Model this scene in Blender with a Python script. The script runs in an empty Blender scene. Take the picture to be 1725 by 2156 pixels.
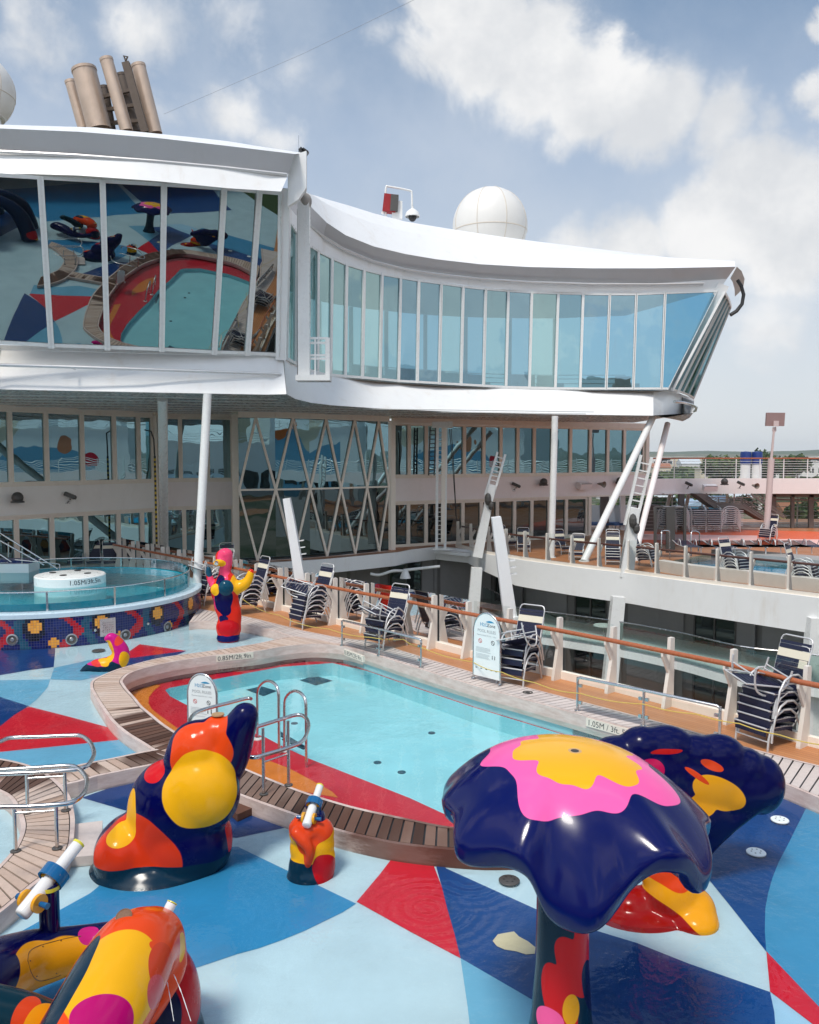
SUN_E, SUN_ANG, SKY_S, CLOUD_K, EXPO = 2.4, 12., .112, 7.2, .23
HAZE_D = .00010
import bpy, bmesh, math, random
from mathutils import Vector as V, Matrix, Quaternion
from mathutils.geometry import tessellate_polygon
from mathutils.bvhtree import BVHTree
random.seed(7)
S = bpy.context.scene
COL = S.collection
# ---------------------------------------------------------------- camera model (a 24 mm lens, 4.6 m above the pool deck)
F, CX, CY, HOR, H = 1750., 862.5, 1078., 963., 4.6
TH = math.atan((CY-HOR)/F); CO, SI = math.cos(TH), math.sin(TH)
def ray(u, v):
    x = (u-CX)/F; y = -(v-CY)/F
    return V((x, CO+y*SI, -SI+y*CO))
def gz(u, v, z=0.):                      # point of the plane at height z
    d = ray(u, v); t = (z-H)/d.z
    return V((d.x*t, d.y*t, z))
def gy(u, v, Y):                         # point at distance Y
    d = ray(u, v); t = Y/d.y
    return V((d.x*t, Y, H+d.z*t))
def pj(p):
    z = p.z-H; yc = p.y*SI+z*CO; zc = p.y*CO-z*SI
    return CX+F*p.x/zc, CY-F*yc/zc
def zoom(x0, y0, w, W=1725.):
    k = w/W*.8423; ox, oy = x0*.8423, y0*.8423
    return lambda x, y: (ox+k*x, oy+k*y)
Z2 = zoom(700, 400, 1348); Z3 = zoom(0, 950, 1024); Z4 = zoom(900, 950, 1148); Z5 = zoom(0, 1600, 1024)
Z6 = zoom(1024, 1600, 1024); Z7 = zoom(0, 1300, 700); Z8 = zoom(700, 1350, 700); Z9 = zoom(1500, 1000, 548)
Z1 = zoom(0, 100, 1024); ZT = zoom(0, 1350, 500); ZB = zoom(480, 1340, 200, 1437.); ZF = zoom(0, 2100, 560); ZE = zoom(1640, 640, 260, 1335.)
Z11 = zoom(1080, 1050, 500); Z12 = zoom(700, 340, 640)
E1 = V((-.662, .749, 0)); E2 = V((.749, .662, 0)); UP = V((0, 0, 1))   # along the near railing / across the gap

# ---------------------------------------------------------------- mesh collector
class MB:
    def __init__(s): s.v = []; s.f = []; s.m = []; s.k = 0
    def add(s, vs, fs):
        o = len(s.v); s.v += [V(p) for p in vs]
        for q in fs: s.f.append([i+o for i in q]); s.m.append(s.k)
        return s
    def quad(s, a, b, c, d): return s.add([a, b, c, d], [(0, 1, 2, 3)])
    def box(s, c, sz, x=V((1, 0, 0)), y=None, z=None):
        x = V(x).normalized(); z = V(z).normalized() if z is not None else V((0, 0, 1))
        if y is None: y = z.cross(x).normalized()
        vs = [V(c)+x*(sz[0]*.5*i)+y*(sz[1]*.5*j)+z*(sz[2]*.5*k) for k in (-1, 1) for j in (-1, 1) for i in (-1, 1)]
        return s.add(vs, [(0, 2, 3, 1), (4, 5, 7, 6), (0, 1, 5, 4), (2, 6, 7, 3), (0, 4, 6, 2), (1, 3, 7, 5)])
    def beam(s, p, q, w, h, up=V((0, 0, 1)), w2=None, h2=None):
        p = V(p); q = V(q); d = (q-p).normalized(); r = d.cross(V(up))
        if r.length < 1e-5: r = V((1, 0, 0))
        r.normalize(); u = r.cross(d).normalized(); w2 = w if w2 is None else w2; h2 = h if h2 is None else h2
        vs = [p+r*(w*.5*i)+u*(h*.5*j) for i, j in ((-1, -1), (1, -1), (1, 1), (-1, 1))]+[q+r*(w2*.5*i)+u*(h2*.5*j) for i, j in ((-1, -1), (1, -1), (1, 1), (-1, 1))]
        return s.add(vs, [(3, 2, 1, 0), (4, 5, 6, 7), (0, 1, 5, 4), (1, 2, 6, 5), (2, 3, 7, 6), (3, 0, 4, 7)])
    def tube(s, pts, r, n=8, closed=False, cap=True):
        pts = [V(p) for p in pts]; N = len(pts); R = r if isinstance(r, (list, tuple)) else [r]*N
        rings = []; prev = None
        for i, p in enumerate(pts):
            if closed: t = pts[(i+1) % N]-pts[i-1]
            else: t = pts[min(i+1, N-1)]-pts[max(i-1, 0)]
            t.normalize()
            if prev is None:
                a = t.cross(V((0, 0, 1)))
                if a.length < .1: a = t.cross(V((1, 0, 0)))
            else: a = prev-t*prev.dot(t)
            a.normalize(); prev = a; b = t.cross(a)
            rings.append([p+(a*math.cos(2*math.pi*k/n)+b*math.sin(2*math.pi*k/n))*R[i] for k in range(n)])
        vs = [q for g in rings for q in g]; fs = []
        for i in range(N if closed else N-1):
            j = (i+1) % N
            fs += [(i*n+k, i*n+(k+1) % n, j*n+(k+1) % n, j*n+k) for k in range(n)]
        if cap and not closed: fs += [tuple(range(n))[::-1], tuple((N-1)*n+k for k in range(n))]
        return s.add(vs, fs)
    def lathe(s, prof, c=(0, 0, 0), n=32, ax=None, a0=0., a1=2*math.pi):
        c = V(c); full = abs(a1-a0-2*math.pi) < 1e-6; m = n if full else n+1
        if ax is None: X, Y, Z = V((1, 0, 0)), V((0, 1, 0)), V((0, 0, 1))
        else:
            Z = V(ax).normalized(); X = Z.orthogonal().normalized(); Y = Z.cross(X)
        vs = []; fs = []
        for r, z in prof:
            for k in range(m):
                a = a0+(a1-a0)*k/n; vs.append(c+X*(r*math.cos(a))+Y*(r*math.sin(a))+Z*z)
        for i in range(len(prof)-1):
            for k in range(n):
                k2 = (k+1) % m; fs.append((i*m+k, i*m+k2, (i+1)*m+k2, (i+1)*m+k))
        return s.add(vs, fs)
    def ell(s, c, r, n=24, rot=None):
        r = V((r, r, r)) if isinstance(r, (int, float)) else V(r); c = V(c); m = n//2
        vs = [V((0, 0, 1))]; fs = []
        for i in range(1, m):
            t = math.pi*i/m
            vs += [V((math.sin(t)*math.cos(2*math.pi*k/n), math.sin(t)*math.sin(2*math.pi*k/n), math.cos(t))) for k in range(n)]
        vs.append(V((0, 0, -1))); L = len(vs)-1
        for k in range(n):
            fs.append((0, 1+k, 1+(k+1) % n)); fs.append((L, 1+(m-2)*n+(k+1) % n, 1+(m-2)*n+k))
            for i in range(m-2): a = 1+i*n; fs.append((a+k, a+n+k, a+n+(k+1) % n, a+(k+1) % n))
        out = []
        for p in vs:
            q = V((p.x*r.x, p.y*r.y, p.z*r.z))
            if rot is not None: q = rot @ q
            out.append(c+q)
        return s.add(out, fs)
    def sheet(s, poly, z, holes=()):
        loops = [[V((p[0], p[1], 0)) for p in L] for L in [poly]+list(holes)]
        flat = [p for L in loops for p in L]
        fs = []
        for t in tessellate_polygon(loops):
            a, b, c = (flat[i] for i in t)
            if (b-a).cross(c-a).z < 0: t = t[::-1]
            fs.append(tuple(t))
        return s.add([V((p.x, p.y, z)) for p in flat], fs)
    def prism(s, poly, z0, z1):
        n = len(poly); P = [(p[0], p[1]) for p in poly]
        ar = sum(P[i][0]*P[(i+1) % n][1]-P[(i+1) % n][0]*P[i][1] for i in range(n))
        if ar < 0: P = P[::-1]
        s.sheet(P, z1)
        o = len(s.f); s.sheet(P, z0)
        for i in range(o, len(s.f)): s.f[i] = s.f[i][::-1]
        vs = [V((x, y, z0)) for x, y in P]+[V((x, y, z1)) for x, y in P]
        return s.add(vs, [(i, (i+1) % n, n+(i+1) % n, n+i) for i in range(n)])
    def plate(s, pts, off):                    # flat outline in 3-D pushed along off
        off = V(off); n = len(pts); P = [V(p) for p in pts]
        s.add(P, [tuple(range(n))]); s.add([p+off for p in P], [tuple(range(n))[::-1]])
        return s.add(P+[p+off for p in P], [((i+1) % n, i, n+i, n+(i+1) % n) for i in range(n)])
    def loft(s, A, B, closed=False):
        n = len(A); fs = [(i, (i+1) % n, n+(i+1) % n, n+i) for i in range(n if closed else n-1)]
        return s.add(list(A)+list(B), fs)
    def wall(s, path, z0, z1, th=0.):
        A = [V((p[0], p[1], z0)) for p in path]; B = [V((p[0], p[1], z1)) for p in path]
        return s.loft(A, B)
    def text(s, txt, o, x, y, size, align='LEFT', off=0.):
        vs, fs, w = textmesh(txt); x = V(x).normalized(); y = V(y).normalized(); n = x.cross(y)
        sh = {'LEFT': 0, 'CENTER': -w/2, 'RIGHT': -w}[align]
        return s.add([V(o)+x*((p[0]+sh)*size)+y*(p[1]*size)+n*off for p in vs], fs)

_T = {}
def textmesh(t):
    if t not in _T:
        c = bpy.data.curves.new('lettering', 'FONT'); c.body = t; c.resolution_u = 3
        o = bpy.data.objects.new('lettering', c); COL.objects.link(o)
        dg = bpy.context.evaluated_depsgraph_get(); dg.update()
        me = bpy.data.meshes.new_from_object(o.evaluated_get(dg))
        vs = [tuple(v.co) for v in me.vertices]; fs = [tuple(p.vertices) for p in me.polygons]
        w = max([v[0] for v in vs] or [0])
        _T[t] = (vs, fs, w)
        bpy.data.objects.remove(o); bpy.data.meshes.remove(me); bpy.data.curves.remove(c)
    return _T[t]

def tag(o, label=None, cat=None, group=None, kind=None):
    if label: o['label'] = label
    if cat: o['category'] = cat
    if group: o['group'] = group
    if kind: o['kind'] = kind
    return o
def build(mb, name, mats, parent=None, smooth=None, label=None, cat=None, group=None, kind=None):
    me = bpy.data.meshes.new(name)
    off = parent.matrix_world.translation.copy() if parent is not None and parent.get('_w') else V((0, 0, 0))
    if parent is not None: off = wloc(parent)
    me.from_pydata([tuple(p-off) for p in mb.v], [], mb.f)
    mats = mats if isinstance(mats, (list, tuple)) else [mats]
    for m in mats: me.materials.append(m)
    if len(mats) > 1:
        for p, k in zip(me.polygons, mb.m): p.material_index = k
    if smooth is not None:
        for p in me.polygons: p.use_smooth = True
        if smooth < 180: me.set_sharp_from_angle(angle=math.radians(smooth))
    me.update()
    o = bpy.data.objects.new(name, me); COL.objects.link(o)
    if parent is not None: o.parent = parent
    return tag(o, label, cat, group, kind)
def wloc(o):
    p = V((0, 0, 0))
    while o is not None: p = p+o.location; o = o.parent
    return p
def thing(name, label, cat, loc=(0, 0, 0), group=None, rz=0.):
    o = bpy.data.objects.new(name, None); COL.objects.link(o); o.location = loc; o.rotation_euler = (0, 0, rz); o.empty_display_size = .2
    return tag(o, label, cat, group)
def dup(o, parent=None):
    c = o.copy(); COL.objects.link(c)
    if parent is not None: c.parent = parent
    for k in list(o.children): dup(k, c)
    return c
def lerp(a, b, t): return a+(b-a)*t
def smoothline(pts, n=6, closed=False):
    P = [V(p) for p in pts]; N = len(P); out = []
    rng = range(N if closed else N-1)
    for i in rng:
        g = (lambda k: P[k % N]) if closed else (lambda k: P[max(0, min(N-1, k))])
        p0, p1, p2, p3 = g(i-1), g(i), g(i+1), g(i+2)
        for k in range(n):
            t = k/n
            out.append(.5*((2*p1)+(p2-p0)*t+(2*p0-5*p1+4*p2-p3)*t*t+(3*p1-p0-3*p2+p3)*t**3))
    if not closed: out.append(P[-1])
    return out
def resample(pts, step):
    P = [V(p) for p in pts]; L = [0.]
    for i in range(1, len(P)): L.append(L[-1]+(P[i]-P[i-1]).length)
    n = max(1, int(round(L[-1]/step))); out = []; j = 0
    for k in range(n+1):
        d = L[-1]*k/n
        while j < len(L)-2 and L[j+1] < d: j += 1
        t = (d-L[j])/max(1e-9, L[j+1]-L[j]); out.append(P[j].lerp(P[j+1], min(1, t)))
    return out

# ---------------------------------------------------------------- node helpers and materials
class NT:
    def __init__(s, t): s.t = t; s.n = t.nodes; s.l = t.links
    def node(s, typ, **kw):
        n = s.n.new(typ)
        for k, v in kw.items(): setattr(n, k, v)
        return n
    def put(s, sock, val):
        if val is None: return
        if isinstance(val, bpy.types.NodeSocket): s.l.new(val, sock)
        elif isinstance(val, (tuple, list)) and sock.type == 'RGBA' and len(val) == 3: sock.default_value = (*val, 1)
        else: sock.default_value = val
    def math(s, op, a, b=None, c=None, clamp=False):
        n = s.node('ShaderNodeMath', operation=op, use_clamp=clamp)
        for i, x in enumerate((a, b, c)):
            if x is not None: s.put(n.inputs[i], x)
        return n.outputs[0]
    def vec(s, op, a, b=None, scale=None):
        n = s.node('ShaderNodeVectorMath', operation=op); s.put(n.inputs[0], a)
        if b is not None: s.put(n.inputs[1], b)
        if scale is not None: s.put(n.inputs['Scale'], scale)
        return n.outputs['Value'] if op in ('LENGTH', 'DISTANCE', 'DOT_PRODUCT') else n.outputs[0]
    def mix(s, f, a, b):
        n = s.node('ShaderNodeMix', data_type='RGBA'); s.put(n.inputs[0], f); s.put(n.inputs[6], a); s.put(n.inputs[7], b)
        return n.outputs[2]
    def noise(s, vec, scale, detail=4, rough=.55, dist=0., out='Fac'):
        n = s.node('ShaderNodeTexNoise'); s.put(n.inputs['Vector'], vec); s.put(n.inputs['Scale'], scale)
        n.inputs['Detail'].default_value = detail; n.inputs['Roughness'].default_value = rough; n.inputs['Distortion'].default_value = dist
        return n.outputs[0] if out == 'Fac' else n.outputs[1]
    def rng(s, x, a, b, c=0., d=1., smooth=True):
        n = s.node('ShaderNodeMapRange', interpolation_type='SMOOTHSTEP' if smooth else 'LINEAR'); s.put(n.inputs[0], x)
        for i, q in enumerate((a, b, c, d)): s.put(n.inputs[i+1], q)
        return n.outputs[0]
    def obj(s): return s.node('ShaderNodeTexCoord').outputs['Object']
    def pos(s): return s.node('ShaderNodeNewGeometry').outputs['Position']
    def bump(s, h, strength=.3, dist=.02):
        n = s.node('ShaderNodeBump'); s.put(n.inputs['Height'], h); n.inputs['Strength'].default_value = strength; n.inputs['Distance'].default_value = dist
        return n.outputs[0]
def newmat(name):
    m = bpy.data.materials.new(name); m.use_nodes = True; t = NT(m.node_tree)
    for n in list(t.n): t.n.remove(n)
    out = t.node('ShaderNodeOutputMaterial'); return m, t, out
def principled(t, out, col, rough=.5, metal=0., spec=.5, coat=0., normal=None):
    b = t.node('ShaderNodeBsdfPrincipled'); t.put(b.inputs['Base Color'], col); t.put(b.inputs['Roughness'], rough); b.inputs['Metallic'].default_value = metal
    b.inputs['Specular IOR Level'].default_value = spec; b.inputs['Coat Weight'].default_value = coat; b.inputs['Coat Roughness'].default_value = .04
    if normal is not None: t.l.new(normal, b.inputs['Normal'])
    t.l.new(b.outputs[0], out.inputs[0]); return b
def paint(name, col, rough=.45, metal=0., var=.12, scale=3., bump=.0, coat=0., spec=.5, grime=None, gscale=1.2, gamt=.5):
    m, t, out = newmat(name); P = t.pos()
    n = t.noise(P, scale, 6, .6)
    dark = tuple(c*(1-var) for c in col); lite = tuple(min(1, c*(1+var*.6)) for c in col)
    c = t.mix(n, dark, lite)
    if grime:
        sc = t.vec('MULTIPLY', P, (1, 1, .22)); g = t.rng(t.noise(sc, gscale, 7, .68), .52, .78); c = t.mix(t.math('MULTIPLY', g, gamt), c, grime)
    r = t.rng(t.noise(P, scale*2.7, 4), .2, .8, max(0, rough-.08), min(1, rough+.1))
    nm = t.bump(t.noise(P, scale*14, 4), bump, .01) if bump else None
    principled(t, out, c, r, metal, spec, coat, nm); return m
def glossy_glass(name, tint, inner, refl, wav=.02, rough=.0):
    m, t, out = newmat(name); P = t.pos()
    nm = t.bump(t.noise(P, .55, 2, .5), .18, wav)
    g = t.node('ShaderNodeBsdfGlossy'); t.put(g.inputs['Color'], tint); g.inputs['Roughness'].default_value = rough; t.l.new(nm, g.inputs['Normal'])
    d = t.node('ShaderNodeBsdfDiffuse'); t.put(d.inputs['Color'], inner)
    fr = t.node('ShaderNodeFresnel'); fr.inputs['IOR'].default_value = 1.5; t.l.new(nm, fr.inputs['Normal'])
    f = t.math('ADD', t.math('MULTIPLY', fr.outputs[0], 1-refl), refl, clamp=True)
    x = t.node('ShaderNodeMixShader'); t.l.new(f, x.inputs[0]); t.l.new(d.outputs[0], x.inputs[1]); t.l.new(g.outputs[0], x.inputs[2]); t.l.new(x.outputs[0], out.inputs[0]); return m
def clear_glass(name, tint, ior=1.45, boost=0.):
    m, t, out = newmat(name)
    tr = t.node('ShaderNodeBsdfTransparent'); t.put(tr.inputs[0], tint); g = t.node('ShaderNodeBsdfGlossy'); g.inputs['Roughness'].default_value = .01
    fr = t.node('ShaderNodeFresnel'); fr.inputs['IOR'].default_value = ior
    x = t.node('ShaderNodeMixShader'); t.l.new(t.math('ADD', fr.outputs[0], boost, clamp=True), x.inputs[0]); t.l.new(tr.outputs[0], x.inputs[1]); t.l.new(g.outputs[0], x.inputs[2]); t.l.new(x.outputs[0], out.inputs[0]); return m
def water(name, tint, scale, strength, extra=None, boost=0.):
    m, t, out = newmat(name); P = t.pos()
    w = t.noise(t.vec('MULTIPLY', P, (1, .6, 1)), scale, 3, .55, .6); w2 = t.noise(P, scale*3.3, 3, .5, .5); big = t.rng(t.noise(P, .45, 3), .40, .62, .35, 1.3); h = t.math('MULTIPLY', t.math('ADD', w, t.math('MULTIPLY', w2, .40)), big)
    if extra:
        for (c, r) in extra:
            d = t.vec('DISTANCE', P, c); dn = t.math('ADD', d, t.math('MULTIPLY', w, .10)); ring = t.math('SINE', t.math('MULTIPLY', dn, 46)); h = t.math('ADD', h, t.math('MULTIPLY', t.math('MULTIPLY', ring, .22), t.rng(d, 0, r, 1, 0)))
    nm = t.bump(h, strength, .03)
    tr = t.node('ShaderNodeBsdfTransparent'); t.put(tr.inputs[0], tint); g = t.node('ShaderNodeBsdfGlossy'); g.inputs['Roughness'].default_value = .03; t.l.new(nm, g.inputs['Normal'])
    fr = t.node('ShaderNodeFresnel'); fr.inputs['IOR'].default_value = 1.33; t.l.new(nm, fr.inputs['Normal'])
    x = t.node('ShaderNodeMixShader'); t.l.new(t.math('ADD', fr.outputs[0], boost, clamp=True), x.inputs[0]); t.l.new(tr.outputs[0], x.inputs[1]); t.l.new(g.outputs[0], x.inputs[2]); t.l.new(x.outputs[0], out.inputs[0]); return m
def planks_mat(name, cols, wet=(), rough=.65):
    m, t, out = newmat(name); P = t.pos(); g = t.node('ShaderNodeNewGeometry'); r = g.outputs['Random Per Island']
    cr = t.node('ShaderNodeValToRGB'); e = cr.color_ramp.elements
    e[0].position = 0; e[0].color = (*cols[0], 1); e[1].position = 1; e[1].color = (*cols[-1], 1)
    for i, c in enumerate(cols[1:-1]): q = e.new((i+1)/(len(cols)-1)); q.color = (*c, 1)
    t.l.new(r, cr.inputs[0]); c = cr.outputs[0]
    n = t.noise(t.vec('MULTIPLY', P, (3, 3, 3)), 5, 7, .7); c = t.mix(t.math('MULTIPLY', n, .55), c, tuple(x*.45 for x in cols[0]))
    c = t.mix(t.math('MULTIPLY', t.rng(t.noise(P, 1.1, 5, .65), .5, .75), .35), c, (.62, .55, .5))
    ro = rough
    for (cc, rad, amt) in wet:                   # water-soaked boards: whole boards, dark
        d = t.math('ADD', t.vec('DISTANCE', P, cc), t.math('MULTIPLY', t.math('SUBTRACT', r, .5), rad*.9))
        k = t.rng(d, rad*.75, rad, 1, 0); k = t.math('MULTIPLY', k, amt)
        c = t.mix(k, c, t.mix(r, (.045, .018, .010), (.12, .05, .03)))
    principled(t, out, c, ro, 0, .35, 0, t.bump(t.noise(P, 40, 5), .25, .004)); return m
# ---------------------------------------------------------------- palette
WHITE = paint('white_paint', (.82, .82, .81), .35, var=.05, grime=(.55, .46, .36), gamt=.32, gscale=1.6)
WHITE2 = paint('white_steel', (.78, .78, .76), .3, var=.05, grime=(.5, .42, .34), gamt=.3, gscale=3)
BEIGE = paint('cream_frame', (.83, .75, .65), .4, var=.06, grime=(.55, .40, .28), gamt=.3, gscale=2)
IVORY = paint('ivory_panel', (.85, .82, .78), .4, var=.05, grime=(.45, .38, .32), gamt=.25)
PINKW = paint('warm_white_panel', (.86, .79, .77), .4, var=.05, grime=(.45, .36, .32), gamt=.25)
GREY = paint('grey_fascia', (.50, .50, .51), .35, var=.05, grime=(.36, .33, .3), gamt=.25)
SOFFIT = paint('soffit_panel', (.42, .41, .40), .25, var=.08)
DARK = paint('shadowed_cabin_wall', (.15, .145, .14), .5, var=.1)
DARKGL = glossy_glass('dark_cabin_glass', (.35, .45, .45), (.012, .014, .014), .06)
STEEL = paint('stainless_steel', (.62, .61, .60), .22, metal=1., var=.06)
ALU = paint('aluminium_tube', (.66, .65, .64), .40, metal=.5, var=.08)
BLACK = paint('black_fitting', (.015, .015, .016), .4)
DGREY = paint('dark_grey_fitting', (.07, .065, .06), .45)
VARN = paint('varnished_handrail', (.40, .11, .035), .28, var=.25, scale=8, coat=.4)
FAC = glossy_glass('solar_facade_glass', (.35, .58, .65), (.006, .012, .014), .52, .05)
FACD = glossy_glass('dark_facade_glass', (.30, .40, .43), (.004, .006, .006), .32, .05)
def lounge_glass(name, tint, through, refl=.50):
    m, t, out = newmat(name); P = t.pos(); nm = t.bump(t.noise(P, .7, 2, .5), .2, .03)
    g = t.node('ShaderNodeBsdfGlossy'); t.put(g.inputs['Color'], tint); g.inputs['Roughness'].default_value = .0; t.l.new(nm, g.inputs['Normal']); tr = t.node('ShaderNodeBsdfTransparent'); t.put(tr.inputs[0], through)
    fr = t.node('ShaderNodeFresnel'); fr.inputs['IOR'].default_value = 1.5; t.l.new(nm, fr.inputs['Normal']); f = t.math('ADD', t.math('MULTIPLY', fr.outputs[0], 1-refl), refl, clamp=True)
    d = t.node('ShaderNodeBsdfDiffuse'); t.put(d.inputs['Color'], (.5, .5, .48)); y = t.node('ShaderNodeMixShader'); t.l.new(t.math('MULTIPLY', t.rng(t.noise(t.vec('MULTIPLY', P, (1, 1, .3)), 1.5, 7, .7), .5, .8), .10), y.inputs[0]); x = t.node('ShaderNodeMixShader'); t.l.new(f, x.inputs[0]); t.l.new(tr.outputs[0], x.inputs[1]); t.l.new(g.outputs[0], x.inputs[2]); t.l.new(x.outputs[0], y.inputs[1]); t.l.new(d.outputs[0], y.inputs[2]); t.l.new(y.outputs[0], out.inputs[0]); return m
BRG = lounge_glass('bridge_glass_cyan', (.46, .68, .75), (.27, .51, .57))
BRG2 = lounge_glass('bridge_glass_pale', (.50, .72, .74), (.33, .56, .58))
BRG3 = lounge_glass('bridge_glass_blue', (.42, .63, .74), (.20, .44, .56))
BRG4 = lounge_glass('bridge_glass_deep', (.28, .52, .66), (.08, .31, .49))
BRGD = glossy_glass('bridge_glass_lean', (.40, .44, .43), (.004, .008, .008), .56, .012)
CLEAR = clear_glass('railing_glass', (.90, .95, .94))
CLEARG = clear_glass('green_railing_glass', (.60, .78, .75), 1.45, .06)
TINTG = clear_glass('smoked_glass', (.45, .48, .48))
NAVYF = paint('navy_strap_vinyl', (.006, .008, .035), .45, var=.2, scale=20)
CREAMF = paint('cream_strap_vinyl', (.72, .66, .52), .5, var=.06)
ROPE = paint('yellow_rope', (.62, .46, .10), .7, var=.3, scale=60)
SIGNW = paint('sign_board', (.78, .83, .82), .35, var=.03)
INK = paint('sign_ink', (.03, .035, .04), .6)
INKG = paint('sign_grey_ink', (.33, .36, .37), .6)
INKB = paint('sign_blue_ink', (.02, .28, .50), .5)
INKC = paint('sign_red_ink', (.55, .06, .06), .5)
NAVY, BLUE, ORANGE, RED, YEL, PINK, MAG, TEAL, DTEAL = (.0005, .0015, .055), (.003, .045, .22), (.74, .062, .008), (.58, .008, .012), (.82, .40, .008), (.85, .10, .30), (.45, .004, .13), (.003, .055, .10), (.002, .022, .045)
def gloss(name, col, rough=.14):
    return paint(name, col, rough, var=.06, coat=.25, spec=.35)
G_WHITE = gloss('white_gel_coat', (.75, .75, .73)); G_BLUE = gloss('blue_gel_coat', (.004, .10, .26)); G_NAVY = gloss('navy_gel_coat', NAVY); G_YEL = gloss('amber_gel_coat', (.72, .33, .01))
G_YG = gloss('lemon_ring', (.7, .62, .05)); G_TEAL = gloss('teal_gel_coat', TEAL)
WOODC = [(.54, .38, .29), (.64, .49, .40), (.70, .56, .47), (.59, .43, .34), (.66, .52, .43), (.49, .34, .26)]
wet = [(gz(345, 1535), 1.25, .95), (gz(420, 1590), 1.2, .8), (gz(600, 1690), 1.7, .75), (gz(880, 1755), 1.5, .8), (gz(760, 1730), 1.2, .55), (gz(20, 1610), 1.3, .95), (gz(1010, 1775), .9, .35), (gz(265, 1440), .1, 0)]
COPE = planks_mat('weathered_boards', WOODC, wet)
COPEL = planks_mat('pale_weathered_boards', [(.63, .53, .48), (.72, .63, .58), (.67, .57, .52), (.76, .67, .62)])
def coping_face():
    m, t, out = newmat('coping_side_board'); P = t.pos(); n = t.noise(t.vec('MULTIPLY', P, (1, 1, 4)), 3.2, 8, .7)
    c = t.mix(t.rng(n, .25, .75), (.50, .37, .32), (.66, .55, .50)); c = t.mix(t.math('MULTIPLY', t.rng(t.noise(P, 6, 7, .72), .6, .82), .7), c, (.24, .14, .11))
    for cc, rad, a in [(gz(900, 1785), 1.3, .85), (gz(1050, 1795), 1., .85), (gz(700, 1750), .6, .25)]:
        c = t.mix(t.math('MULTIPLY', t.rng(t.math('ADD', t.vec('DISTANCE', P, cc), t.math('MULTIPLY', n, .8)), .6*rad+.4, rad+.4, 1, 0), a), c, (.10, .035, .022))
    principled(t, out, c, .6, 0, .3, 0, t.bump(n, .2, .006)); return m
CSIDE = coping_face()
def deck_mat(name, a, b, w=.09, ang=0.):
    m, t, out = newmat(name); P = t.pos()
    d = t.vec('DOT_PRODUCT', P, (E2.x, E2.y, 0)); x = t.math('DIVIDE', d, w); fr = t.math('FRACT', x); idx = t.math('FLOOR', x)
    wn = t.node('ShaderNodeTexWhiteNoise', noise_dimensions='1D'); t.l.new(idx, wn.inputs['W'])
    c = t.mix(wn.outputs[0], a, b); c = t.mix(t.math('MULTIPLY', t.noise(P, .9, 7, .65), .5), c, tuple(q*.6 for q in a))
    gap = t.math('LESS_THAN', fr, .07); c = t.mix(t.math('MULTIPLY', gap, .75), c, (.05, .025, .015))
    principled(t, out, c, t.rng(t.noise(P, .6, 4), .3, .7, .35, .6), 0, .4); return m
DECK = deck_mat('teak_deck', (.50, .20, .075), (.60, .27, .11))
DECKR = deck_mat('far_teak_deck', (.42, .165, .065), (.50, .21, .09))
def floor_mat(name, col, var=.17):
    m, t, out = newmat(name); P = t.pos()
    n = t.noise(P, 1.3, 8, .62); n2 = t.noise(P, 14, 5, .7)
    c = t.mix(n, tuple(q*(1-var) for q in col), tuple(min(1, q*(1+var)) for q in col)); c = t.mix(t.math('MULTIPLY', t.rng(n2, .5, .8), .16), c, tuple(min(1, q*.7+.1) for q in col))
    st = t.rng(t.noise(t.vec('ADD', P, (3.1, 7.7, 0)), .75, 9, .74, .5), .54, .80); c = t.mix(t.math('MULTIPLY', st, .30), c, tuple(q*.55+.03 for q in col))
    n3 = t.noise(P, 60, 3, .7); c = t.mix(t.math('MULTIPLY', t.rng(n3, .55, .8), .14), c, tuple(q*.5 for q in col))
    principled(t, out, c, .5, 0, .3, 0, t.bump(n3, .25, .004)); return m
FL_PALE = floor_mat('floor_pale_blue', (.49, .63, .68)); FL_SKY = floor_mat('floor_sky_blue', (.030, .245, .46)); FL_MID = floor_mat('floor_mid_blue', (.16, .42, .58)); FL_NAVY = floor_mat('floor_deep_blue', (.003, .045, .19))
FL_BLUE = floor_mat('floor_strong_blue', (.003, .060, .225)); FL_RED = floor_mat('floor_red', (.60, .012, .030)); FL_ICE = floor_mat('floor_ice_blue', (.36, .58, .72)); FL_ORG = floor_mat('floor_orange', (.72, .22, .03)); FL_CYAN = floor_mat('pool_cyan', (.33, .67, .73)); FL_SAND = floor_mat('floor_sand', (.62, .55, .36))
FL_LBLUE = floor_mat('floor_light_steel', (.055, .28, .47))

# ---------------------------------------------------------------- organic shapes (one fused skin each)
def fuse(mb, name, voxel, it=12, fac=.6):
    me = bpy.data.meshes.new(name+'_src'); me.from_pydata([tuple(p) for p in mb.v], [], mb.f); me.update()
    o = bpy.data.objects.new(name, me); COL.objects.link(o)
    r = o.modifiers.new('r', 'REMESH'); r.mode = 'VOXEL'; r.voxel_size = voxel; r.use_smooth_shade = True
    s = o.modifiers.new('s', 'SMOOTH'); s.iterations = it; s.factor = fac
    dg = bpy.context.evaluated_depsgraph_get(); dg.update(); ev = o.evaluated_get(dg)
    out = bpy.data.meshes.new_from_object(ev); vs = [v.co.copy() for v in out.vertices]; fs = [tuple(p.vertices) for p in out.polygons]
    bpy.data.objects.remove(o); bpy.data.meshes.remove(me); bpy.data.meshes.remove(out)
    q = MB(); q.add(vs, fs); return q
EYE = V((0, 0, H))
def bvh(mb): return BVHTree.FromPolygons([tuple(p) for p in mb.v], mb.f)
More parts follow.
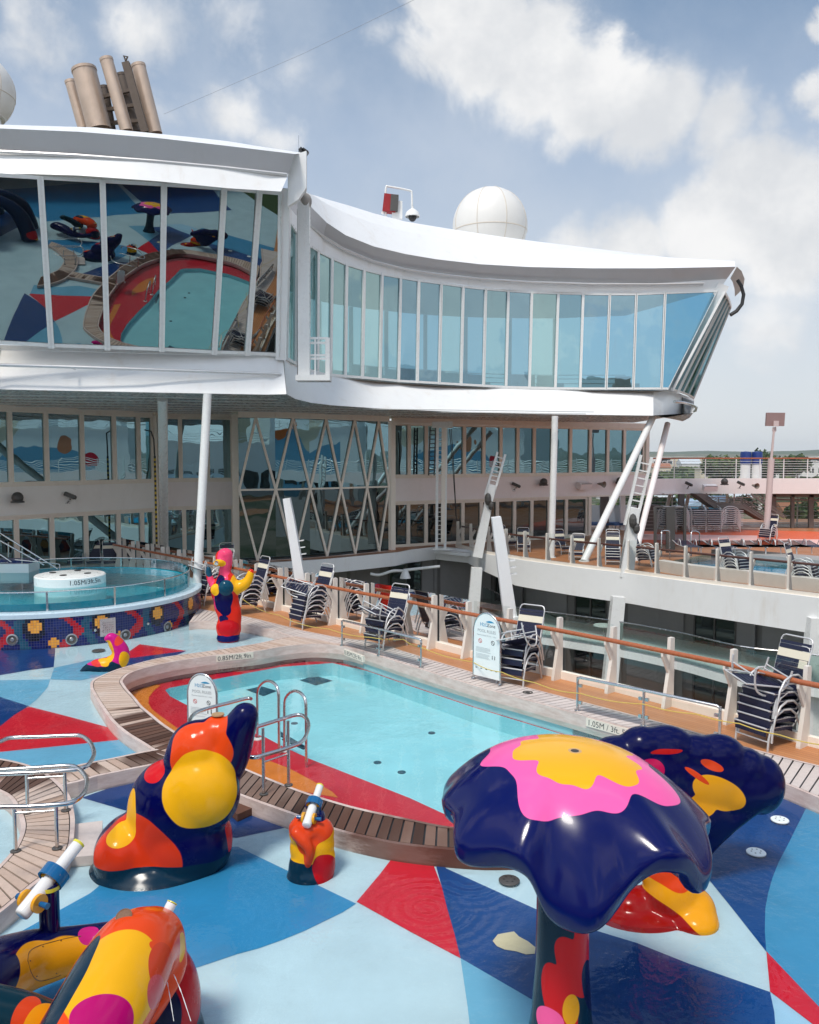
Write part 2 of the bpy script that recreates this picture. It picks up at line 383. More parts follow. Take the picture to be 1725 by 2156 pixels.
def hit(tree, u, v):
    d = ray(u, v).normalized(); r = tree.ray_cast(EYE, d)
    if r[0] is not None: return r[0]
    best = None                                   # a near miss takes the skin point closest to the sight line
    for i in range(60):
        q = EYE+d*(3.5+i*.4); r = tree.find_nearest(q)
        if best is None or r[3] < best[0]: best = (r[3], r[0])
    return best[1]
def pxm(p): return p.y/F                          # metres per picture unit at this distance
def patchmat(name, base, patches, rough=.12, warp=.06, wscale=2.2, extra=None):
    """glossy gel coat: coloured patches are ellipsoids in space, their borders bent by noise.  patch = (centre, (rx, ry, rz), colour[, turn])"""
    m, t, out = newmat(name); P = t.pos()
    nz = t.noise(P, wscale, 1.5, .5, 0, 'Color'); W = t.vec('ADD', P, t.vec('SCALE', t.vec('SUBTRACT', nz, (.5, .5, .5)), scale=warp*2))
    c = t.mix(0., base, base)
    acc = None
    for i_, p in enumerate(patches):
        cc, rr, col = p[:3]; d = t.vec('SUBTRACT', W, tuple(cc))
        if len(p) > 3 and p[3]:
            r = t.node('ShaderNodeVectorRotate', rotation_type='Y_AXIS'); t.l.new(d, r.inputs['Vector']); r.inputs['Angle'].default_value = p[3]; d = r.outputs[0]
        L = t.vec('LENGTH', t.vec('DIVIDE', d, tuple(rr)))
        if acc is not None: L = t.math('SMOOTH_MIN', acc, L, .30)
        if i_+1 < len(patches) and tuple(patches[i_+1][2]) == tuple(col): acc = L; continue     # neighbours of one colour flow together
        acc = None; c = t.mix(t.rng(L, .985, 1.015, 1, 0), c, col)
    if extra: c = extra(t, W, c)
    n = t.noise(P, 6, 5, .6); c = t.mix(t.math('MULTIPLY', n, .12), c, t.mix(.5, c, (.006, .006, .008)))
    sc = t.rng(t.noise(t.vec('MULTIPLY', P, (1, 1, .35)), 2.2, 8, .72), .56, .80); c = t.mix(t.math('MULTIPLY', sc, .10), c, (.45, .42, .38))
    r = t.rng(t.noise(P, 3, 6, .65), .3, .75, rough*.8, rough*2.6)
    principled(t, out, c, r, 0, .16, .05, t.bump(t.noise(P, 5, 2), .05, .02)); return m
def P_(tree, u, v, ru, rv, col, turn=0., rd=None):
    p = hit(tree, u, v); k = pxm(p); return (p, (ru*k, (rd if rd else 1.0*max(ru, rv))*k, rv*k), col, turn)
# ---------------------------------------------------------------- coping loops, floors, pools
def G(p, z=0.): return gz(p[0], p[1], z)
FARSTRIP = [((1900, 1750), (1960, 1680)), ((1725, 1680), (1765, 1622)), ((1657, 1652), (1690, 1603)), ((1600, 1632), (1630, 1588)), ((1500, 1600), (1560, 1569)), ((1345, 1540), (1440, 1534)), ((1300, 1527), (1378, 1517)), ((1200, 1499), (1268, 1488)), ((1100, 1471.5), (1160, 1460)),
            ((1000, 1444), (1050, 1431)), ((870, 1404), (915, 1391)), ((745, 1364), (788, 1352)), ((716, 1357), (745, 1346)), ((660, 1346), (700, 1339.5)), ((618, 1340), (656, 1331)), ((597, 1335), (632, 1326)), ((579, 1328.7), (609, 1320)), ((545, 1321), (577, 1312)), ((509, 1315), (541, 1303)), ((460, 1310.5), (492, 1293)), ((421, 1308), (450, 1287)), ((398, 1310), (418, 1281))]
RING = [((765, 1371), (735, 1356)), ((735, 1363), (700, 1345)), ((705, 1358.5), (650, 1338)), ((660, 1356), (600, 1341.5)), ((600, 1361), (555, 1352)), ((543, 1370.5), (513, 1359.5)), ((455, 1380), (437, 1371)), ((371, 1392), (342, 1384)), ((307, 1406), (273, 1401)), ((273, 1418), (228, 1416)), ((259, 1432), (195, 1432)), ((261, 1440), (190, 1446)), ((270, 1453), (194, 1456)), ((284, 1468), (202, 1470)), ((300, 1487), (216, 1492)), ((318, 1502), (235, 1518)), ((345, 1524), (262, 1542)), ((376, 1544), (300, 1566)),
        ((420, 1570), (350, 1597)), ((470, 1597), (420, 1632)), ((510, 1615), (470, 1660)), ((565, 1638), (527, 1683)), ((635, 1665), (605, 1711)), ((725, 1693), (700, 1746)), ((800, 1711), (780, 1766)), ((862, 1724), (850, 1779)), ((945, 1740), (945, 1789)), ((1040, 1747), (1040, 1794)), ((1130, 1738), (1150, 1788)), ((1230, 1712), (1270, 1762)), ((1320, 1668), (1385, 1708)), ((1365, 1612), (1475, 1650)), ((1352, 1548), (1500, 1602))]
LRING = [((-90, 1640), (-90, 1590)), ((-40, 1652), (0, 1597)), ((0, 1667), (65, 1612)), ((20, 1680), (105, 1632)), ((33, 1702), (143, 1668)), ((42, 1727), (156, 1710)), ((44, 1745), (157, 1745)), ((40, 1764), (149, 1788)), ((28, 1788), (121, 1828)), ((0, 1820), (71, 1864)), ((-40, 1860), (0, 1922)), ((-90, 1900), (-60, 1960)), ((-170, 1950), (-150, 2010))]
WALK = [((92, 1627), (128, 1654)), ((130, 1618), (165, 1646)), ((171, 1608.5), (205, 1634)), ((235, 1596), (278, 1619)), ((297, 1583), (343, 1606)), ((330, 1577), (395, 1596))]
def strip(name, pairs, mat, step, zt, label=None, lip=True, faces='both', drop=.30, ends=(), smooth=True):
    A = [G(p[0], zt) for p in pairs]; B = [G(p[1], zt) for p in pairs]
    if smooth: A = smoothline(A, 8); B = smoothline(B, 8)
    M = [(a+b)/2 for a, b in zip(A, B)]; L = [0.]
    for i in range(1, len(M)): L.append(L[-1]+(M[i]-M[i-1]).length)
    def at(s):
        j = 0
        while j < len(L)-2 and L[j+1] < s: j += 1
        t = (s-L[j])/max(1e-9, L[j+1]-L[j]); return A[j].lerp(A[j+1], t), B[j].lerp(B[j+1], t)
    mb = MB(); n = max(1, int(L[-1]/step)); w = L[-1]/n; gap = .024/w; dz = V((0, 0, -.03))
    e = .07
    for i in range(n):
        a, b = at((i+gap/2)*w); c, d = at((i+1-gap/2)*w)
        ab = (b-a).normalized()*e; cd = (d-c).normalized()*e
        a, b, c, d = a+ab, b-ab, c+cd, d-cd
        zz = V((0, 0, random.uniform(-.002, .002)))
        vs = [a+zz, c+zz, d+zz, b+zz]
        mb.add(vs+[p+dz for p in vs], [(0, 1, 2, 3), (0, 4, 5, 1), (1, 5, 6, 2), (2, 6, 7, 3), (3, 7, 4, 0)])
    mb.k = 1                                           # edge boards and vertical sides
    def edge(P, Q):
        I = [p+(q-p).normalized()*(e-.012) for p, q in zip(P, Q)]
        mb.loft(P, I); mb.loft([p+V((0, 0, -drop)) for p in P], P)
    edge(A, B); edge(B, A)
    mb.k = 2
    mb.loft([p+V((0, 0, -.02)) for p in A], [p+V((0, 0, -.02)) for p in B])
    for k in ends:
        a, b = A[k], B[k]; mb.k = 1; mb.quad(a, b, b+V((0, 0, -drop)), a+V((0, 0, -drop)))
    mb.k = 1                                           # butt joints in the sides
    build(mb, name, [mat, CSIDE, BLACK], kind='structure')
    return A, B
fA, fB = strip('pool_coping', FARSTRIP, COPEL, .15, 0.)
rA, rB = strip('pool_coping', RING, COPE, .15, -.006, drop=.34)
lA, lB = strip('pool_coping', LRING, COPE, .14, -.002)
strip('walkway', WALK, COPE, .14, -.004, smooth=False)
# dark drainage joint of the coping side (seams)
sm = MB()
for p in [(371, 1392), (505, 1674), (634, 1721), (726, 1752)]: pass
# pool basin -----------------------------------------------------------------

pool_edge = [V((p.x, p.y, 0)) for p in rA[22:-1]]+[V((p.x, p.y, 0)) for p in [G((1300, 1527)), G((1200, 1499)), G((1100, 1471.5)), G((1000, 1444)), G((870, 1404)), G((745, 1364)), G((722, 1359))]]
def grow(poly, d):
    c = sum((V((p[0], p[1], 0)) for p in poly), V((0, 0, 0)))/len(poly)
    return [V((p[0], p[1], 0))+(V((p[0], p[1], 0))-c).normalized()*d for p in poly]
WZ = -.22
pool_out = grow(pool_edge, .06)
hole = grow(pool_edge, .25)
X0, X1, Y0, Y1 = -16, 16, -9, 27
dkl = [(p.x, p.y) for p in [(a+b)/2 for a, b in zip(fA, fB)]]
BASIN = [(X0, Y0), (dkl[0][0]+4, Y0), (dkl[0][0]+4, dkl[0][1]-3)]+dkl+[(-8.2, 26.5), (X0, 27)]
fl = MB(); fl.sheet(BASIN, -.228, [[(p.x, p.y) for p in hole]])
def region(pts, k, z):
    fl.k = k; fl.sheet([(q.x, q.y) for q in [gz(p[0], p[1], -.22) for p in pts]], z)
FLM = [FL_PALE, FL_SKY, FL_NAVY, FL_RED, FL_BLUE, FL_LBLUE, FL_MID, FL_ICE, FL_SAND, FL_BLUE]
region([(-220, 2010), (0, 1985), (190, 1880), (300, 1790), (500, 1782), (750, 1902), (722, 1920), (685, 1938), (640, 1960), (590, 1980), (545, 1996), (500, 2008), (420, 2035), (300, 2070), (150, 2105), (0, 2130), (-220, 2150)], 1, -.224)
region([(172, 1679), (270, 1645), (420, 1660), (520, 1690), (640, 1734), (497, 1764), (380, 1740), (265, 1706)], 2, -.224)
region([(751, 1898), (800, 1840), (842, 1785), (912, 1800), (912, 1818), (930, 1865), (942, 1913), (957, 1965), (970, 2017), (862, 1960)], 3, -.224)
region([(912, 1800), (940, 1828), (1132, 1915), (1240, 1954), (1342, 1985), (1450, 2028), (1622, 2088), (1631, 2130), (1640, 2250), (1660, 2420), (1300, 2420), (1290, 2200), (1122, 2105), (970, 2017), (957, 1965), (942, 1913), (930, 1865)], 4, -.224)
region([(1614, 2003), (1725, 2120), (1900, 2300), (1622, 2088)], 3, -.220)
region([(1622, 2088), (1800, 2150), (2000, 2300), (2000, 2500), (1680, 2500), (1640, 2250), (1631, 2130)], 7, -.224)
region([(970, 2017), (1122, 2105), (1290, 2200), (1290, 2500), (1000, 2500), (1000, 2250), (985, 2120)], 1+5, -.2235)
region([(1340, 1700), (1430, 1770), (1470, 1823), (1540, 1909), (1614, 2003), (1611, 1960), (1612, 1912), (1618, 1880), (1627, 1848), (1640, 1815), (1657, 1783), (1680, 1737), (1702, 1693), (1725, 1640), (1400, 1560)], 9, -.224)
region([(1614, 2003), (1611, 1960), (1612, 1912), (1618, 1880), (1627, 1848), (1640, 1815), (1657, 1783), (1680, 1737), (1702, 1693), (1760, 1640), (2100, 1800), (2100, 2300), (1800, 2195), (1725, 2120)], 5, -.224)
region([(-150, 1345), (0, 1352), (116, 1352), (116, 1372), (113, 1404), (60, 1411), (0, 1421), (-150, 1437)], 2, -.224)
region([(0, 1432), (106, 1430), (101, 1445), (92, 1457), (78, 1472), (60, 1486), (0, 1467), (-120, 1430)], 6, -.224)
region([(114, 1406), (190, 1389), (240, 1385), (225, 1420), (170, 1432), (106, 1430)], 6, -.2235)
region([(0, 1467), (60, 1486), (30, 1506), (0, 1531), (-150, 1600), (-150, 1420)], 2, -.2232)
region([(60, 1487), (150, 1510), (250, 1537), (275, 1555), (130, 1570), (0, 1583), (-120, 1596), (-120, 1590), (0, 1529), (30, 1505)], 3, -.223)
region([(-120, 1596), (0, 1583), (130, 1570), (275, 1555), (310, 1582), (170, 1616), (60, 1616), (-120, 1640)], 6, -.2225)
region([(294, 1356), (393, 1370), (330, 1378), (262, 1387), (268, 1374)], 3, -.224)
region([(393, 1370), (345, 1390), (262, 1405), (262, 1387), (330, 1378)], 2, -.2235)
sand = [Z6(x, y) for x, y in [(350, 1268), (372, 1240), (410, 1233), (440, 1228), (462, 1250), (500, 1270), (530, 1295), (528, 1322), (490, 1325), (450, 1312), (400, 1304), (368, 1290)]]
region(sand, 8, -.218)
for k_, P_l in [(4, [(-13, 1.5), (-5.2, .5), (-4.6, 4.2), (-8.6, 8.2), (-14, 6.5)]), (2, [(-15, 8), (-9, 9), (-10, 14), (-15, 14)]), (1, [(-4.4, -2), (3, -3), (2.4, 3), (-3.6, 4)]), (3, [(-9, -4), (-5.4, -3), (-5.4, .2), (-9, .8)]), (4, [(3.2, -3), (9, -3), (8, 3), (3, 3.4)]), (5, [(-15, -2), (-9.5, -3), (-9.5, .9), (-14, 1.2)])]:
    fl.k = k_; fl.sheet(P_l, -.2242)
build(fl, 'splash_floor', FLM, kind='structure')
# thin water over the splash floor
RIP = [(gz(*Z6(75, 1130), -.2), 1.1), (gz(*Z6(250, 1010), -.2), .9)]
WAT = water('splash_water', (.955, .985, .995), 3.4, .50, RIP, .015)
w = MB(); w.sheet(BASIN, -.2, [[(p.x, p.y) for p in hole]])
build(w, 'splash_water', WAT, kind='structure')
# swimming pool: painted bench, deep part, water
BZ, DZ = -.46, -.78
cyan = [Z7(*p) for p in [(1018, 1047), (1040, 1035), (1300, 985), (1725, 905)]]+[(700, 1396), (747, 1387)]+[Z8(900, 920), Z8(1179, 1040), Z8(1725, 1240)]+[(1290, 1600), (1235, 1660), (1100, 1715), (985, 1722), (940, 1716), (862, 1680), (760, 1640), (650, 1597), (600, 1574), (560, 1553), (470, 1518), (400, 1488), (358, 1466)]
# far edge hugs the deck side
_s = [pool_out[-2], pool_out[-3], pool_out[-4], pool_out[-5], pool_out[-6], pool_out[-7]]; _c = sum(pool_out, V((0, 0, 0)))/len(pool_out)
_s = [V((p.x, p.y, BZ))+(V((_c.x, _c.y, BZ))-V((p.x, p.y, BZ))).normalized()*.04 for p in _s]; _s[0] = _s[0].lerp(_s[1], .25)
cyanw = [gz(u, v, BZ) for u, v in cyan[:5]]+_s+[gz(u, v, BZ) for u, v in cyan[9:]]
bn = MB(); bn.sheet([(p.x, p.y) for p in pool_out], BZ, [[(p.x, p.y) for p in cyanw]])
def breg(pts, z, k=1): bn.k = k; bn.sheet([(q.x, q.y) for q in [gz(u, v, BZ) for u, v in pts]], z)
breg([Z7(*p) for p in [(760, 1000), (850, 985), (990, 1020), (950, 1050), (918, 1092), (915, 1130), (935, 1165), (985, 1205), (1130, 1310), (1180, 1350), (1060, 1350), (930, 1230), (800, 1110)]], BZ+.004)
breg([Z7(*p) for p in [(1050, 948), (1190, 966), (1340, 932), (1480, 908), (1760, 866), (1600, 842), (1340, 880)]], BZ+.004)
breg([Z5(*p) for p in [(960, 480), (1040, 500), (1130, 508), (1215, 540), (1310, 590), (1400, 640), (1425, 665), (1280, 640), (1130, 590), (1000, 530)]], BZ+.004)
bn.k = 2
bn.wall([cyanw[i] for i in list(range(len(cyanw)))+[0]], DZ, BZ); bn.sheet([(p.x, p.y) for p in cyanw], DZ)
po = [p for p in pool_out]+[pool_out[0]]; bn.k = 3; bn.wall(po[:-7]+[po[-7]], BZ, -.16); bn.wall(po[-2:], BZ, -.16); bn.k = 2; bn.wall(po[-8:-1], BZ, -.235); bn.k = 3; bn.wall(po[-8:-1], -.235, -.16)
bn.k = 4                                              # main drains, jets and floor fittings
def drain(c, w, z):
    P = [gz(u, v, z) for u, v in c]; bn.sheet([(p.x, p.y) for p in P], z+.004)
drain([Z5(1262, 170), Z5(1325, 150), Z5(1402, 172), Z5(1330, 192)], 0, DZ); drain([Z5(1035, 210), Z5(1100, 195), Z5(1168, 215), Z5(1110, 237)], 0, DZ)
for k in range(3): bn.beam(gz(*Z5(1176+k*8, 392+k*15), BZ)+V((0, 0, .02)), gz(*Z5(1282, 455+k*4), BZ)+V((0, 0, .02)), .05, .02)
for q in [Z5(1240, 352), Z5(1590, 517), Z5(1692, 558), Z8(1700, 1160), Z8(935, 1190)]: bn.lathe([(.07, 0), (.07, .012), (0, .012)], gz(q[0], q[1], DZ), 14)
bn.k = 5
for q in [(800, 1383, 0), (852, 1402, 0), (990, 1450, 0), (1190, 1528, 0)]: bn.lathe([(.12, 0), (.12, .02), (.07, .03), (0, .03)], gz(q[0]+4, q[1]+14, BZ-.1), 16)
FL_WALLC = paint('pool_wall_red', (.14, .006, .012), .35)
build(bn, 'pool_floor', [FL_RED, FL_ORG, FL_CYAN, FL_WALLC, DTG := paint('drain_grate', (.01, .06, .10), .5), paint('pool_light', (.12, .45, .50), .2)], kind='structure')
PW = water('pool_water', (.93, .985, .99), 2.2, .34, [], .01)
w = MB(); w.sheet([(p.x, p.y) for p in pool_out], WZ+.005); build(w, 'pool_water', PW, kind='structure')
# floor drains and lights of the splash floor: white perforated discs, grey caps
def disc(name, uv, r, mat, label):
    p = gz(uv[0], uv[1], -.2); mb = MB(); mb.lathe([(r, 0), (r, .012), (r*.92, .02), (0, .022)], (0, 0, 0), 24)
    mb.k = 1
    for k in range(6): mb.lathe([(r*.09, .0225), (0, .0225)], (r*.5*math.cos(k*1.047), r*.5*math.sin(k*1.047), .001), 8)
    o = build(mb, name, [mat, BLACK], smooth=40, label=label, cat='floor drain'); o.location = (p.x, p.y, -.205); return o
disc('floor_jet', Z6(1560, 758), .115, SIGNW, 'white perforated floor disc under the shell sculpture tip, farther of the two white discs')
disc('floor_jet', Z6(1460, 895), .115, SIGNW, 'white perforated floor disc nearer to the mushroom cap, nearer of the two white discs')
disc('floor_drain', Z6(420, 1013), .12, DGREY, 'grey round floor drain on the pale floor beside the mushroom stem')
disc('floor_drain', ZT(850, 953), .16, DGREY, 'grey round floor drain at the foot of the mosaic tub wall behind the curled seal')
# teak deck beyond the coping ------------------------------------------------
RAILF = [(1960, 1632), (1700, 1568), (1547, 1520), (1415, 1486), (1295, 1455), (1182, 1428), (1077, 1403), (991, 1383), (919, 1364), (848, 1346.5), (776, 1330), (710, 1314), (652, 1300), (595, 1285)]
rail_pts = [gz(u, v, -.02) for u, v in RAILF]
d0 = (rail_pts[-1]-rail_pts[-4]).normalized()
while rail_pts[-1].y < 33.5: rail_pts.append(rail_pts[-1]+d0*1.33)
rail_pts = [V((p.x, p.y, -.02)) for p in rail_pts]
dk = MB(); inside = [(p.x, p.y) for p in fA][:0]
dkl = [(p.x, p.y) for p in [(a+b)/2 for a, b in zip(fA, fB)]]
off = E2*.22
edge = [(p.x+off.x, p.y+off.y) for p in rail_pts]
poly = dkl+[(-7.5, 27), (-30, 27), (-30, 46), (-9, 46), (-9.6, 38)]+edge[::-1]+[(14, 8), (14, 4), (9.5, 6)]
dk.sheet(poly, -.02)
dk.k = 1; dk.wall([V((x, y, 0)) for x, y in edge], -1.0, -.02)
build(dk, 'pool_deck', [DECK, WHITE], kind='structure')
# step board beside the left ring
mb = MB(); pts = [gz(u, v, -.10) for u, v in [(157, 1735), (216, 1728), (212, 1800), (140, 1806)]]
mb.prism([(p.x, p.y) for p in pts], -.22, -.10); o = build(mb, 'wooden_step', COPEL, label='low pale wooden step beside the curved walkway and the orange and navy sculpture', cat='step')
mb = MB(); pts = [gz(u, v, -.12) for u, v in [(470, 1690), (535, 1672), (548, 1694), (500, 1715)]]
mb.prism([(p.x, p.y) for p in pts], -.22, -.12); build(mb, 'wooden_step', planks_mat('soaked_step', [(.12, .05, .03), (.16, .07, .04)]), label='dark soaked wooden step half hidden behind the orange and navy sculpture', cat='step')
# ---------------------------------------------------------------- deckhouse facade under the bridge
class Plane:                             # vertical wall plane through two plan points
    def __init__(s, a, b):
        s.a = V((a[0], a[1], 0)); s.b = V((b[0], b[1], 0)); s.d = (s.b-s.a).normalized(); s.n = V((s.d.y, -s.d.x, 0))
        if s.n.y > 0: s.n = -s.n         # faces the pool
    def t(s, u):                         # distance along the wall of picture column u
        r = ray(u, 1000.); o = V((0, 0, 0)); den = r.x*s.d.y-r.y*s.d.x
        k = (s.a.x*s.d.y-s.a.y*s.d.x)/den; p = V((r.x*k, r.y*k, 0)); return (p-s.a).dot(s.d)
    def p(s, t, z, out=0.): return s.a+s.d*t+s.n*out+V((0, 0, z))
def window(pl, t0, t1, z0, z1, parent, glass, fm, fw=.10, fd=.10, tw=None, skew=0.):
    """framed pane in a wall plane: the frame is the part, the pane its sub-part"""
    mb = MB(); x = pl.d
    for z in (z0+fw/2, z1-fw/2): mb.box(pl.p((t0+t1)/2, z, fd*.3), (t1-t0-.004, fd*.98, fw), x)
    for t in (t0+fw/2, t1-fw/2): mb.box(pl.p(t, (z0+z1)/2, fd*.3), (fw-.004, fd, z1-z0-2*fw), x)
    f = build(mb, 'window', fm, parent)
    g = MB(); a, b = pl.p(t0+fw*.8, z0+fw*.8, -.01), pl.p(t1-fw*.8, z1-fw*.8, -.01)
    g.quad(a, V((b.x, b.y, a.z)), b, V((a.x, a.y, b.z)))
    ti = random.uniform(-.004, .004)
    build(g, 'pane', glass, f); return f
def gp(u, Z): p = gy(u, 1000, Z); return (p.x, p.y)
ZT_, ZM1, ZM0 = 6.45, 3.55, 2.26
house = thing('deckhouse', 'two storey cream deckhouse facade of framed dark windows behind the round tub', 'deckhouse', (*gp(200, 35), 0))
def facade(A, B, ups, lows, root, glass, zt=ZT_, panel=IVORY, sill=.05, glass2=None):
    pl = Plane(A, B); t0, t1 = pl.t(ups[0]), pl.t(ups[-1])
    for row, z0, z1, g in ((ups, ZM1, zt, glass), (lows, sill, ZM0, glass2 or glass)):
        ts = [pl.t(u) for u in row]
        for a, b in zip(ts, ts[1:]): window(pl, a, b, z0, z1, root, g, BEIGE, .095)
    mb = MB(); mb.box(pl.p((t0+t1)/2, (ZM0+ZM1)/2, .0), (t1-t0, .16, ZM1-ZM0-.006), pl.d)
    mb.k = 1
    for z in (ZM1+.02, ZM0-.02): mb.box(pl.p((t0+t1)/2, z-.06 if z > 3 else z+.06, .10), (t1-t0+.01, .06, .09), pl.d)
    mb.box(pl.p((t0+t1)/2, zt+.14, .02), (t1-t0, .2, .27), pl.d)
    mb.box(pl.p((t0+t1)/2, 0, .05), (t1-t0, .2, .09), pl.d)
    build(mb, 'wall_panel', [panel, BEIGE], root); return pl
LA, LB = gp(0, 32), gp(295, 36.7)
plL = facade(LA, LB, [-190, -120, -55, 22.5, 98.5, 173.5, 241, 292, 322], [-190, -115, -45, 30, 105, 177, 246, 296, 322], house, FAC)
plR = facade(gp(332, 38.2), gp(490, 39.2), [330, 381, 438, 490], [330, 386, 438, 490], house, FAC, panel=PINKW)
# corner and pilaster
for u0, u1, Z in ((322, 333, 37.3), (490, 504, 37.0)):
    mb = MB(); a, b = gp(u0, Z), gp(u1, Z); mb.box(((a[0]+b[0])/2, a[1]+.15, 3.25), (b[0]-a[0], .5, 6.5), V((1, 0, 0))); build(mb, 'corner_post', BEIGE, house)
# diamond lattice window
lat = thing('lattice_window', 'tall two storey window with a white diamond lattice over reflecting glass', 'window', (*gp(650, 38), 0))
DC = [gp(503, 36.5), gp(580, 37.1), gp(652, 37.9), gp(717, 38.9), gp(772, 39.9), gp(818, 40.8)]
DU = [503, 580, 652, 717, 772, 818]; AP = [540, 617, 687, 746.5, 797]
zt, zm, zb = 6.35, 3.17, .02
g = MB()
for i in range(5):
    a, b = DC[i], DC[i+1]; pl = Plane(a, b); L = (pl.b-pl.a).length; m = pl.t(AP[i])
    g2 = MB(); g2.add([pl.p(0, zb), pl.p(L, zb), pl.p(L, zm-.03), pl.p(0, zm-.03)], [(0, 1, 2, 3)]); build(g2, 'pane', FACD, lat)
    g2 = MB(); g2.add([pl.p(0, zm+.03), pl.p(L, zm+.03), pl.p(L, zt), pl.p(0, zt)], [(0, 1, 2, 3)]); build(g2, 'pane', FAC, lat)
    o = pl.n*.022
    for z in (zt, zb):
        b1 = MB(); b1.beam(pl.p(0, zm)+o, pl.p(m, z)+o, .10, .10, pl.n); build(b1, 'lattice_bar', BEIGE, lat)
        b1 = MB(); b1.beam(pl.p(L, zm)+o*1.05, pl.p(m, z)+o*1.05, .10, .10, pl.n); build(b1, 'lattice_bar', BEIGE, lat)
    b1 = MB(); b1.beam(pl.p(0, zm)+o*.9, pl.p(L, zm)+o*.9, .08, .08); b1.beam(pl.p(0, zt+.12)+o, pl.p(L, zt+.12)+o, .16, .26); b1.beam(pl.p(0, zb-.1)+o, pl.p(L, zb-.1)+o, .3, .14); build(b1, 'lattice_rail', BEIGE, lat)
mb = MB(); a = gp(823, 41.2); mb.box((a[0]+.02, a[1]+.15, 3.2), (.24, .5, 6.4), V((1, .5, 0))); build(mb, 'corner_post', BEIGE, lat)
# right-hand facade
house2 = thing('deckhouse', 'long cream deckhouse with a row of teal windows above dark doors on the far deck', 'deckhouse', (*gp(1080, 46), 0))
WA, WB = gp(826, 42.4), gp(1352, 51)
plW = Plane(WA, WB)
ups = [826, 860.7, 897, 937, 976.7, 1017.7, 1053.5, 1088.9, 1123.6, 1162, 1199.9, 1241.3, 1278.3, 1313, 1354]; lows = [826, 859, 896.5, 935, 974, 1013, 1046.8, 1083.2, 1119.7, 1156, 1192.6, 1236]
for row, z0, z1, gl in ((ups, 3.62, 6.33, FAC), (lows, .03, 2.27, FACD)):
    ts = [plW.t(u) for u in row]
    for a, b in zip(ts, ts[1:]): window(plW, a, b, z0, z1, house2, gl, BEIGE, .10)
t0, t1 = 0., plW.t(1362)
mb = MB(); mb.box(plW.p((t0+t1)/2, 2.945, 0), (t1-t0, .2, 1.34), plW.d); mb.k = 1
for z in (3.58, 2.32): mb.box(plW.p((t0+t1)/2, z, .12), (t1-t0, .08, .09), plW.d)
mb.box(plW.p((t0+t1)/2, 6.5, .03), (t1-t0, .22, .32), plW.d); mb.box(plW.p(t1-.12, 5., .03), (.26, .3, 2.7), plW.d); mb.box(plW.p(plW.t(1240), 1.14, .03), (.2, .3, 2.26), plW.d); mb.box(plW.p(plW.t(1240)/2, -.01, .08), (plW.t(1240), .2, .07), plW.d)
build(mb, 'wall_panel', [PINKW, BEIGE], house2)
mb = MB(); e = plW.p(t1-.05, 0); f = e+V((.5, 12, 0)); mb.quad(e+UP*2.3, f+UP*2.3, f+UP*6.6, e+UP*6.6); e2 = plW.p(plW.t(1240), 0, -.1); f2 = e2+V((.4, 10, 0)); mb.quad(e2, f2, f2+UP*2.3, e2+UP*2.3); build(mb, 'side_wall', BEIGE, house2)
# walkway band that runs on to the right over the open deck
band = thing('upper_walkway', 'pinkish white walkway beam crossing above the open far deck', 'walkway', (*gp(1550, 53), 2.3))
p0 = plW.p(t1-.1, 0); BP = [V((p0.x, p0.y, 0)), V((gp(1420, 52.5)[0], 52.5, 0)), V((gp(1550, 53)[0], 53, 0)), V((gp(1900, 53.2)[0], 53.2, 0))]
mb = MB()
for a, b in zip(BP, BP[1:]): mb.beam(a+UP*2.78, b+UP*2.78, .3, .98); mb.beam(a+UP*2.34+V((0, 2.5, 0)), b+UP*2.34+V((0, 2.5, 0)), 5, .08)
build(mb, 'beam', PINKW, band)
mb = MB()
for a, b in zip(BP, BP[1:]):
    d = b-a; n = max(1, int(d.length/1.5))
    for i in range(n): q = a+d*(i/n); mb.beam(q+UP*3.25, q+UP*4.5, .05, .05)
    for k in range(7): mb.tube([a+UP*(3.42+k*.155), b+UP*(3.42+k*.155)], .014, 6)
build(mb, 'railing_bars', WHITE2, band)
mb = MB(); mb.tube([q+UP*4.54 for q in BP], .045, 8); build(mb, 'handrail', VARN, band)
